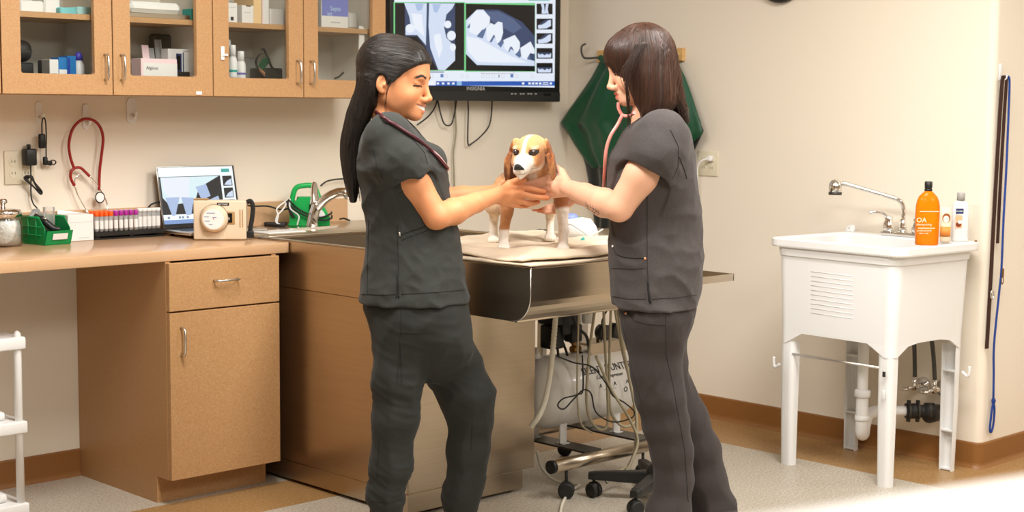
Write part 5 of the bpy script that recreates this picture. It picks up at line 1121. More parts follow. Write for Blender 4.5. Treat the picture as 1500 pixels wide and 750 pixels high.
# ================================================================== soft modelling: distance fields on a grid -> one continuous mesh
class Field:
    def __init__(s, ax):                                 # ax: three 1-D coordinate arrays (may be unevenly spaced)
        s.ax = [np.asarray(a, np.float32) for a in ax]; s.D = np.full([len(a) for a in s.ax], .3, np.float32)
    def sl(s, lo, hi):
        out = []
        for a, l, h in zip(s.ax, lo, hi):
            i = int(np.searchsorted(a, l)); j = int(np.searchsorted(a, h)); out.append(slice(i, max(i, j)))
        return tuple(out)
    def grid(s, sl): return (s.ax[0][sl[0]][:, None, None], s.ax[1][sl[1]][None, :, None], s.ax[2][sl[2]][None, None, :])
    def put(s, sl, d, k, sub=False):
        A = s.D[sl]
        if A.size == 0: return
        if sub:
            d = -d; h = np.clip(.5-.5*(A-d)/max(k, 1e-6), 0, 1); s.D[sl] = A*(1-h)+d*h+k*h*(1-h)
        else:
            h = np.clip(.5+.5*(A-d)/max(k, 1e-6), 0, 1); s.D[sl] = A*(1-h)+d*h-k*h*(1-h)
    def cone(s, a, b, ra, rb, k=.01, sub=False):
        a, b = np.asarray(a, np.float32), np.asarray(b, np.float32); m = max(ra, rb)+k+.012
        sl = s.sl(np.minimum(a, b)-m, np.maximum(a, b)+m); X, Y, Z = s.grid(sl)
        ab = b-a; L = float(ab@ab)+1e-12
        t = np.clip(((X-a[0])*ab[0]+(Y-a[1])*ab[1]+(Z-a[2])*ab[2])/L, 0, 1)
        d = np.sqrt((X-a[0]-t*ab[0])**2+(Y-a[1]-t*ab[1])**2+(Z-a[2]-t*ab[2])**2)-(ra+(rb-ra)*t)
        s.put(sl, d, k, sub); return s
    def chain(s, pts, rs, k=.01, k0=None):
        for i in range(len(pts)-1): s.cone(pts[i], pts[i+1], rs[i], rs[i+1], (k0 if (k0 is not None and i == 0) else k))
        return s
    def ell(s, c, r, Rm=None, k=.01, sub=False):
        c = np.asarray(c, np.float32); r = np.asarray(r, np.float32); m = float(max(r))+k+.012
        sl = s.sl(c-m, c+m); X, Y, Z = s.grid(sl); x, y, z = X-c[0], Y-c[1], Z-c[2]
        if Rm is not None:                              # rows of Rm are the ellipsoid's own axes
            x, y, z = (x*Rm[0][0]+y*Rm[0][1]+z*Rm[0][2]), (x*Rm[1][0]+y*Rm[1][1]+z*Rm[1][2]), (x*Rm[2][0]+y*Rm[2][1]+z*Rm[2][2])
        k0 = np.sqrt((x/r[0])**2+(y/r[1])**2+(z/r[2])**2); k1 = np.sqrt((x/r[0]**2)**2+(y/r[1]**2)**2+(z/r[2]**2)**2)+1e-9
        s.put(sl, k0*(k0-1)/k1, k, sub); return s
    def stack(s, rows, k=.01, p=2.3, grow=0., sub=False):
        """rows: (z, u centre, w centre, half u, half w), any order"""
        r = np.array(sorted(rows, key=lambda q: q[0]), np.float32); z0, z1 = r[0, 0], r[-1, 0]; m = k+.03
        lo = (float((r[:, 1]-r[:, 3]).min())-m, float((r[:, 2]-r[:, 4]).min())-m, z0-m); hi = (float((r[:, 1]+r[:, 3]).max())+m, float((r[:, 2]+r[:, 4]).max())+m, z1+m)
        sl = s.sl(lo, hi); X, Y, Z = s.grid(sl); z = s.ax[2][sl[2]]
        zz = np.linspace(z0, z1, 160); ker = np.ones(9)/9
        def ip(i):
            v = np.interp(zz, r[:, 0], r[:, i]); v = np.convolve(np.pad(v, 4, 'edge'), ker, 'valid'); return np.interp(z, zz, v).astype(np.float32)[None, None, :]
        cu, cw, a, b = ip(1), ip(2), ip(3)+grow, ip(4)+grow
        d = ((np.abs((X-cu)/a)**p+np.abs((Y-cw)/b)**p)**(1/p)-1)*np.minimum(a, b)
        d = np.maximum(d, np.maximum(Z-z1, z0-Z)); s.put(sl, d, k, sub); return s
    def displace(s, fn, band=.012, box=None):
        sl = s.sl(*box) if box else (slice(None),)*3
        D = s.D[sl]; idx = np.nonzero(np.abs(D) < band)
        P = [s.ax[i][sl[i]][idx[i]] for i in range(3)]
        D[idx] += fn(*P); s.D[sl] = D; return s
    def mesh(s):
        D = s.D; inside = D < 0; n = D.shape
        cnt = np.zeros([m-1 for m in n], np.uint8)
        for i in (0, 1):
            for j in (0, 1):
                for k in (0, 1): cnt += inside[i:n[0]-1+i, j:n[1]-1+j, k:n[2]-1+k]
        ci = np.nonzero((cnt > 0) & (cnt < 8)); N = len(ci[0])
        vid = np.full(cnt.shape, -1, np.int32); vid[ci] = np.arange(N)
        co = np.zeros((N, 3)); wt = np.zeros(N)
        ax = s.ax
        C = {}
        for c in range(8):
            o = ((c >> 2) & 1, (c >> 1) & 1, c & 1); C[o] = D[ci[0]+o[0], ci[1]+o[1], ci[2]+o[2]]
        for o in C:
            for d in range(3):
                if o[d] == 0:
                    q = list(o); q[d] = 1; q = tuple(q); a, b = C[o], C[q]; m = (a < 0) != (b < 0)
                    t = np.where(m, a/np.where(m, a-b, 1), 0)
                    for e in range(3):
                        lo = ax[e][ci[e]+o[e]]
                        v = lo+(t*(ax[e][np.minimum(ci[e]+1, n[e]-1)]-ax[e][ci[e]]) if e == d else 0)
                        co[:, e] += np.where(m, v, 0)
                    wt += m
        co /= wt[:, None]
        F_ = []
        for d in range(3):
            e, f = (d+1) % 3, (d+2) % 3
            A = [slice(None)]*3; B = [slice(None)]*3; A[d] = slice(0, n[d]-1); B[d] = slice(1, n[d])
            for q in (A, B): q[e] = slice(1, n[e]-1); q[f] = slice(1, n[f]-1)
            a = inside[tuple(A)]; b = inside[tuple(B)]; x = np.nonzero(a != b)
            P = [None]*3; P[d] = x[d]; P[e] = x[e]+1; P[f] = x[f]+1
            def V(de, df):
                q = list(P); q[e] = P[e]+de; q[f] = P[f]+df; return vid[q[0], q[1], q[2]]
            quad = np.stack([V(-1, -1), V(0, -1), V(0, 0), V(-1, 0)], 1); fl_ = ~a[x]
            quad[fl_] = quad[fl_][:, ::-1]; F_.append(quad)
        return co, np.concatenate(F_)
def np_mesh(name, co, quads, m, parent=None, off=(0, 0, 0), color=None, relax=0):
    if relax:
        e = np.concatenate([quads[:, [0, 1]], quads[:, [1, 2]], quads[:, [2, 3]], quads[:, [3, 0]]])
        for _ in range(relax):
            acc = np.zeros_like(co); ct = np.zeros(len(co))
            np.add.at(acc, e[:, 0], co[e[:, 1]]); np.add.at(acc, e[:, 1], co[e[:, 0]]); np.add.at(ct, e[:, 0], 1); np.add.at(ct, e[:, 1], 1)
            co = co*.5+.5*acc/np.maximum(ct, 1)[:, None]
    me = bpy.data.meshes.new(name); v = (co-np.asarray(off)).astype(np.float32); n = len(quads)
    me.vertices.add(len(v)); me.vertices.foreach_set('co', v.ravel()); me.loops.add(4*n); me.loops.foreach_set('vertex_index', quads.astype(np.int32).ravel())
    me.polygons.add(n); me.polygons.foreach_set('loop_start', np.arange(0, 4*n, 4, dtype=np.int32)); me.polygons.foreach_set('use_smooth', np.ones(n, bool)); me.update(calc_edges=True); me.validate()
    if color is not None:
        a = me.color_attributes.new('Col', 'FLOAT_COLOR', 'POINT'); c = np.ones((len(v), 4), np.float32); c[:, :3] = color; a.data.foreach_set('color', c.ravel())
    me.materials.append(m); o = bpy.data.objects.new(name, me); COL.objects.link(o)
    if parent is not None: o.parent = parent
    return o
def axis(segs):
    """[(start, end, step), ...] -> uneven coordinate array"""
    out = []
    for a, b, h in segs: out.append(np.arange(a, b, h))
    return np.concatenate(out+[[segs[-1][1]]])
def sines(seed, n, kmin, kmax, aniso=(1, 1, 1)):
    r = np.random.RandomState(seed); K = []
    for _ in range(n):
        v = r.normal(size=3)*np.array(aniso); v /= np.linalg.norm(v)+1e-9; K.append((v*r.uniform(kmin, kmax), r.uniform(0, 6.28)))
    def f(x, y, z): return sum(np.sin(k[0]*x+k[1]*y+k[2]*z+ph) for k, ph in K)/n
    return f
from mathutils.bvhtree import BVHTree
class Skin:
    """ray-casts picture positions on to a finished mesh so that seams and buttons lie on it"""
    def __init__(s, co, quads): s.t = BVHTree.FromPolygons([tuple(map(float, p)) for p in co], [tuple(map(int, q)) for q in quads])
    def hit(s, px, py, lift=.0):
        d = ray(px, py); dv = Vector((d@RH, d@FH, d[2])).normalized(); o = Vector((0, 0, CAM[2])); r = s.t.ray_cast(o, dv)
        if r[0] is None: return None
        return np.array(r[0])+np.array(r[1])*lift
    def line(s, pts, r, lift=.0005, step=3):
        P = []
        for (x0, y0), (x1, y1) in zip(pts[:-1], pts[1:]):
            n = max(1, int(math.hypot(x1-x0, y1-y0)/step))
            for k in range(n): P.append(s.hit(x0+(x1-x0)*k/n, y0+(y1-y0)*k/n, lift))
        P.append(s.hit(*pts[-1], lift)); P = [p for p in P if p is not None]
        return MB().tube(P, r, 6) if len(P) > 1 else None
class Person:
    def __init__(s, label, base):                       # base: view-frame point on the floor
        s.base = np.array(base, float); W_ = to_world(base); s.root = thing('person', label, 'person', W_, YAW)
    def mesh(s, name, fld, m, color=None, relax=1, parent=None):
        co, q = fld.mesh(); c = color(co) if callable(color) else color
        o = np_mesh(name, co, q, m, parent or s.root, s.base, c, relax); return o, co, q
    def part(s, name, mb, m, parent=None): return mb.build(name, m, parent or s.root, s.base)

# ------------------------------------------------------------------ head in its own frame: x forward, y left, z up, origin between the eyes' level
def head_frame(O, fwd_yaw, pitch, sc=1., roll=0.):
    """fwd_yaw: facing angle in the view frame (0 = +u, pi = -u)"""
    cy, sy = math.cos(fwd_yaw), math.sin(fwd_yaw); cp, sp = math.cos(pitch), math.sin(pitch)
    f = np.array([cy*cp, sy*cp, -sp]); l = np.array([-sy, cy, 0.]); u_ = np.cross(f, l)
    O = np.array(O, float)
    def G(x, y, z): return O+sc*(f*x+l*y+u_*z)
    def inv(co):
        v = (co-O)/sc; return v@f, v@l, v@u_
    return G, inv, np.array([f, l, u_]), sc
def add_head(Fd, G, Rm, sc, smile=True):
    e = lambda c, r, k=.02, sub=False: Fd.ell(G(*c), [v*sc for v in r], Rm, k*sc, sub)
    c_ = lambda a, b, ra, rb, k=.01, sub=False: Fd.cone(G(*a), G(*b), ra*sc, rb*sc, k*sc, sub)
    e((-.014, 0, .036), (.100, .076, .086)); e((.040, 0, .040), (.054, .060, .058), .03); e((.040, 0, -.026), (.052, .056, .062), .03)
    for s in (-1, 1):
        c_((-.004, s*.050, -.052), (.070, s*.014, -.088), .019, .0155, .026)
        e((.058, s*.036, -.036 if smile else -.04), (.028, .024, .024), .022)
        e((.020, s*.058, -.01), (.03, .012, .03), .02); e((.034, s*.042, -.052), (.036, .018, .030), .022)
    c_((.079, -.009, -.092), (.079, .009, -.092), .0155, .0155, .018)
    c_((.084, -.030, .019), (.084, .030, .019), .010, .010, .018)
    for s in (-1, 1): e((.101, s*.032, .0005), (.018, .017, .0115), .012, True)
    for s in (-1, 1): e((.0765, s*.0315, -.001), (.0125, .0135, .0115), .004)
    for s in (-1, 1): c_((.083, s*.022, .0065), (.079, s*.045, .0045), .0045, .004, .004)            # upper lid
    c_((.089, 0, .010), (.110, 0, -.034), .0080, .0090, .012); e((.113, 0, -.038), (.0100, .0095, .0088), .008)
    for s in (-1, 1): e((.101, s*.0125, -.044), (.0125, .0075, .0085), .007); e((.107, s*.0065, -.0525), (.006, .0032, .003), .003, True)
    e((.078, 0, -.069), (.022, .026, .019), .016)
    # lips
    for s in (-1, 1):
        zc = -.056 if smile else -.065; xc = .078 if smile else .084; yc = .030 if smile else .022
        c_((.1005, 0, -.0625), (xc, s*yc, zc), .0052, .0028, .006)
        c_((.0985, 0, -.0775), (xc, s*yc, zc), .0058, .0026, .006)
        if smile: c_((.1045, 0, -.0700), (xc+.006, s*(yc-.004), zc-.004), .0050, .0025, .003, True)
        else: c_((.1055, 0, -.0695), (xc+.004, s*(yc-.002), zc), .0018, .001, .003, True)
    # ears
    for s in (-1, 1):
        Re = np.array([Rm[0]*.94-Rm[1]*.34*s, Rm[0]*.34*s+Rm[1]*.94, Rm[2]])
        Fd.ell(G(-.016, s*.077, -.012), [.0155*sc, .0085*sc, .028*sc], Re, .006*sc)
        Fd.ell(G(-.009, s*.0868, -.008), [.0095*sc, .0085*sc, .0185*sc], Re, .002*sc, True)
        Fd.ell(G(-.004, s*.080, -.016), [.005*sc, .006*sc, .007*sc], Re, .003*sc)
        Fd.ell(G(-.010, s*.076, -.036), [.008*sc, .005*sc, .008*sc], Re, .005*sc)
def paint_head(co, inv, col, skin, hairc, smile=True, lip=(.50, .14, .10)):
    x, y, z = inv(co); ay = np.abs(y)
    def mix(m, c, a=1.):
        w = np.clip(m, 0, 1)[:, None]*a; col[:] = col*(1-w)+np.array(c)*w
    sm = lambda v, a, b: np.clip((v-a)/(b-a), 0, 1)
    face = (x > .03)*(z < .09)*(z > -.13)
    mix(face*np.exp(-(((ay-.045)/.016)**2+((z+.036)/.018)**2))*.5, np.array(skin)*np.array((1.0, .72, .62)))         # warm cheeks
    mix(face*np.exp(-((y/.012)**2+((z+.042)/.012)**2))*(x > .1)*.4, np.array(skin)*np.array((1., .75, .65)))
    zb = .0215+.006*np.exp(-((ay-.036)/.012)**2)-.004*sm(ay, .040, .05)
    mix(face*(x > .055)*sm(.0052-np.abs(z-zb), 0, .002)*sm(ay, .011, .015)*sm(.052-ay, 0, .004), hairc)               # brows
    # lowered lids: darker lid skin, a slit of eye and the lash line
    mix(face*(x > .066)*np.exp(-(((ay-.032)/.014)**2+((z-.003)/.006)**2))*.45, np.array(skin)*np.array((.62, .48, .42)))
    mix(face*(x > .066)*(((ay-.032)/.012)**2+((z+.0045)/.0026)**2 < 1)*1., (.10, .06, .045))
    zl_ = -.0035-9.*(ay-.032)**2
    mix(face*(x > .064)*sm(.0030-np.abs(z-zl_), 0, .0012)*(np.abs(ay-.033) < .0165), (.012, .008, .006))
    zl = -.0698+(.0125*(ay/.030)**2 if smile else .003*(ay/.022)**2); w_ = .030 if smile else .021
    inlip = face*(x > .075)*(ay < w_+.002)
    mix(inlip*sm(.0115*(1-(ay/(w_+.003))**2)-np.abs(z-zl), 0, .003), lip)
    if smile: mix(inlip*sm(.0058*(1-(ay/(w_-.002))**2)-np.abs(z-zl-.0005), 0, .0012)*(ay < w_-.004), (.80, .76, .68))
    mix(face*(x > .1)*(((ay-.0065)/.0035)**2+((z+.0535)/.003)**2 < 1)*1., np.array(skin)*.2)
    return col
def hand(Fd, wrist, knuckles, fingers, thumb, wr=.023, kr=.0115, fr=.0088):
    """knuckles: 4 points; fingers: per knuckle the points beyond it; thumb: 3-4 points"""
    wrist = np.array(wrist)
    for i, K_ in enumerate(knuckles):
        K_ = np.array(K_); b = wrist+(np.mean(knuckles, 0)-wrist)*.10+(K_-np.mean(knuckles, 0))*.55
        Fd.cone(b, K_, .0145, kr, .007)
        pts = [K_]+[np.array(p) for p in fingers[i]]; s = (1., 1., .95, .82)[i]; n = len(pts)
        Fd.chain(pts, [fr*s*1.12*(1-.07*j) if j else kr*.95 for j in range(n)], .0022, .005)
    c = np.mean(knuckles, 0)*.5+wrist*.5; Fd.ell(c, (.026, .014, .022), None, .008)
    Fd.chain([np.array(p) for p in thumb], [.0155, .0122, .0105, .0092][:len(thumb)], .003, .010)

def lay_strands(P_, tree, n, m, parent, kind, seed, r=.0009, lift=.0004, **k):
    """fine strands that follow the finished hair surface; kind 'fall': down around a vertical axis, 'cap': front to back around the u axis"""
    rg = random.Random(seed); mb = MB()
    for i in range(n):
        a = rg.uniform(*k['ang']); pts = []; w1, w2 = rg.uniform(-.25, .25), rg.uniform(0, 6.28); s0 = rg.uniform(0, .25); s1 = rg.uniform(.75, 1.)
        for j in range(15):
            t = s0+(s1-s0)*j/14; aa = a+.10*w1*math.sin(3*t+w2)
            c = k['axis'](t); d = k['dir'](aa); o = c+d*.25
            h = tree.t.ray_cast(Vector(o), Vector(-d), .25)
            if h[0] is None:
                if len(pts) > 3: break
                pts = []; continue
            if pts and np.linalg.norm(np.array(h[0])-pts[-1]) > .035: break
            pts.append(np.array(h[0])+d*(lift-.0006*abs(t-.5)))
        if len(pts) > 3: mb.tube(pts, [r*(1-.6*abs(2*q/(len(pts)-1)-1)) for q in range(len(pts))], 4, cap=False)
    return tag(P_.part('hair_strands', mb, m, parent), kind='stuff')
# ================================================================== person on the left
WL = 4.76
def A_(px, py, dw=0.): return vw(px, py, WL+dw)
def rows_px(rows, w0):
    out = []
    for py, l, r, b in rows:
        a0 = vw(l, py, w0); a1 = vw(r, py, w0); out.append((a0[2], (a0[0]+a1[0])/2, w0, (a1[0]-a0[0])/2, b))
    return out
PL = Person('smiling dark-haired person in charcoal scrubs holding the dog from the left', (A_(610, 500)[0], WL, 0))
SKIN_L = s2l((214, 146, 102)); HAIR_L = (.012, .009, .008)
GL, invL, RmL, scL = head_frame(A_(580.5, 117.5), math.radians(-17), math.radians(9), 1.03)
# ---- body: one continuous surface
uH = A_(727, 285)[0]
Fd = Field((axis([(A_(495, 0)[0], A_(720, 0)[0], .0034), (A_(720, 0)[0], A_(812, 0)[0], .0021)]),
            axis([(4.50, 4.85, .0034), (4.85, 5.02, .0022)]),
            axis([(.02, .80, .010), (.80, 1.085, .006), (1.085, 1.21, .0021), (1.21, 1.36, .0034), (1.36, 1.68, .0026)])))
torso_rows = [(172, 552, 592, .075), (180, 544, 601, .135), (190, 535, 611, .165), (205, 529, 622, .18), (225, 526, 637, .185), (250, 526, 652, .182), (275, 529, 659, .165), (300, 532, 662, .150), (330, 537, 668, .142), (360, 537, 673, .148), (390, 532, 678, .160), (420, 530, 684, .17), (438, 529, 686, .176)]
TR = rows_px(torso_rows, WL)
Fd.stack(TR[:-2], .02, 2.3, -.014)
Fd.chain([GL(-.036, 0, -.050), A_(569, 172, .0), A_(570, 196, .0)], [.049, .047, .060], .018)
for s in (-1, 1):                                        # legs inside the trousers
    pass
Fd.chain([A_(590, 450, -.07), A_(582, 556, -.08), A_(580, 613, -.08), A_(566, 742, -.065), A_(567, 800, -.06)], [.075, .055, .048, .034, .034], .02)
Fd.chain([A_(636, 460, .07), A_(663, 535, .06), A_(688, 600, .055), A_(676, 742, .07), A_(676, 800, .07)], [.07, .06, .046, .034, .034], .02)
sh, el, wr = A_(570, 206, -.145), A_(640, 317, -.128), A_(727, 286, .095)
Fd.chain([sh, A_(607, 268, -.13), el], [.052, .044, .039], .02)
Fd.chain([el, el*.72+wr*.28+np.array((0, 0, -.003)), el*.35+wr*.65, wr], [.039, .041, .031, .0245], .012)
sh2, el2, wr2 = A_(575, 206, .145), A_(648, 292, .19), A_(722, 282, .215)
Fd.chain([sh2, el2], [.05, .038], .02); Fd.chain([el2, el2*.6+wr2*.4, wr2], [.038, .034, .024], .012)
H_ = lambda px, py, w: vw(px, py, w)
hand(Fd, wr, [H_(760, 274, 4.915), H_(762, 284, 4.910), H_(758, 293, 4.912), H_(752, 299, 4.918)],
     [[H_(772, 275.5, 4.918), H_(786, 278.5, 4.925), H_(797, 281, 4.932)], [H_(776, 287.5, 4.913), H_(790, 289.5, 4.92), H_(802, 290, 4.928)], [H_(770, 297, 4.918), H_(780, 298, 4.935), H_(788, 296, 4.95)], [H_(763, 302, 4.93), H_(770, 302, 4.945), H_(776, 300, 4.955)]],
     [H_(735, 281, 4.885), H_(746, 269, 4.895), H_(758, 264.5, 4.905), H_(767, 264.5, 4.918)], kr=.0118, fr=.0092)
# far hand, mostly hidden behind the near one: cradles the neck from the far side
hand(Fd, wr2, [H_(744, 276, 5.0), H_(746, 282, 5.0), H_(746, 288, 5.0), H_(743, 294, 4.998)],
     [[H_(752, 275, 5.005), H_(760, 277, 5.008)], [H_(755, 282, 5.005), H_(763, 283, 5.008)], [H_(755, 289, 5.005), H_(763, 290, 5.008)], [H_(751, 295, 5.003), H_(757, 296, 5.006)]],
     [H_(728, 277, 4.985), H_(737, 268, 4.985), H_(745, 266, 4.99)])
add_head(Fd, GL, RmL, scL, True)
SKINM = mat('skin', (.7, .4, .28), .48, vcol=True, sss=.12, bump=(900., .12, .0006), spec=.4)
def colL(co):
    c = np.tile(np.array(SKIN_L, float), (len(co), 1)); n = sines(3, 6, 60, 160)(*co.T)
    c *= (1+.05*n)[:, None]; c[:, 1:] *= (1-.03*sines(5, 5, 150, 300)(*co.T))[:, None]
    # knuckles and finger tips a little redder
    tip = np.exp(-(((co[:, 0]-H_(800, 285, 4.93)[0])/.02)**2)); c[:, 1] *= 1-.12*tip; c[:, 2] *= 1-.16*tip
    paint_head(co, invL, c, SKIN_L, HAIR_L, True, (.52, .16, .11)); return c
bodyL, coL, qL = PL.mesh('body', Fd, SKINM, colL, 1)
# ---- scrub top
CHARL = mat('charcoal_scrub_cloth', s2l((39, 41, 37)), .85, sheen=.06, var=[(14., .4, s2l((29, 32, 30))), (300., .5, s2l((54, 57, 55)))], bump=(1400., .35, .0008))
Ft = Field((axis([(A_(505, 0)[0], A_(705, 0)[0], .0042)]), axis([(4.46, 5.06, .0042)]), axis([(.79, 1.42, .0042)])))
Ft.stack(TR, .01, 2.35, .0)
for dw, s, e, r0, r1 in ((-.140, (571, 200), (605, 274), .074, .060), (.145, (576, 202), (628, 262), .07, .055)):
    Ft.chain([A_(*s, dw), A_((s[0]*.5+e[0]*.5)-3, (s[1]+e[1])/2-2, dw*1.08), A_(*e, dw*1.02)], [r0, (r0+r1)/2+.004, r1], .035)
Ft.ell(A_(628, 238, -.04), (.055, .09, .06), None, .03)                  # bust
# cut the sleeve ends flat, open the sleeves and the neck
def plane_cut(Fd, P, N, box, k=.004):
    P = np.array(P); N = np.array(N)/np.linalg.norm(N); sl = Fd.sl(*box); X, Y, Z = Fd.grid(sl)
    Fd.put(sl, -((X-P[0])*N[0]+(Y-P[1])*N[1]+(Z-P[2])*N[2])+0*X, k, True)
cuff = A_(604, 273, -.14); dirn = A_(612, 290, -.14)-A_(584, 233, -.14)
def fold(x, y, z):
    a = sines(11, 7, 25, 60, (1, .6, 1.4))(x, y, z); b = sines(12, 6, 60, 130, (1, .5, 1.6))(x, y, z)
    zz = np.clip((1.33-z)/.10, .25, 1)
    c = sines(13, 5, 18, 34, (.5, .5, 1.5))(x, y, z)
    return zz*(.018*np.abs(a)-.006+.006*np.abs(b)+.008*np.abs(c)-.003)
Ft.displace(fold, .02)
q = 1.0
bx = (A_(575, 0)[0], 4.4, 1.10), (A_(640, 0)[0], 4.70, 1.26)
Ft.cone(A_(608, 279, -.14), A_(626, 312, -.14), .078, .085, .003, True)  # trims the near sleeve
Ft.cone(A_(590, 245, -.138), A_(614, 290, -.138), .048, .053, .003, True)
Ft.stack(TR, .012, 2.35, -.003)                                          # torso stays whole behind the trim
Ft.cone(GL(-.03, 0, -.06), A_(578, 188, 0), .060, .058, .004, True); Ft.cone(A_(578, 184, 0), A_(606, 200, -.0), .050, .022, .004, True)
hz_ = TR[-1][0]
topL, coT, qT = PL.mesh('scrub_top', Ft, CHARL, None, 1)
skT = Skin(coT, qT)
SEAM = mat('dark_seam', s2l((22, 24, 23)), .9, var=(40., .2, s2l((30, 32, 31))))
def seam(P_, sk, pts, r, m=SEAM, name='seam', parent=None, lift=.0004):
    mb = sk.line(pts, r, lift)
    return P_.part(name, mb, m, parent) if mb else None
for pts, r in (([(582, 330), (583, 360), (584, 405), (580, 437)], .0012), ([(586, 344), (604, 338), (622, 332)], .0018), ([(588, 352), (606, 345), (626, 338)], .0010), ([(540, 320), (539, 370), (538, 432)], .0010), ([(529, 431), (560, 432), (580, 431)], .0010), ([(588, 431), (640, 428), (686, 424)], .0010), ([(546, 215), (553, 245), (560, 262)], .0010), ([(601, 200), (622, 224), (626, 240)], .0012), ([(585, 284), (603, 272), (620, 255)], .0011)):
    seam(PL, skT, pts, r, parent=topL)
seam(PL, skT, [(582, 402), (583, 418), (584, 436)], .0035, mat('black_gap', (.006, .006, .006), .9), 'side_vent', topL)
mb = skT.line([(585, 340), (586, 346)], .003); PL.part('zip_pull', mb, NICKEL, topL) if mb else None
# ---- trousers
CHARP = mat('charcoal_trouser_cloth', s2l((28, 29, 25)), .85, sheen=.05, var=[(14., .4, s2l((20, 22, 20))), (300., .45, s2l((40, 43, 40)))], bump=(1400., .35, .0008))
Fp = Field((axis([(A_(515, 0)[0], A_(745, 0)[0], .0048)]), axis([(4.5, 5.0, .0048)]), axis([(.10, .90, .0048)])))
Fp.stack(rows_px([(405, 540, 676, .140), (430, 536, 682, .158), (446, 533, 685, .172), (465, 538, 688, .174), (490, 546, 692, .165), (512, 550, 694, .14), (532, 562, 686, .10), (548, 585, 665, .06), (558, 605, 645, .03)], WL), .02, 2.3)
Fp.chain([A_(590, 480, -.075), A_(582, 556, -.08), A_(580, 613, -.08), A_(572, 684, -.07), A_(566, 725, -.065), A_(566, 742, -.065)], [.088, .075, .0675, .063, .056, .050], .03)
Fp.chain([A_(636, 480, .07), A_(663, 535, .06), A_(684, 580, .055), A_(690, 613, .055), A_(686, 657, .06), A_(682, 706, .065), A_(676, 730, .07), A_(676, 742, .07)], [.092, .088, .086, .0665, .063, .057, .058, .052], .03)
def foldp(x, y, z):
    a = sines(21, 7, 22, 55, (1.4, .9, .55))(x, y, z); b = sines(22, 6, 60, 130, (1, .6, 1.2))(x+.6*z, y, z)
    low = np.exp(-((z-.22)/.07)**2)+.7*np.exp(-((z-.52)/.06)**2)
    return .013*np.abs(a)-.004+(.0025+.007*low)*(np.abs(b)-.2)
Fp.displace(foldp, .02)
for px, dw in ((566, -.065), (676, .07)): Fp.cone(A_(px, 740, dw), A_(px, 762, dw), .040, .046, .004, True)
trL, coP, qP = PL.mesh('scrub_trousers', Fp, CHARP, None, 1)
skP = Skin(coP, qP)
for pts, r in (([(588, 445), (586, 500), (582, 560)], .0010), ([(587, 487), (606, 488), (628, 486)], .0016), ([(586, 500), (588, 530), (588, 560)], .0016), ([(588, 581), (600, 584), (606, 585)], .0010), ([(692, 615), (690, 660)], .0010), ([(556, 640), (552, 700)], .0010), ([(543, 733), (566, 737), (590, 731)], .0012)):
    seam(PL, skP, pts, r, parent=trL)
for px, dw in ((566, -.065), (676, .07)):                # shoes
    b = A_(px, 760, dw); x0, y0 = b[0], b[1]
    mb = MB(); rings = []
    for x, hw, h in ((-.085, .02, .05), (-.075, .034, .075), (-.03, .038, .085), (.03, .040, .075), (.09, .045, .055), (.14, .042, .045), (.17, .030, .035), (.18, .012, .02)):
        rings.append([(x0+x, y0+hw*math.copysign(abs(math.cos(g))**.7, math.cos(g)), .004+h*(.5+.5*math.copysign(abs(math.sin(g))**.8, math.sin(g)))) for g in np.linspace(0, 2*math.pi, 17)[:-1]])
    shoe = PL.part('shoe', mb.loft(rings), BLACK); PL.part('ankle_collar', MB().tube([(x0-.02, y0, .06), (x0-.012, y0, .12), (x0-.01, y0, .17)], [.046, .043, .041], 18), BLACK, shoe)
# ---- hair
HAIRM = mat('black_hair', (.0065, .005, .0045), .42, spec=.5, var=((60., 60., 4.), .5, (.016, .010, .008)), bump=((420., 420., 12.), .5, .0012))
WH = GL(0, 0, 0)[1]
Fh = Field((axis([(A_(488, 0)[0], A_(645, 0)[0], .003)]), axis([(WH-.11, WH+.14, .003)]), axis([(A_(0, 302)[2], A_(0, 44)[2], .003)])))
HC = GL(-.014, 0, .036)[1]
for c, r, k in (((-.014, 0, .040), (.111, .089, .094), .0), ((.040, 0, .046), (.060, .071, .063), .03), ((-.055, 0, .045), (.070, .080, .080), .03), ((-.03, 0, -.02), (.075, .080, .085), .03)):
    Fh.ell(GL(*c), [v*scL for v in r], RmL, max(k, .004))
# hairline: keep what lies behind it
zk = [-.20, -.034, -.024, -.012, -.002, .028, .047, .062, .078, .3]; xk = [-.034, -.034, -.010, .008, .023, .047, .069, .088, .12, .3]
X_, Y_, Z_ = Fh.grid((slice(None),)*3); O_ = GL(0, 0, 0)
lx = ((X_-O_[0])*RmL[0][0]+(Y_-O_[1])*RmL[0][1]+(Z_-O_[2])*RmL[0][2])/scL; lz = ((X_-O_[0])*RmL[2][0]+(Y_-O_[1])*RmL[2][1]+(Z_-O_[2])*RmL[2][2])/scL
Fh.put((slice(None),)*3, (np.interp(lz, zk, xk).astype(np.float32)-lx)*.8*scL, .006, True)
del X_, Y_, Z_, lx, lz
Fh.ell(GL(-.014, -.092, -.014), (.020, .022, .032), RmL, .006, True)
capL = [(112, 527, 556, .070), (124, 524, 556, .076), (134, 521, 555, .076), (146, 516, 553, .073), (163, 509, 548, .068), (185, 504, 538, .062), (206, 500, 529, .058), (230, 500, 527, .056), (258, 503, 526, .052), (280, 508, 526, .042), (296, 514, 523, .02)]
Fh.stack(rows_px(capL, HC+.004), .02, 2.2)
st1 = sines(31, 10, 300, 900, (.05, 1, 1)); st2 = sines(32, 10, 300, 800, (1, 1, .04)); st3 = sines(33, 4, 60, 120, (1, 1, .05))
zc = A_(0, 118)[2]
def hairf(x, y, z):
    t = np.clip((z-zc)/.05+.5, 0, 1); u_ = x-A_(545, 0)[0]
    return .0013*(t*st1(x, y, z+.25*u_)+(1-t)*st2(x, y, z))*2+.0035*(1-t)*st3(x, y, z)
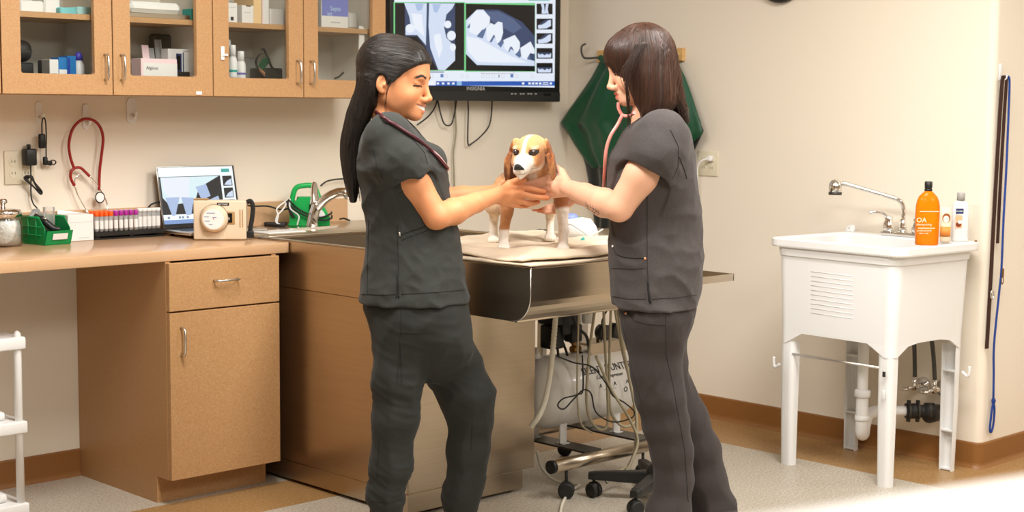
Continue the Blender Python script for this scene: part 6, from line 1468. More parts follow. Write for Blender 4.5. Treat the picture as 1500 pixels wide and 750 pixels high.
Fh.displace(hairf, .012)
hairL, coHL, qHL = PL.mesh('hair', Fh, HAIRM, None, 3)
skH = Skin(coHL, qHL)
def strands(P_, pts_list, r, m, parent, name='loose_strands'):
    mb = MB()
    for pts in pts_list: mb.tube(spline(pts, 8), [r*(1-.75*k/(8*(len(pts)-1))) for k in range(8*(len(pts)-1)+1)], 5)
    return tag(P_.part(name, mb, m, parent), kind='stuff')
r3 = random.Random(5); S_ = []
for k in range(5): S_.append([GL(.026+.003*r3.random(), -.078-.003*r3.random(), .01), GL(.010+.005*r3.random(), -.088, -.02), GL(.002+.008*r3.random(), -.080, -.065), GL(.006+.012*r3.random(), -.070, -.10-.02*r3.random())])
for k in range(60):                                     # fly-away strands along the fall of hair
    a = r3.random(); px0 = 508+24*r3.random(); dw = (r3.random()-.5)*.11
    S_.append([vw(px0+12, 130+10*r3.random(), WH+.012+dw), vw(px0-2+4*r3.random(), 190, WH+.012+dw*1.02), vw(px0-3+5*r3.random(), 240, WH+.012+dw), vw(px0+3+6*r3.random(), 283+14*r3.random(), WH+.012+dw*.8)])
strands(PL, S_, .0009, HAIRM, hairL)
HS = mat('black_hair_strand', (.012, .009, .0075), .40, spec=.5, var=((60., 60., 4.), .6, (.035, .024, .018)))
ax0, ax1 = GL(.09, 0, .045), GL(-.10, 0, .045)
lay_strands(PL, skH, 420, HS, hairL, 'cap', 3, .0008, ang=(-2.4, .9), axis=lambda t: np.array((ax0[0]+(ax1[0]-ax0[0])*t, GL(-.014, 0, 0)[1], ax0[2]+(ax1[2]-ax0[2])*t)), dir=lambda a: np.array((0, math.sin(a), math.cos(a))))
f0, f1 = A_(530, 100), A_(517, 292)
lay_strands(PL, skH, 320, HS, hairL, 'fall', 4, .0008, ang=(0, 6.28), axis=lambda t: np.array((np.interp(t, [0, .35, .6, 1], [A_(538, 0)[0], A_(525, 0)[0], A_(514, 0)[0], A_(518, 0)[0]]), HC+.004, f0[2]+(f1[2]-f0[2])*t)), dir=lambda a: np.array((math.cos(a), math.sin(a), 0)))
PL.part('hair_clip', MB().box(A_(538, 74, -.01)-(.012, .02, .008), A_(538, 74, -.01)+(.014, .02, .006), .003, 2), BLACK, hairL)
# ---- stethoscope round the neck
MAR = mat('maroon_tubing', s2l((74, 30, 40)), .3, var=(20., .2, s2l((56, 20, 30))))
P0 = [A_(548, 166, .04), A_(549, 163, .0), A_(553, 165, -.045), A_(562, 172, -.064), A_(580, 184, -.068), A_(606, 203, -.085), A_(630, 222, -.10), A_(648, 240, -.10), A_(654, 247, -.09)]
P0 = [np.array(p) for p in P0]
pp = []
for i, p in enumerate(spline(P0, 6)):
    px_ = None; pp.append(p)
t = Thing('stethoscope', 'dark maroon stethoscope around the neck of the left person', 'stethoscope', to_world(P0[1]))
# lay the visible run on the cloth
run = [skT.hit(x, y, .006) for x, y in ((553, 166), (560, 172), (570, 179), (580, 185), (593, 194), (606, 203), (618, 212), (630, 222), (640, 232), (648, 240), (653, 247))]
run = [p for p in run if p is not None]
t.part('tubing', MB().tube([to_world(p) for p in spline([P0[0], P0[1]]+run, 6)], .0052, 10), MAR)
run2 = [skT.hit(x, y, .005) for x, y in ((628, 219), (640, 229), (650, 240), (655, 248))]; run2 = [p for p in run2 if p is not None]
if len(run2) > 1: t.part('tube_highlight', MB().tube([to_world(p) for p in spline(run2, 6)], .0035, 8), mat('pink_tube_highlight', s2l((226, 176, 168)), .3, var=(20., .2, s2l((210, 150, 144)))))  # pinkish highlight on the maroon tubing, put in as a pale strand
# ================================================================== person on the right
WR = 4.72
def B_(px, py, dw=0.): return vw(px, py, WR+dw)
PR = Person('brown-haired person in dark grey scrubs with pink stethoscope, facing left', (B_(962, 500)[0], WR, 0))
SKIN_R = s2l((228, 176, 146)); HAIR_R = (.03, .014, .009)
GR, invR, RmR, scR = head_frame(B_(938, 96), math.pi+math.radians(4), math.radians(17), .965)
Fd = Field((axis([(B_(762, 0)[0], B_(842, 0)[0], .0021), (B_(842, 0)[0], B_(1035, 0)[0], .0034)]),
            axis([(4.46, 4.84, .0034), (4.84, 5.02, .0022), (5.02, 5.25, .0026)]),
            axis([(.02, .80, .010), (.80, 1.06, .006), (1.06, 1.22, .0022), (1.22, 1.36, .0034), (1.36, 1.68, .0026)])))
rowsR = [(168, 938, 988, .075), (174, 930, 998, .125), (182, 922, 1006, .155), (192, 914, 1010, .172), (207, 906, 1013, .178), (224, 899, 1016, .18), (246, 893, 1019, .178), (267, 891, 1021, .17), (288, 891, 1023, .16), (312, 891, 1025, .15), (338, 892, 1027, .148), (381, 894, 1028, .158), (420, 896, 1025, .168), (444, 898, 1020, .174)]
TRR = rows_px(rowsR, WR)
Fd.stack(TRR[:-2], .02, 2.3, -.014)
Fd.chain([GR(-.036, 0, -.050), B_(950, 172), B_(953, 192)], [.050, .050, .06], .02)
Fd.chain([B_(952, 455, -.07), B_(960, 540, -.075), B_(967, 580, -.075), B_(984, 660, -.065), B_(984, 750, -.06), B_(982, 800, -.06)], [.07, .052, .048, .04, .036, .034], .02)
Fd.chain([B_(968, 460, .07), B_(972, 545, .07), B_(1006, 614, .07), B_(1034, 706, .07), B_(1050, 790, .07)], [.068, .052, .045, .038, .034], .02)
sh, el, wr = B_(966, 204, -.145), B_(907, 304, -.140), H_(832, 275, 4.862)
Fd.chain([sh, B_(938, 258, -.152), el], [.054, .049, .042], .02)
Fd.chain([el, el*.72+wr*.28+np.array((0, 0, -.003)), el*.35+wr*.65, wr], [.042, .044, .034, .0265], .012)
sh2, el2, wr2 = B_(966, 206, .145), B_(905, 300, .21), H_(842, 288, 5.14)
Fd.chain([sh2, el2], [.05, .038], .02); Fd.chain([el2, wr2], [.036, .023], .012)
hand(Fd, wr, [H_(806, 259, 4.955), H_(803, 268, 4.955), H_(804, 277, 4.955), H_(808, 285, 4.952)],
     [[H_(792, 264.5, 4.962), H_(780, 267.5, 4.966), H_(768, 269.5, 4.970)], [H_(790, 272, 4.965), H_(778, 275, 4.972), H_(766, 276.5, 4.976)], [H_(792, 281, 4.966), H_(780, 283, 4.975), H_(770, 284, 4.980)], [H_(796, 289, 4.964), H_(786, 291, 4.972), H_(778, 292, 4.978)]],
     [H_(830, 266, 4.885), H_(823, 252, 4.915), H_(814, 245, 4.95), H_(806, 243, 4.975)], kr=.0122, fr=.0094)
hand(Fd, wr2, [H_(815, 295, 5.205), H_(814, 301, 5.205), H_(814, 306, 5.205), H_(817, 309, 5.205)],
     [[H_(802, 297, 5.205), H_(790, 299, 5.2), H_(779, 301.5, 5.195)], [H_(801, 303, 5.2), H_(790, 305.5, 5.195), H_(782, 306.5, 5.19)], [H_(803, 307, 5.195), H_(795, 309, 5.19), H_(789, 308.5, 5.185)], [H_(808, 310.5, 5.195), H_(802, 311, 5.19), H_(797, 310.5, 5.185)]],
     [H_(838, 291, 5.16), H_(830, 289, 5.18), H_(822, 288, 5.19)])
add_head(Fd, GR, RmR, scR, False)
def colR(co):
    c = np.tile(np.array(SKIN_R, float), (len(co), 1)); n = sines(3, 6, 60, 160)(*co.T); c *= (1+.04*n)[:, None]
    tip = np.exp(-(((co[:, 0]-H_(785, 303, 5.2)[0])/.03)**2+((co[:, 1]-5.195)/.03)**2)); c[:, 1] *= 1-.45*tip; c[:, 2] *= 1-.55*tip
    paint_head(co, invR, c, SKIN_R, HAIR_R, False, (.60, .16, .12)); return c
bodyR, coR, qR = PR.mesh('body', Fd, SKINM, colR, 1)
skR = Skin(coR, qR)
# inked tattoo on the forearm
TAT = mat('tattoo_ink', (.05, .04, .04), .6, var=(40., .1, (.07, .06, .05)))
for pts in ([(858, 296), (861, 301), (866, 304), (872, 308), (877, 312)], [(861, 301), (860, 305), (864, 307)], [(864, 299), (866, 304), (865, 308)], [(868, 301), (870, 306), (868, 310)], [(872, 304), (874, 309), (871, 312)], [(876, 308), (878, 313), (875, 315)], [(857, 299), (862, 304)], [(866, 308), (872, 313)]):
    seam(PR, skR, pts, .0009, TAT, 'tattoo_line', bodyR, .0001)
# ---- top
GRAY = mat('grey_scrub_cloth', s2l((58, 52, 51)), .85, sheen=.06, var=[(14., .4, s2l((46, 41, 40))), (300., .5, s2l((78, 72, 70)))], bump=(1400., .35, .0008))
Ft = Field((axis([(B_(872, 0)[0], B_(1045, 0)[0], .0042)]), axis([(4.42, 5.02, .0042)]), axis([(.79, 1.43, .0042)])))
Ft.stack(TRR, .01, 2.35)
for dw, s, e, r0, r1 in ((-.140, (970, 199), (944, 258), .080, .068), (.140, (966, 202), (928, 258), .07, .058)):
    Ft.chain([B_(*s, dw), B_((s[0]+e[0])/2+3, (s[1]+e[1])/2-2, dw*1.08), B_(*e, dw*1.02)], [r0, (r0+r1)/2+.004, r1], .035)
Ft.ell(B_(918, 240, -.04), (.05, .09, .06), None, .03)
def foldr(x, y, z):
    a = sines(41, 7, 25, 60, (1, .6, 1.4))(x, y, z); b = sines(42, 6, 60, 130, (1, .5, 1.6))(x, y, z); c = sines(43, 5, 18, 34, (1.4, .5, .5))(x, y, z)
    zz = np.clip((1.33-z)/.10, .25, 1)
    return zz*(.016*np.abs(a)-.005+.005*np.abs(b)+.008*np.abs(c)-.003)
Ft.displace(foldr, .02)
Ft.cone(B_(935, 276, -.15), B_(918, 312, -.13), .095, .10, .003, True)
Ft.cone(B_(952, 235, -.138), B_(932, 285, -.138), .054, .060, .003, True)
Ft.stack(TRR, .012, 2.35, -.003)
Ft.cone(GR(-.03, 0, -.06), B_(945, 180), .060, .056, .004, True); Ft.cone(B_(944, 178), B_(918, 192), .05, .03, .004, True)
topR, coTR, qTR = PR.mesh('scrub_top', Ft, GRAY, None, 1)
skTR = Skin(coTR, qTR)
SEAMR = mat('grey_seam', s2l((36, 32, 31)), .9, var=(40., .2, s2l((44, 40, 39))))
for pts, r in (([(948, 285), (948, 340), (948, 378), (950, 442)], .0011), ([(898, 362), (903, 372), (915, 377), (930, 378), (945, 378)], .0018), ([(896, 393), (925, 394), (946, 393)], .0009), ([(897, 434), (920, 438), (946, 438)], .0010), ([(955, 438), (990, 436), (1020, 432)], .0010), ([(914, 250), (940, 255), (974, 262)], .0010), ([(995, 230), (1003, 250), (1006, 262)], .0014), ([(982, 190), (994, 215), (993, 245), (985, 262)], .0011)):
    seam(PR, skTR, pts, r, SEAMR, parent=topR)
seam(PR, skTR, [(949, 412), (950, 428), (953, 444)], .0035, mat('black_gap', (.006, .006, .006), .9), 'side_vent', topR)
COP = mat('copper_snap', s2l((214, 150, 110)), .3, .7, var=(20., .1, s2l((200, 136, 96))))
def button(P_, sk, px, py, r, m, parent):
    p = sk.hit(px, py, .001)
    if p is not None: P_.part('snap_button', MB().ball(p, (r, r*.6, r), 10, 8), m, parent)
button(PR, skTR, 945, 379, .0042, COP, topR); button(PR, skTR, 898, 361, .004, WHITEP, topR)
# ---- trousers
GRAYP = mat('grey_trouser_cloth', s2l((47, 40, 39)), .85, sheen=.05, var=[(14., .4, s2l((36, 30, 29))), (300., .45, s2l((64, 56, 53)))], bump=(1400., .35, .0008))
Fp = Field((axis([(B_(885, 0)[0], B_(1100, 0)[0], .0048)]), axis([(4.48, 4.98, .0048)]), axis([(.02, .90, .0048)])))
Fp.stack(rows_px([(405, 908, 1014, .138), (430, 907, 1015, .155), (448, 905, 1018, .170), (466, 909, 1014, .172), (490, 914, 1006, .165), (512, 922, 1000, .13), (532, 936, 988, .08), (548, 950, 975, .03)], WR), .02, 2.3)
Fp.chain([B_(952, 480, -.07), B_(960, 540, -.075), B_(967, 580, -.075), B_(975, 622, -.07), B_(984, 660, -.065), B_(987, 706, -.06), B_(981, 750, -.06), B_(976, 818, -.06)], [.082, .074, .071, .066, .059, .057, .070, .085], .03)
Fp.chain([B_(968, 480, .07), B_(972, 545, .07), B_(986, 580, .07), B_(1006, 614, .07), B_(1023, 660, .07), B_(1034, 706, .07), B_(1046, 750, .07), B_(1058, 800, .07)], [.080, .072, .067, .064, .064, .068, .076, .088], .03)
def foldrp(x, y, z):
    a = sines(51, 7, 22, 50, (1.4, .8, .5))(x, y, z); b = sines(52, 6, 60, 120, (1.3, .6, .9))(x, y, z)
    low = np.exp(-((z-.55)/.08)**2)+np.exp(-((z-.80)/.05)**2)
    return .014*np.abs(a)-.004+(.002+.007*low)*(np.abs(b)-.2)
Fp.displace(foldrp, .02)
trR, coPR, qPR = PR.mesh('scrub_trousers', Fp, GRAYP, None, 1)
skPR = Skin(coPR, qPR)
for pts, r in (([(919, 458), (930, 470), (950, 475), (975, 476)], .0013), ([(975, 450), (976, 520), (985, 560), (994, 610), (1003, 660), (1008, 735)], .0011), ([(911, 470), (925, 540), (940, 590)], .0009)):
    seam(PR, skPR, pts, r, SEAMR, parent=trR)
button(PR, skPR, 917, 459, .004, COP, trR)
for px, dw in ((982, -.06), (1050, .07)):
    b = B_(px, 790, dw); x0, y0 = b[0]-.03, b[1]
    rings = [[(x0-x, y0+hw*math.copysign(abs(math.cos(g))**.7, math.cos(g)), .004+h*(.5+.5*math.copysign(abs(math.sin(g))**.8, math.sin(g)))) for g in np.linspace(0, 2*math.pi, 17)[:-1]] for x, hw, h in ((-.085, .02, .05), (-.075, .034, .075), (-.03, .038, .085), (.03, .040, .075), (.09, .045, .055), (.14, .042, .045), (.17, .030, .035), (.18, .012, .02))]
    PR.part('shoe', MB().loft(rings), BLACK)
# ---- hair: straight, shoulder length, falling over the cheek
HAIRB = mat('brown_hair', (.018, .008, .005), .44, spec=.5, var=((60., 60., 4.), .6, (.055, .022, .012)), bump=((420., 420., 12.), .5, .0012))
HW = GR(-.014, 0, .036)[1]
Fh = Field((axis([(B_(880, 0)[0], B_(1020, 0)[0], .003)]), axis([(HW-.13, HW+.13, .003)]), axis([(B_(0, 196)[2], B_(0, 14)[2], .003)])))
for c, r, k in (((-.014, 0, .040), (.109, .088, .091), .0), ((.040, 0, .046), (.061, .072, .062), .03), ((-.03, 0, -.02), (.085, .086, .10), .03)):
    Fh.ell(GR(*c), [v*scR for v in r], RmR, max(k, .004))
capR = [(46, 922, 962, .035), (53, 908, 972, .056), (60, 899, 979, .071), (66, 893, 983, .080), (74, 890, 986, .087), (85, 891, 988, .092), (95, 894, 989, .094), (105, 899, 990, .096), (120, 908, 990, .097), (135, 915, 991, .097), (150, 919, 990, .096), (165, 919, 980, .092), (176, 919, 968, .080), (188, 921, 940, .06)]
Fh.stack(rows_px(capR, HW), .012, 2.4)
Fh.chain([B_(982, 110, .0), B_(988, 140, .02), B_(998, 160, .04), B_(1007, 178, .06)], [.03, .028, .020, .007], .015)
# opening for the face
zk = [-.30, -.13, -.10, -.05, -.02, .02, .05, .07, .3]; xk = [.050, .050, .054, .062, .082, .100, .108, .14, .3]
X_, Y_, Z_ = Fh.grid((slice(None),)*3); O_ = GR(0, 0, 0)
lx = (X_-O_[0])*RmR[0][0]+(Y_-O_[1])*RmR[0][1]+(Z_-O_[2])*RmR[0][2]; lz = (X_-O_[0])*RmR[2][0]+(Y_-O_[1])*RmR[2][1]+(Z_-O_[2])*RmR[2][2]
Fh.put((slice(None),)*3, np.interp(lz, zk, xk).astype(np.float32)-lx, .006, True)
del X_, Y_, Z_, lx, lz
st4 = sines(61, 12, 280, 800, (1, 1, .05)); st5 = sines(62, 4, 60, 120, (1, 1, .06))
Fh.displace(lambda x, y, z: .003*st4(x-.25*(z-1.55), y, z)+.003*st5(x, y, z), .012)
hairR, coHR, qHR = PR.mesh('hair', Fh, HAIRB, None, 3)
S_ = []
r4 = random.Random(9)
for k in range(34):
    x0 = 899+10*r4.random(); d = -.098-.006*r4.random()
    S_.append([vw(930+20*r4.random(), 62, HW-.088), vw(x0+10+8*r4.random(), 105, HW+d), vw(917+5*r4.random(), 140, HW+d), vw(919+8*r4.random(), 170+20*r4.random(), HW+d*.9)])
for k in range(26):
    q_ = r4.random(); S_.append([vw(984+4*r4.random(), 100, HW-.05+.1*r4.random()), vw(989+3*r4.random(), 135, HW-.04+.1*r4.random()), vw(994+10*q_, 160, HW+.03*r4.random()), vw(998+12*q_, 176+6*r4.random(), HW+.05*r4.random())])
strands(PR, S_, .0009, HAIRB, hairR)
HSR = mat('brown_hair_strand', (.030, .012, .007), .40, spec=.5, var=((60., 60., 4.), .6, (.10, .040, .020)))
skHR = Skin(coHR, qHR); g0, g1 = B_(950, 46), B_(950, 186)
lay_strands(PR, skHR, 620, HSR, hairR, 'fall', 6, .0008, ang=(0, 6.28), axis=lambda t: np.array((B_(945, 0)[0], HW, g0[2]+(g1[2]-g0[2])*t)), dir=lambda a: np.array((math.cos(a), math.sin(a), 0)))
cR = GR(-.014, 0, .03)
def crown(a): return np.array((math.cos(a), math.sin(a), 0))
mbc = MB(); rg = random.Random(8)
for i in range(320):                                    # crown: from the parting down to the sides
    a = rg.uniform(0, 6.28); pts = []
    for j in range(9):
        el_ = math.pi/2-.05-j*.16; d = np.array((math.cos(a)*math.cos(el_), math.sin(a)*math.cos(el_), math.sin(el_))); h = skHR.t.ray_cast(Vector(cR+d*.3), Vector(-d), .3)
        if h[0] is not None: pts.append(np.array(h[0])+d*.0003)
    if len(pts) > 3: mbc.tube(pts, .0007, 4, cap=False)
tag(PR.part('hair_strands', mbc, HSR, hairR), kind='stuff')
tag(PR.part('earring', MB().tube([GR(-.012, .092, -.045)+np.array((.008*math.cos(a), 0, .012*math.sin(a))) for a in np.linspace(0, 2*math.pi, 13)[:-1]], .001, 6, closed=True), CHROME, bodyR))
# ---- pink stethoscope in use
PINKT = mat('pink_tubing', s2l((232, 150, 140)), .3, var=(20., .15, s2l((222, 132, 122))))
t = Thing('stethoscope', 'pink stethoscope worn by the right person and reaching the dog', 'stethoscope', pw(911, 168, WR))
y_ = HW-.02
t.part('yoke_arm', MB().tube([to_world(p) for p in spline([vw(906, 150, y_), vw(906, 158, y_), vw(909, 165, y_), vw(912, 169, y_)], 6)], .0052, 10), PINKT)
t.part('yoke_arm', MB().tube([to_world(p) for p in spline([vw(929, 165, y_-.06), vw(924, 169, y_-.04), vw(918, 170, y_-.02), vw(912, 169, y_)], 6)], .0052, 10), PINKT)
t.part('tubing', MB().tube([to_world(p) for p in spline([vw(912, 168, y_), vw(905, 182, y_-.02), vw(895, 198, y_-.03), vw(889, 215, y_-.03), vw(886.5, 235, y_-.02), vw(885.5, 255, y_+.02), vw(884, 275, y_+.10), vw(878, 288, y_+.20), vw(862, 292, y_+.32), vw(845, 293.5, y_+.42), vw(832, 292, y_+.50)], 8)], .0055, 10), PINKT)
ce_ = vw(826, 290, y_+.52)
t.part('chest_piece', MB().tube([to_world(ce_), to_world(ce_+np.array((-.012, .004, 0)))], .018, 18), CHROME)
# ================================================================== the dog
ZT = TZ+.019                                            # towel surface under the paws
def on_towel(px, py): return to_view(onp(px, py, 2, ZT))
pFL, pFR, pHL, pHR = on_towel(738, 367), on_towel(825, 369), on_towel(723, 356), on_towel(806, 353)
BD = np.array((.5*(pFL[0]+pFR[0]), .5*(pFL[1]+pHR[1]), ZT))
dog = thing('beagle_dog', 'tan and white beagle standing on the towel, held by both people', 'dog', to_world(BD), YAW)
D_O = vw(778, 223, 4.945)
GD_, invD, RmD, scD = head_frame(D_O, math.radians(-90-20), math.radians(12), 1.04)
Fd = Field((axis([(vw(705, 0, 5.2)[0], vw(842, 0, 5.2)[0], .0024)]), axis([(4.80, 5.08, .0024), (5.08, 5.24, .0027), (5.24, 5.72, .0045)]), axis([(ZT-.004, 1.40, .0024)])))
# trunk
ch = vw(780, 272, 5.125); hp = np.array((pHL[0]*.5+pHR[0]*.5, (pHL[1]+pHR[1])/2+.0, ZT+.205))
Fd.ell(ch, (.082, .095, .080), None, .02); Fd.ell(ch+np.array((0, .12, .004)), (.082, .11, .078), None, .03)
Fd.chain([ch+np.array((0, .10, .01)), ch*.4+hp*.6, hp], [.078, .068, .066], .03)
Fd.ell(hp, (.078, .08, .072), None, .03)
Fd.chain([ch+np.array((0, -.02, .03)), vw(779, 250, 5.03), GD_(-.03, 0, -.015)], [.068, .060, .052], .03)
Fd.chain([hp+np.array((0, .06, .03)), hp+np.array((.01, .14, .08)), hp+np.array((.015, .18, .16))], [.018, .013, .007], .02)
# front legs
for P, s, top in ((pFL, -1, vw(744, 292, pFL[1]+.02)), (pFR, 1, vw(823, 286, pFR[1]+.02))):
    k = .018
    Fd.chain([ch+np.array((s*.055, .0, -.01)), top], [.045, .030], k)
    m = top*.45+P*.55; m[2] = ZT+.072
    Fd.chain([top, top*.6+m*.4, np.array((P[0]+.001, P[1]+.012, ZT+.070)), np.array((P[0], P[1]+.010, ZT+.026))], [.028, .0205, .0155, .0165], .010)
    Fd.ell((P[0]-.001, P[1]-.012, ZT+.014), (.0205, .028, .0145), None, .010)
    for t_ in (-1.5, -.5, .5, 1.5): Fd.ell((P[0]+t_*.0098, P[1]-.034+abs(t_)*.004, ZT+.0105), (.0068, .013, .0105), None, .004)
# hind legs with knee forward and hock back
for P, s in ((pHL, -1), (pHR, 1)):
    hip = hp+np.array((s*.055, .02, -.015)); knee = np.array((P[0]-s*.004, P[1]-.05, ZT+.135)); hock = np.array((P[0], P[1]+.055, ZT+.085)); foot = np.array((P[0], P[1]+.035, ZT+.022))
    Fd.chain([hip, knee], [.052, .036], .02); Fd.chain([knee, hock, foot], [.028, .0145, .0145], .010)
    Fd.ell((P[0], P[1]+.004, ZT+.014), (.021, .036, .014), None, .012)
    for t_ in (-1.5, -.5, .5, 1.5): Fd.ell((P[0]+t_*.0092, P[1]-.024+abs(t_)*.004, ZT+.0105), (.0064, .012, .010), None, .004)
# head
e = lambda c, r, k=.015, sub=False, R_=None: Fd.ell(GD_(*c), [v*scD for v in r], RmD if R_ is None else R_, k*scD, sub)
e((-.005, 0, .004), (.062, .052, .050)); e((.030, 0, .012), (.038, .043, .034), .02); e((.02, 0, -.022), (.048, .044, .036), .02)
Fd.cone(GD_(.052, 0, -.016), GD_(.106, 0, -.026), .031*scD, .0205*scD, .018)
for s in (-1, 1):
    e((.094, s*.010, -.034), (.026, .013, .016), .010)                               # flews
    e((.040, s*.034, -.020), (.030, .016, .024), .014)                               # cheeks
    e((.062, s*.030, .016), (.013, .012, .0095), .008, True)                         # eye sockets
    e((.054, s*.0285, .0145), (.0115, .0115, .0105), .003)
    Fd.cone(GD_(.058, s*.020, .026), GD_(.046, s*.040, .024), .006, .005, .006)      # brow
Fd.cone(GD_(.07, -.004, -.048), GD_(.112, 0, -.050), .012, .009, .010)               # lower jaw
e((.130, 0, -.014), (.0100, .0110, .0085), .004)
for s in (-1, 1): e((.141, s*.0065, -.016), (.004, .003, .003), .002, True)
# ears: long flat flaps hanging beside the cheeks, front edge folded forward
for s, tipf in ((1, .006), (-1, .012)):
    a, b, c = GD_(-.012, s*.049, .026), GD_(-.004, s*.068, -.016), GD_(tipf, s*.074, -.078)
    Re = np.array([RmD[0]*.93+RmD[1]*.36*s, -RmD[0]*.36*s+RmD[1]*.93, RmD[2]])
    Re2 = np.array([Re[0], Re[1]*.97+Re[2]*.24*s, Re[2]*.97-Re[1]*.24*s])
    Fd.ell(a*.62+b*.38, (.026, .0095, .036), Re2, .008); Fd.ell(b*.6+c*.4, (.031, .0085, .040), Re, .008); Fd.ell(b*.25+c*.75, (.027, .0085, .040), Re, .006)
    Fd.cone(GD_(.018, s*.061, -.005), GD_(.022, s*.072, -.074), .006, .0055, .006)
Fd.displace(lambda x, y, z: .0009*sines(71, 8, 300, 700, (1, 1, .3))(x, y, z)*2, .01)
def colD(co):
    x, y, z = invD(co); n = sines(72, 8, 40, 120)(*co.T); n2 = sines(73, 8, 250, 600)(*co.T)
    tan = np.array(s2l((200, 142, 84))); wht = np.array(s2l((240, 232, 220))); brn = np.array(s2l((150, 88, 40))); drk = np.array(s2l((44, 30, 22)))
    sm = lambda v, a, b: np.clip((v-a)/(b-a), 0, 1)
    c = np.tile(wht, (len(co), 1)); 
    def mix(m, k): 
        w_ = np.clip(m, 0, 1)[:, None]; c[:] = c*(1-w_)+np.array(k)*w_
    # trunk: dark saddle, tan sides, white chest and belly
    hgt = co[:, 2]-ZT; trunk = (co[:, 1] > 5.02)|(hgt < .17)
    mix(trunk*sm(hgt+.01*n, .165, .20), tan); mix(trunk*(co[:, 1] > 5.12)*sm(hgt+.012*n, .23, .26), drk*1.5)
    cu = ch[0]; mix(trunk*(np.abs(co[:, 0]-cu) < .045)*(co[:, 1] < 5.12)*1., wht)
    # legs
    fl = trunk*(co[:, 0] < cu-.035)*(co[:, 1] < 5.22); mix(fl*sm(hgt+.006*n, .066, .074)*sm(.25-hgt, 0, .02), np.array(s2l((190, 130, 80)))); mix(fl*sm(.072-hgt, 0, .008), wht)
    fr_ = trunk*(co[:, 0] > cu+.035)*(co[:, 1] < 5.22); mix(fr_*sm(.178-hgt, 0, .01), wht); mix(fr_*(co[:, 0] > cu+.070)*sm(hgt+.01*n, .135, .15)*sm(.30-hgt, 0, .02), brn); mix(fr_*sm(n2, .35, .6)*sm(hgt, .08, .12)*.5, tan)
    hl = trunk*(co[:, 1] > 5.22)*(hgt < .16); mix(hl*sm(hgt, .05, .10)*.85, np.array(s2l((206, 168, 126)))); 
    # head
    hd = (co[:, 1] < 5.04)*(co[:, 2] > vw(0, 280, 4.95)[2]); ay = np.abs(y)
    mix(hd, tan*np.array((1.15, 1.22, 1.35)))
    mix(hd*sm(z+.5*np.abs(y)+.006*n, .030, .05)*.35, np.array(s2l((222, 172, 116))))
    mix(hd*sm(.0105+.004*n-ay+.10*np.clip(-z+.012, 0, .05), 0, .006)*sm(x, -.02, .01), wht)                         # blaze
    mix(hd*sm(x-.55*np.clip(ay-.012, 0, .05)+.004*n+.30*np.clip(-.020-z, 0, .05), .054, .066)*sm(.012+.35*(x-.06)-z, 0, .012), wht)               # muzzle
    mix(hd*sm(.0-z, .026, .036)*sm(x, -.01, .015), wht)
    mix(hd*(x > .0)*np.exp(-(((ay-.047)/.011)**2+((z+.006)/.024)**2))*.95, brn)                                          # cheek patch
    mix(hd*(x > .03)*np.exp(-(((ay-.031)/.006)**2+((z-.027)/.004)**2))*.6, wht)
    ear = hd*(ay > .0555+.0*x)*(z < .04)*(x < .045); mix(ear, brn*np.array((1., .95, .9))); mix(ear*sm(-z+.006*n, .02, .05)*.5, drk*1.6); mix(ear*sm(.004-np.abs(x-.026), 0, .004)*.5, tan*1.2)
    mix(hd*(x > .045)*((((ay-.0295)/.0145)**2+((z-.0145)/.0102)**2) < 1), drk*.35)                                   # eye rims
    mix(hd*(x > .05)*((((ay-.0290)/.0078)**2+((z-.0145)/.0070)**2) < 1), np.array(s2l((86, 48, 22))))
    mix(hd*(x > .05)*((((ay-.0290)/.0040)**2+((z-.0148)/.0042)**2) < 1), (.004, .003, .003))
    mix(hd*(x > .1195)*(z > -.027)*(z < .0), (.008, .007, .007))                                                        # nose leather
    mix(hd*(x > .06)*sm(.0016-np.abs(z+.0395+.12*(x-.11)), 0, .0012)*(x < .125)*.6, drk)
    mix(hd*(x > .085)*(x < .122)*sm(n2, .45, .6)*(z < -.02)*.35, drk)
    c *= (1+.06*n2+.05*n)[:, None]
    # claws
    for P in (pFL, pFR, pHL, pHR):
        mix((hgt < .0085)*(np.abs(co[:, 1]-(P[1]-.044)) < .007)*(np.abs(co[:, 0]-P[0]) < .03)*(sines(1, 1, 1, 2)(*co.T) < 9)*.6, drk)
    return c
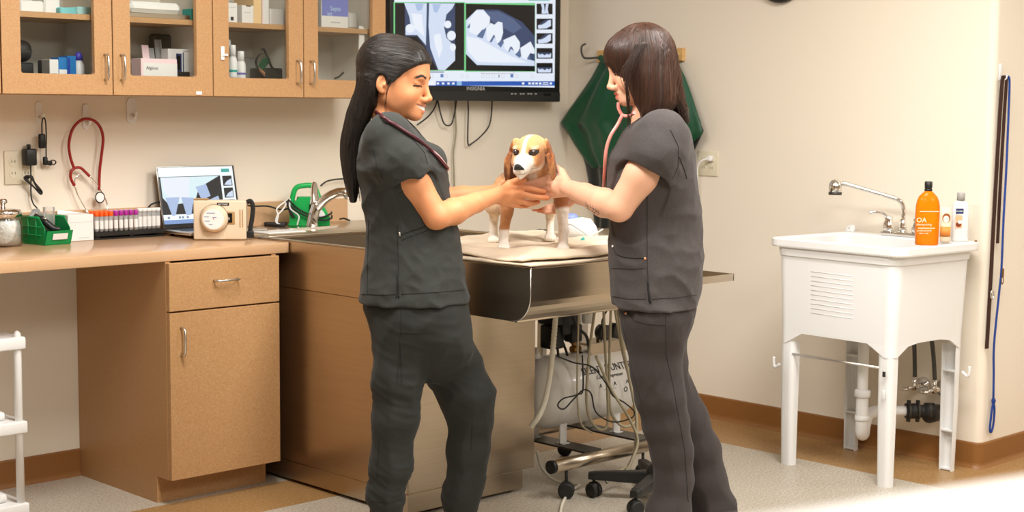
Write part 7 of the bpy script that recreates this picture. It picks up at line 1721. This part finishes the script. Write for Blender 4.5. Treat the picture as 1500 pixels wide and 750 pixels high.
FUR = mat('short_fur', (.6, .4, .25), .75, vcol=True, sheen=.25, bump=((800., 800., 260.), .6, .0018))
co, q = Fd.mesh()
db = np_mesh('body', co, q, FUR, dog, BD, colD(co), 1)
EYE = mat('wet_eye', (.035, .015, .006), .04, coat=1., var=(300., .3, (.09, .042, .016)))
PUP = mat('pupil', (.003, .003, .003), .04, coat=1., var=(100., .1, (.004, .004, .004)))
for s in (-1, 1): MB().ball(GD_(.0575, s*.0288, .0145), .0088*scD, 16, 12).build('eye', EYE, dog, BD)
for s in (-1, 1): MB().ball(GD_(.0622, s*.0298, .0147), .0052*scD, 14, 10).build('pupil', PUP, dog, BD)
# ---- small things lying on the towel
p = [onp(x, y, 2, TZ+.024) for x, y in ((773, 340), (782, 339), (791, 337.5), (800, 337))]
single('black_clip', MB().tube(spline(p, 4), [.002]*4+[.006]*5+[.003]*4, 8, flatx=.5), BLACK, 'slim black tool lying on the towel between the dog legs', 'tool', loc=p[0])
p = [onp(x, y, 2, TZ+.027) for x, y in ((853, 352), (857, 347), (860, 344))]
single('teal_tip', MB().tube(p, [.007, .006, .002], 10), flat('teal_plastic', (70, 170, 160), .4), 'small teal tip beside the white unit on the towel', 'tip', loc=p[0])
# ================================================================== out-of-focus white equipment close to the camera, lower right
a0, a1 = to_world((.115, .77, 0)), to_world((.29, .864, 0)); dx_ = (a1-a0)/np.linalg.norm(a1-a0); nn = np.array((-dx_[1], dx_[0], 0))
t = thing('white_equipment_cart', 'blurred white equipment top in the lower right foreground', 'cart', a0+dx_*.12-nn*.16, math.atan2(dx_[1], dx_[0]))
MB().box((-.28, -.145, .10), (.33, .145, 1.174), .03, 4).build('cabinet_body', WHITEP, t)
MB().box((-.295, -.16, 1.1745), (.345, .16, 1.21), .016, 4).build('top_cover', WHITEP, t)
for x in (-.22, .27):
    for y in (-.10, .10): MB().lathe([(.022, 0), (.026, .01), (.026, .05), (.012, .06), (.012, .1005)], 14, c=(x, y, 0)).build('caster', RUBBER, t)
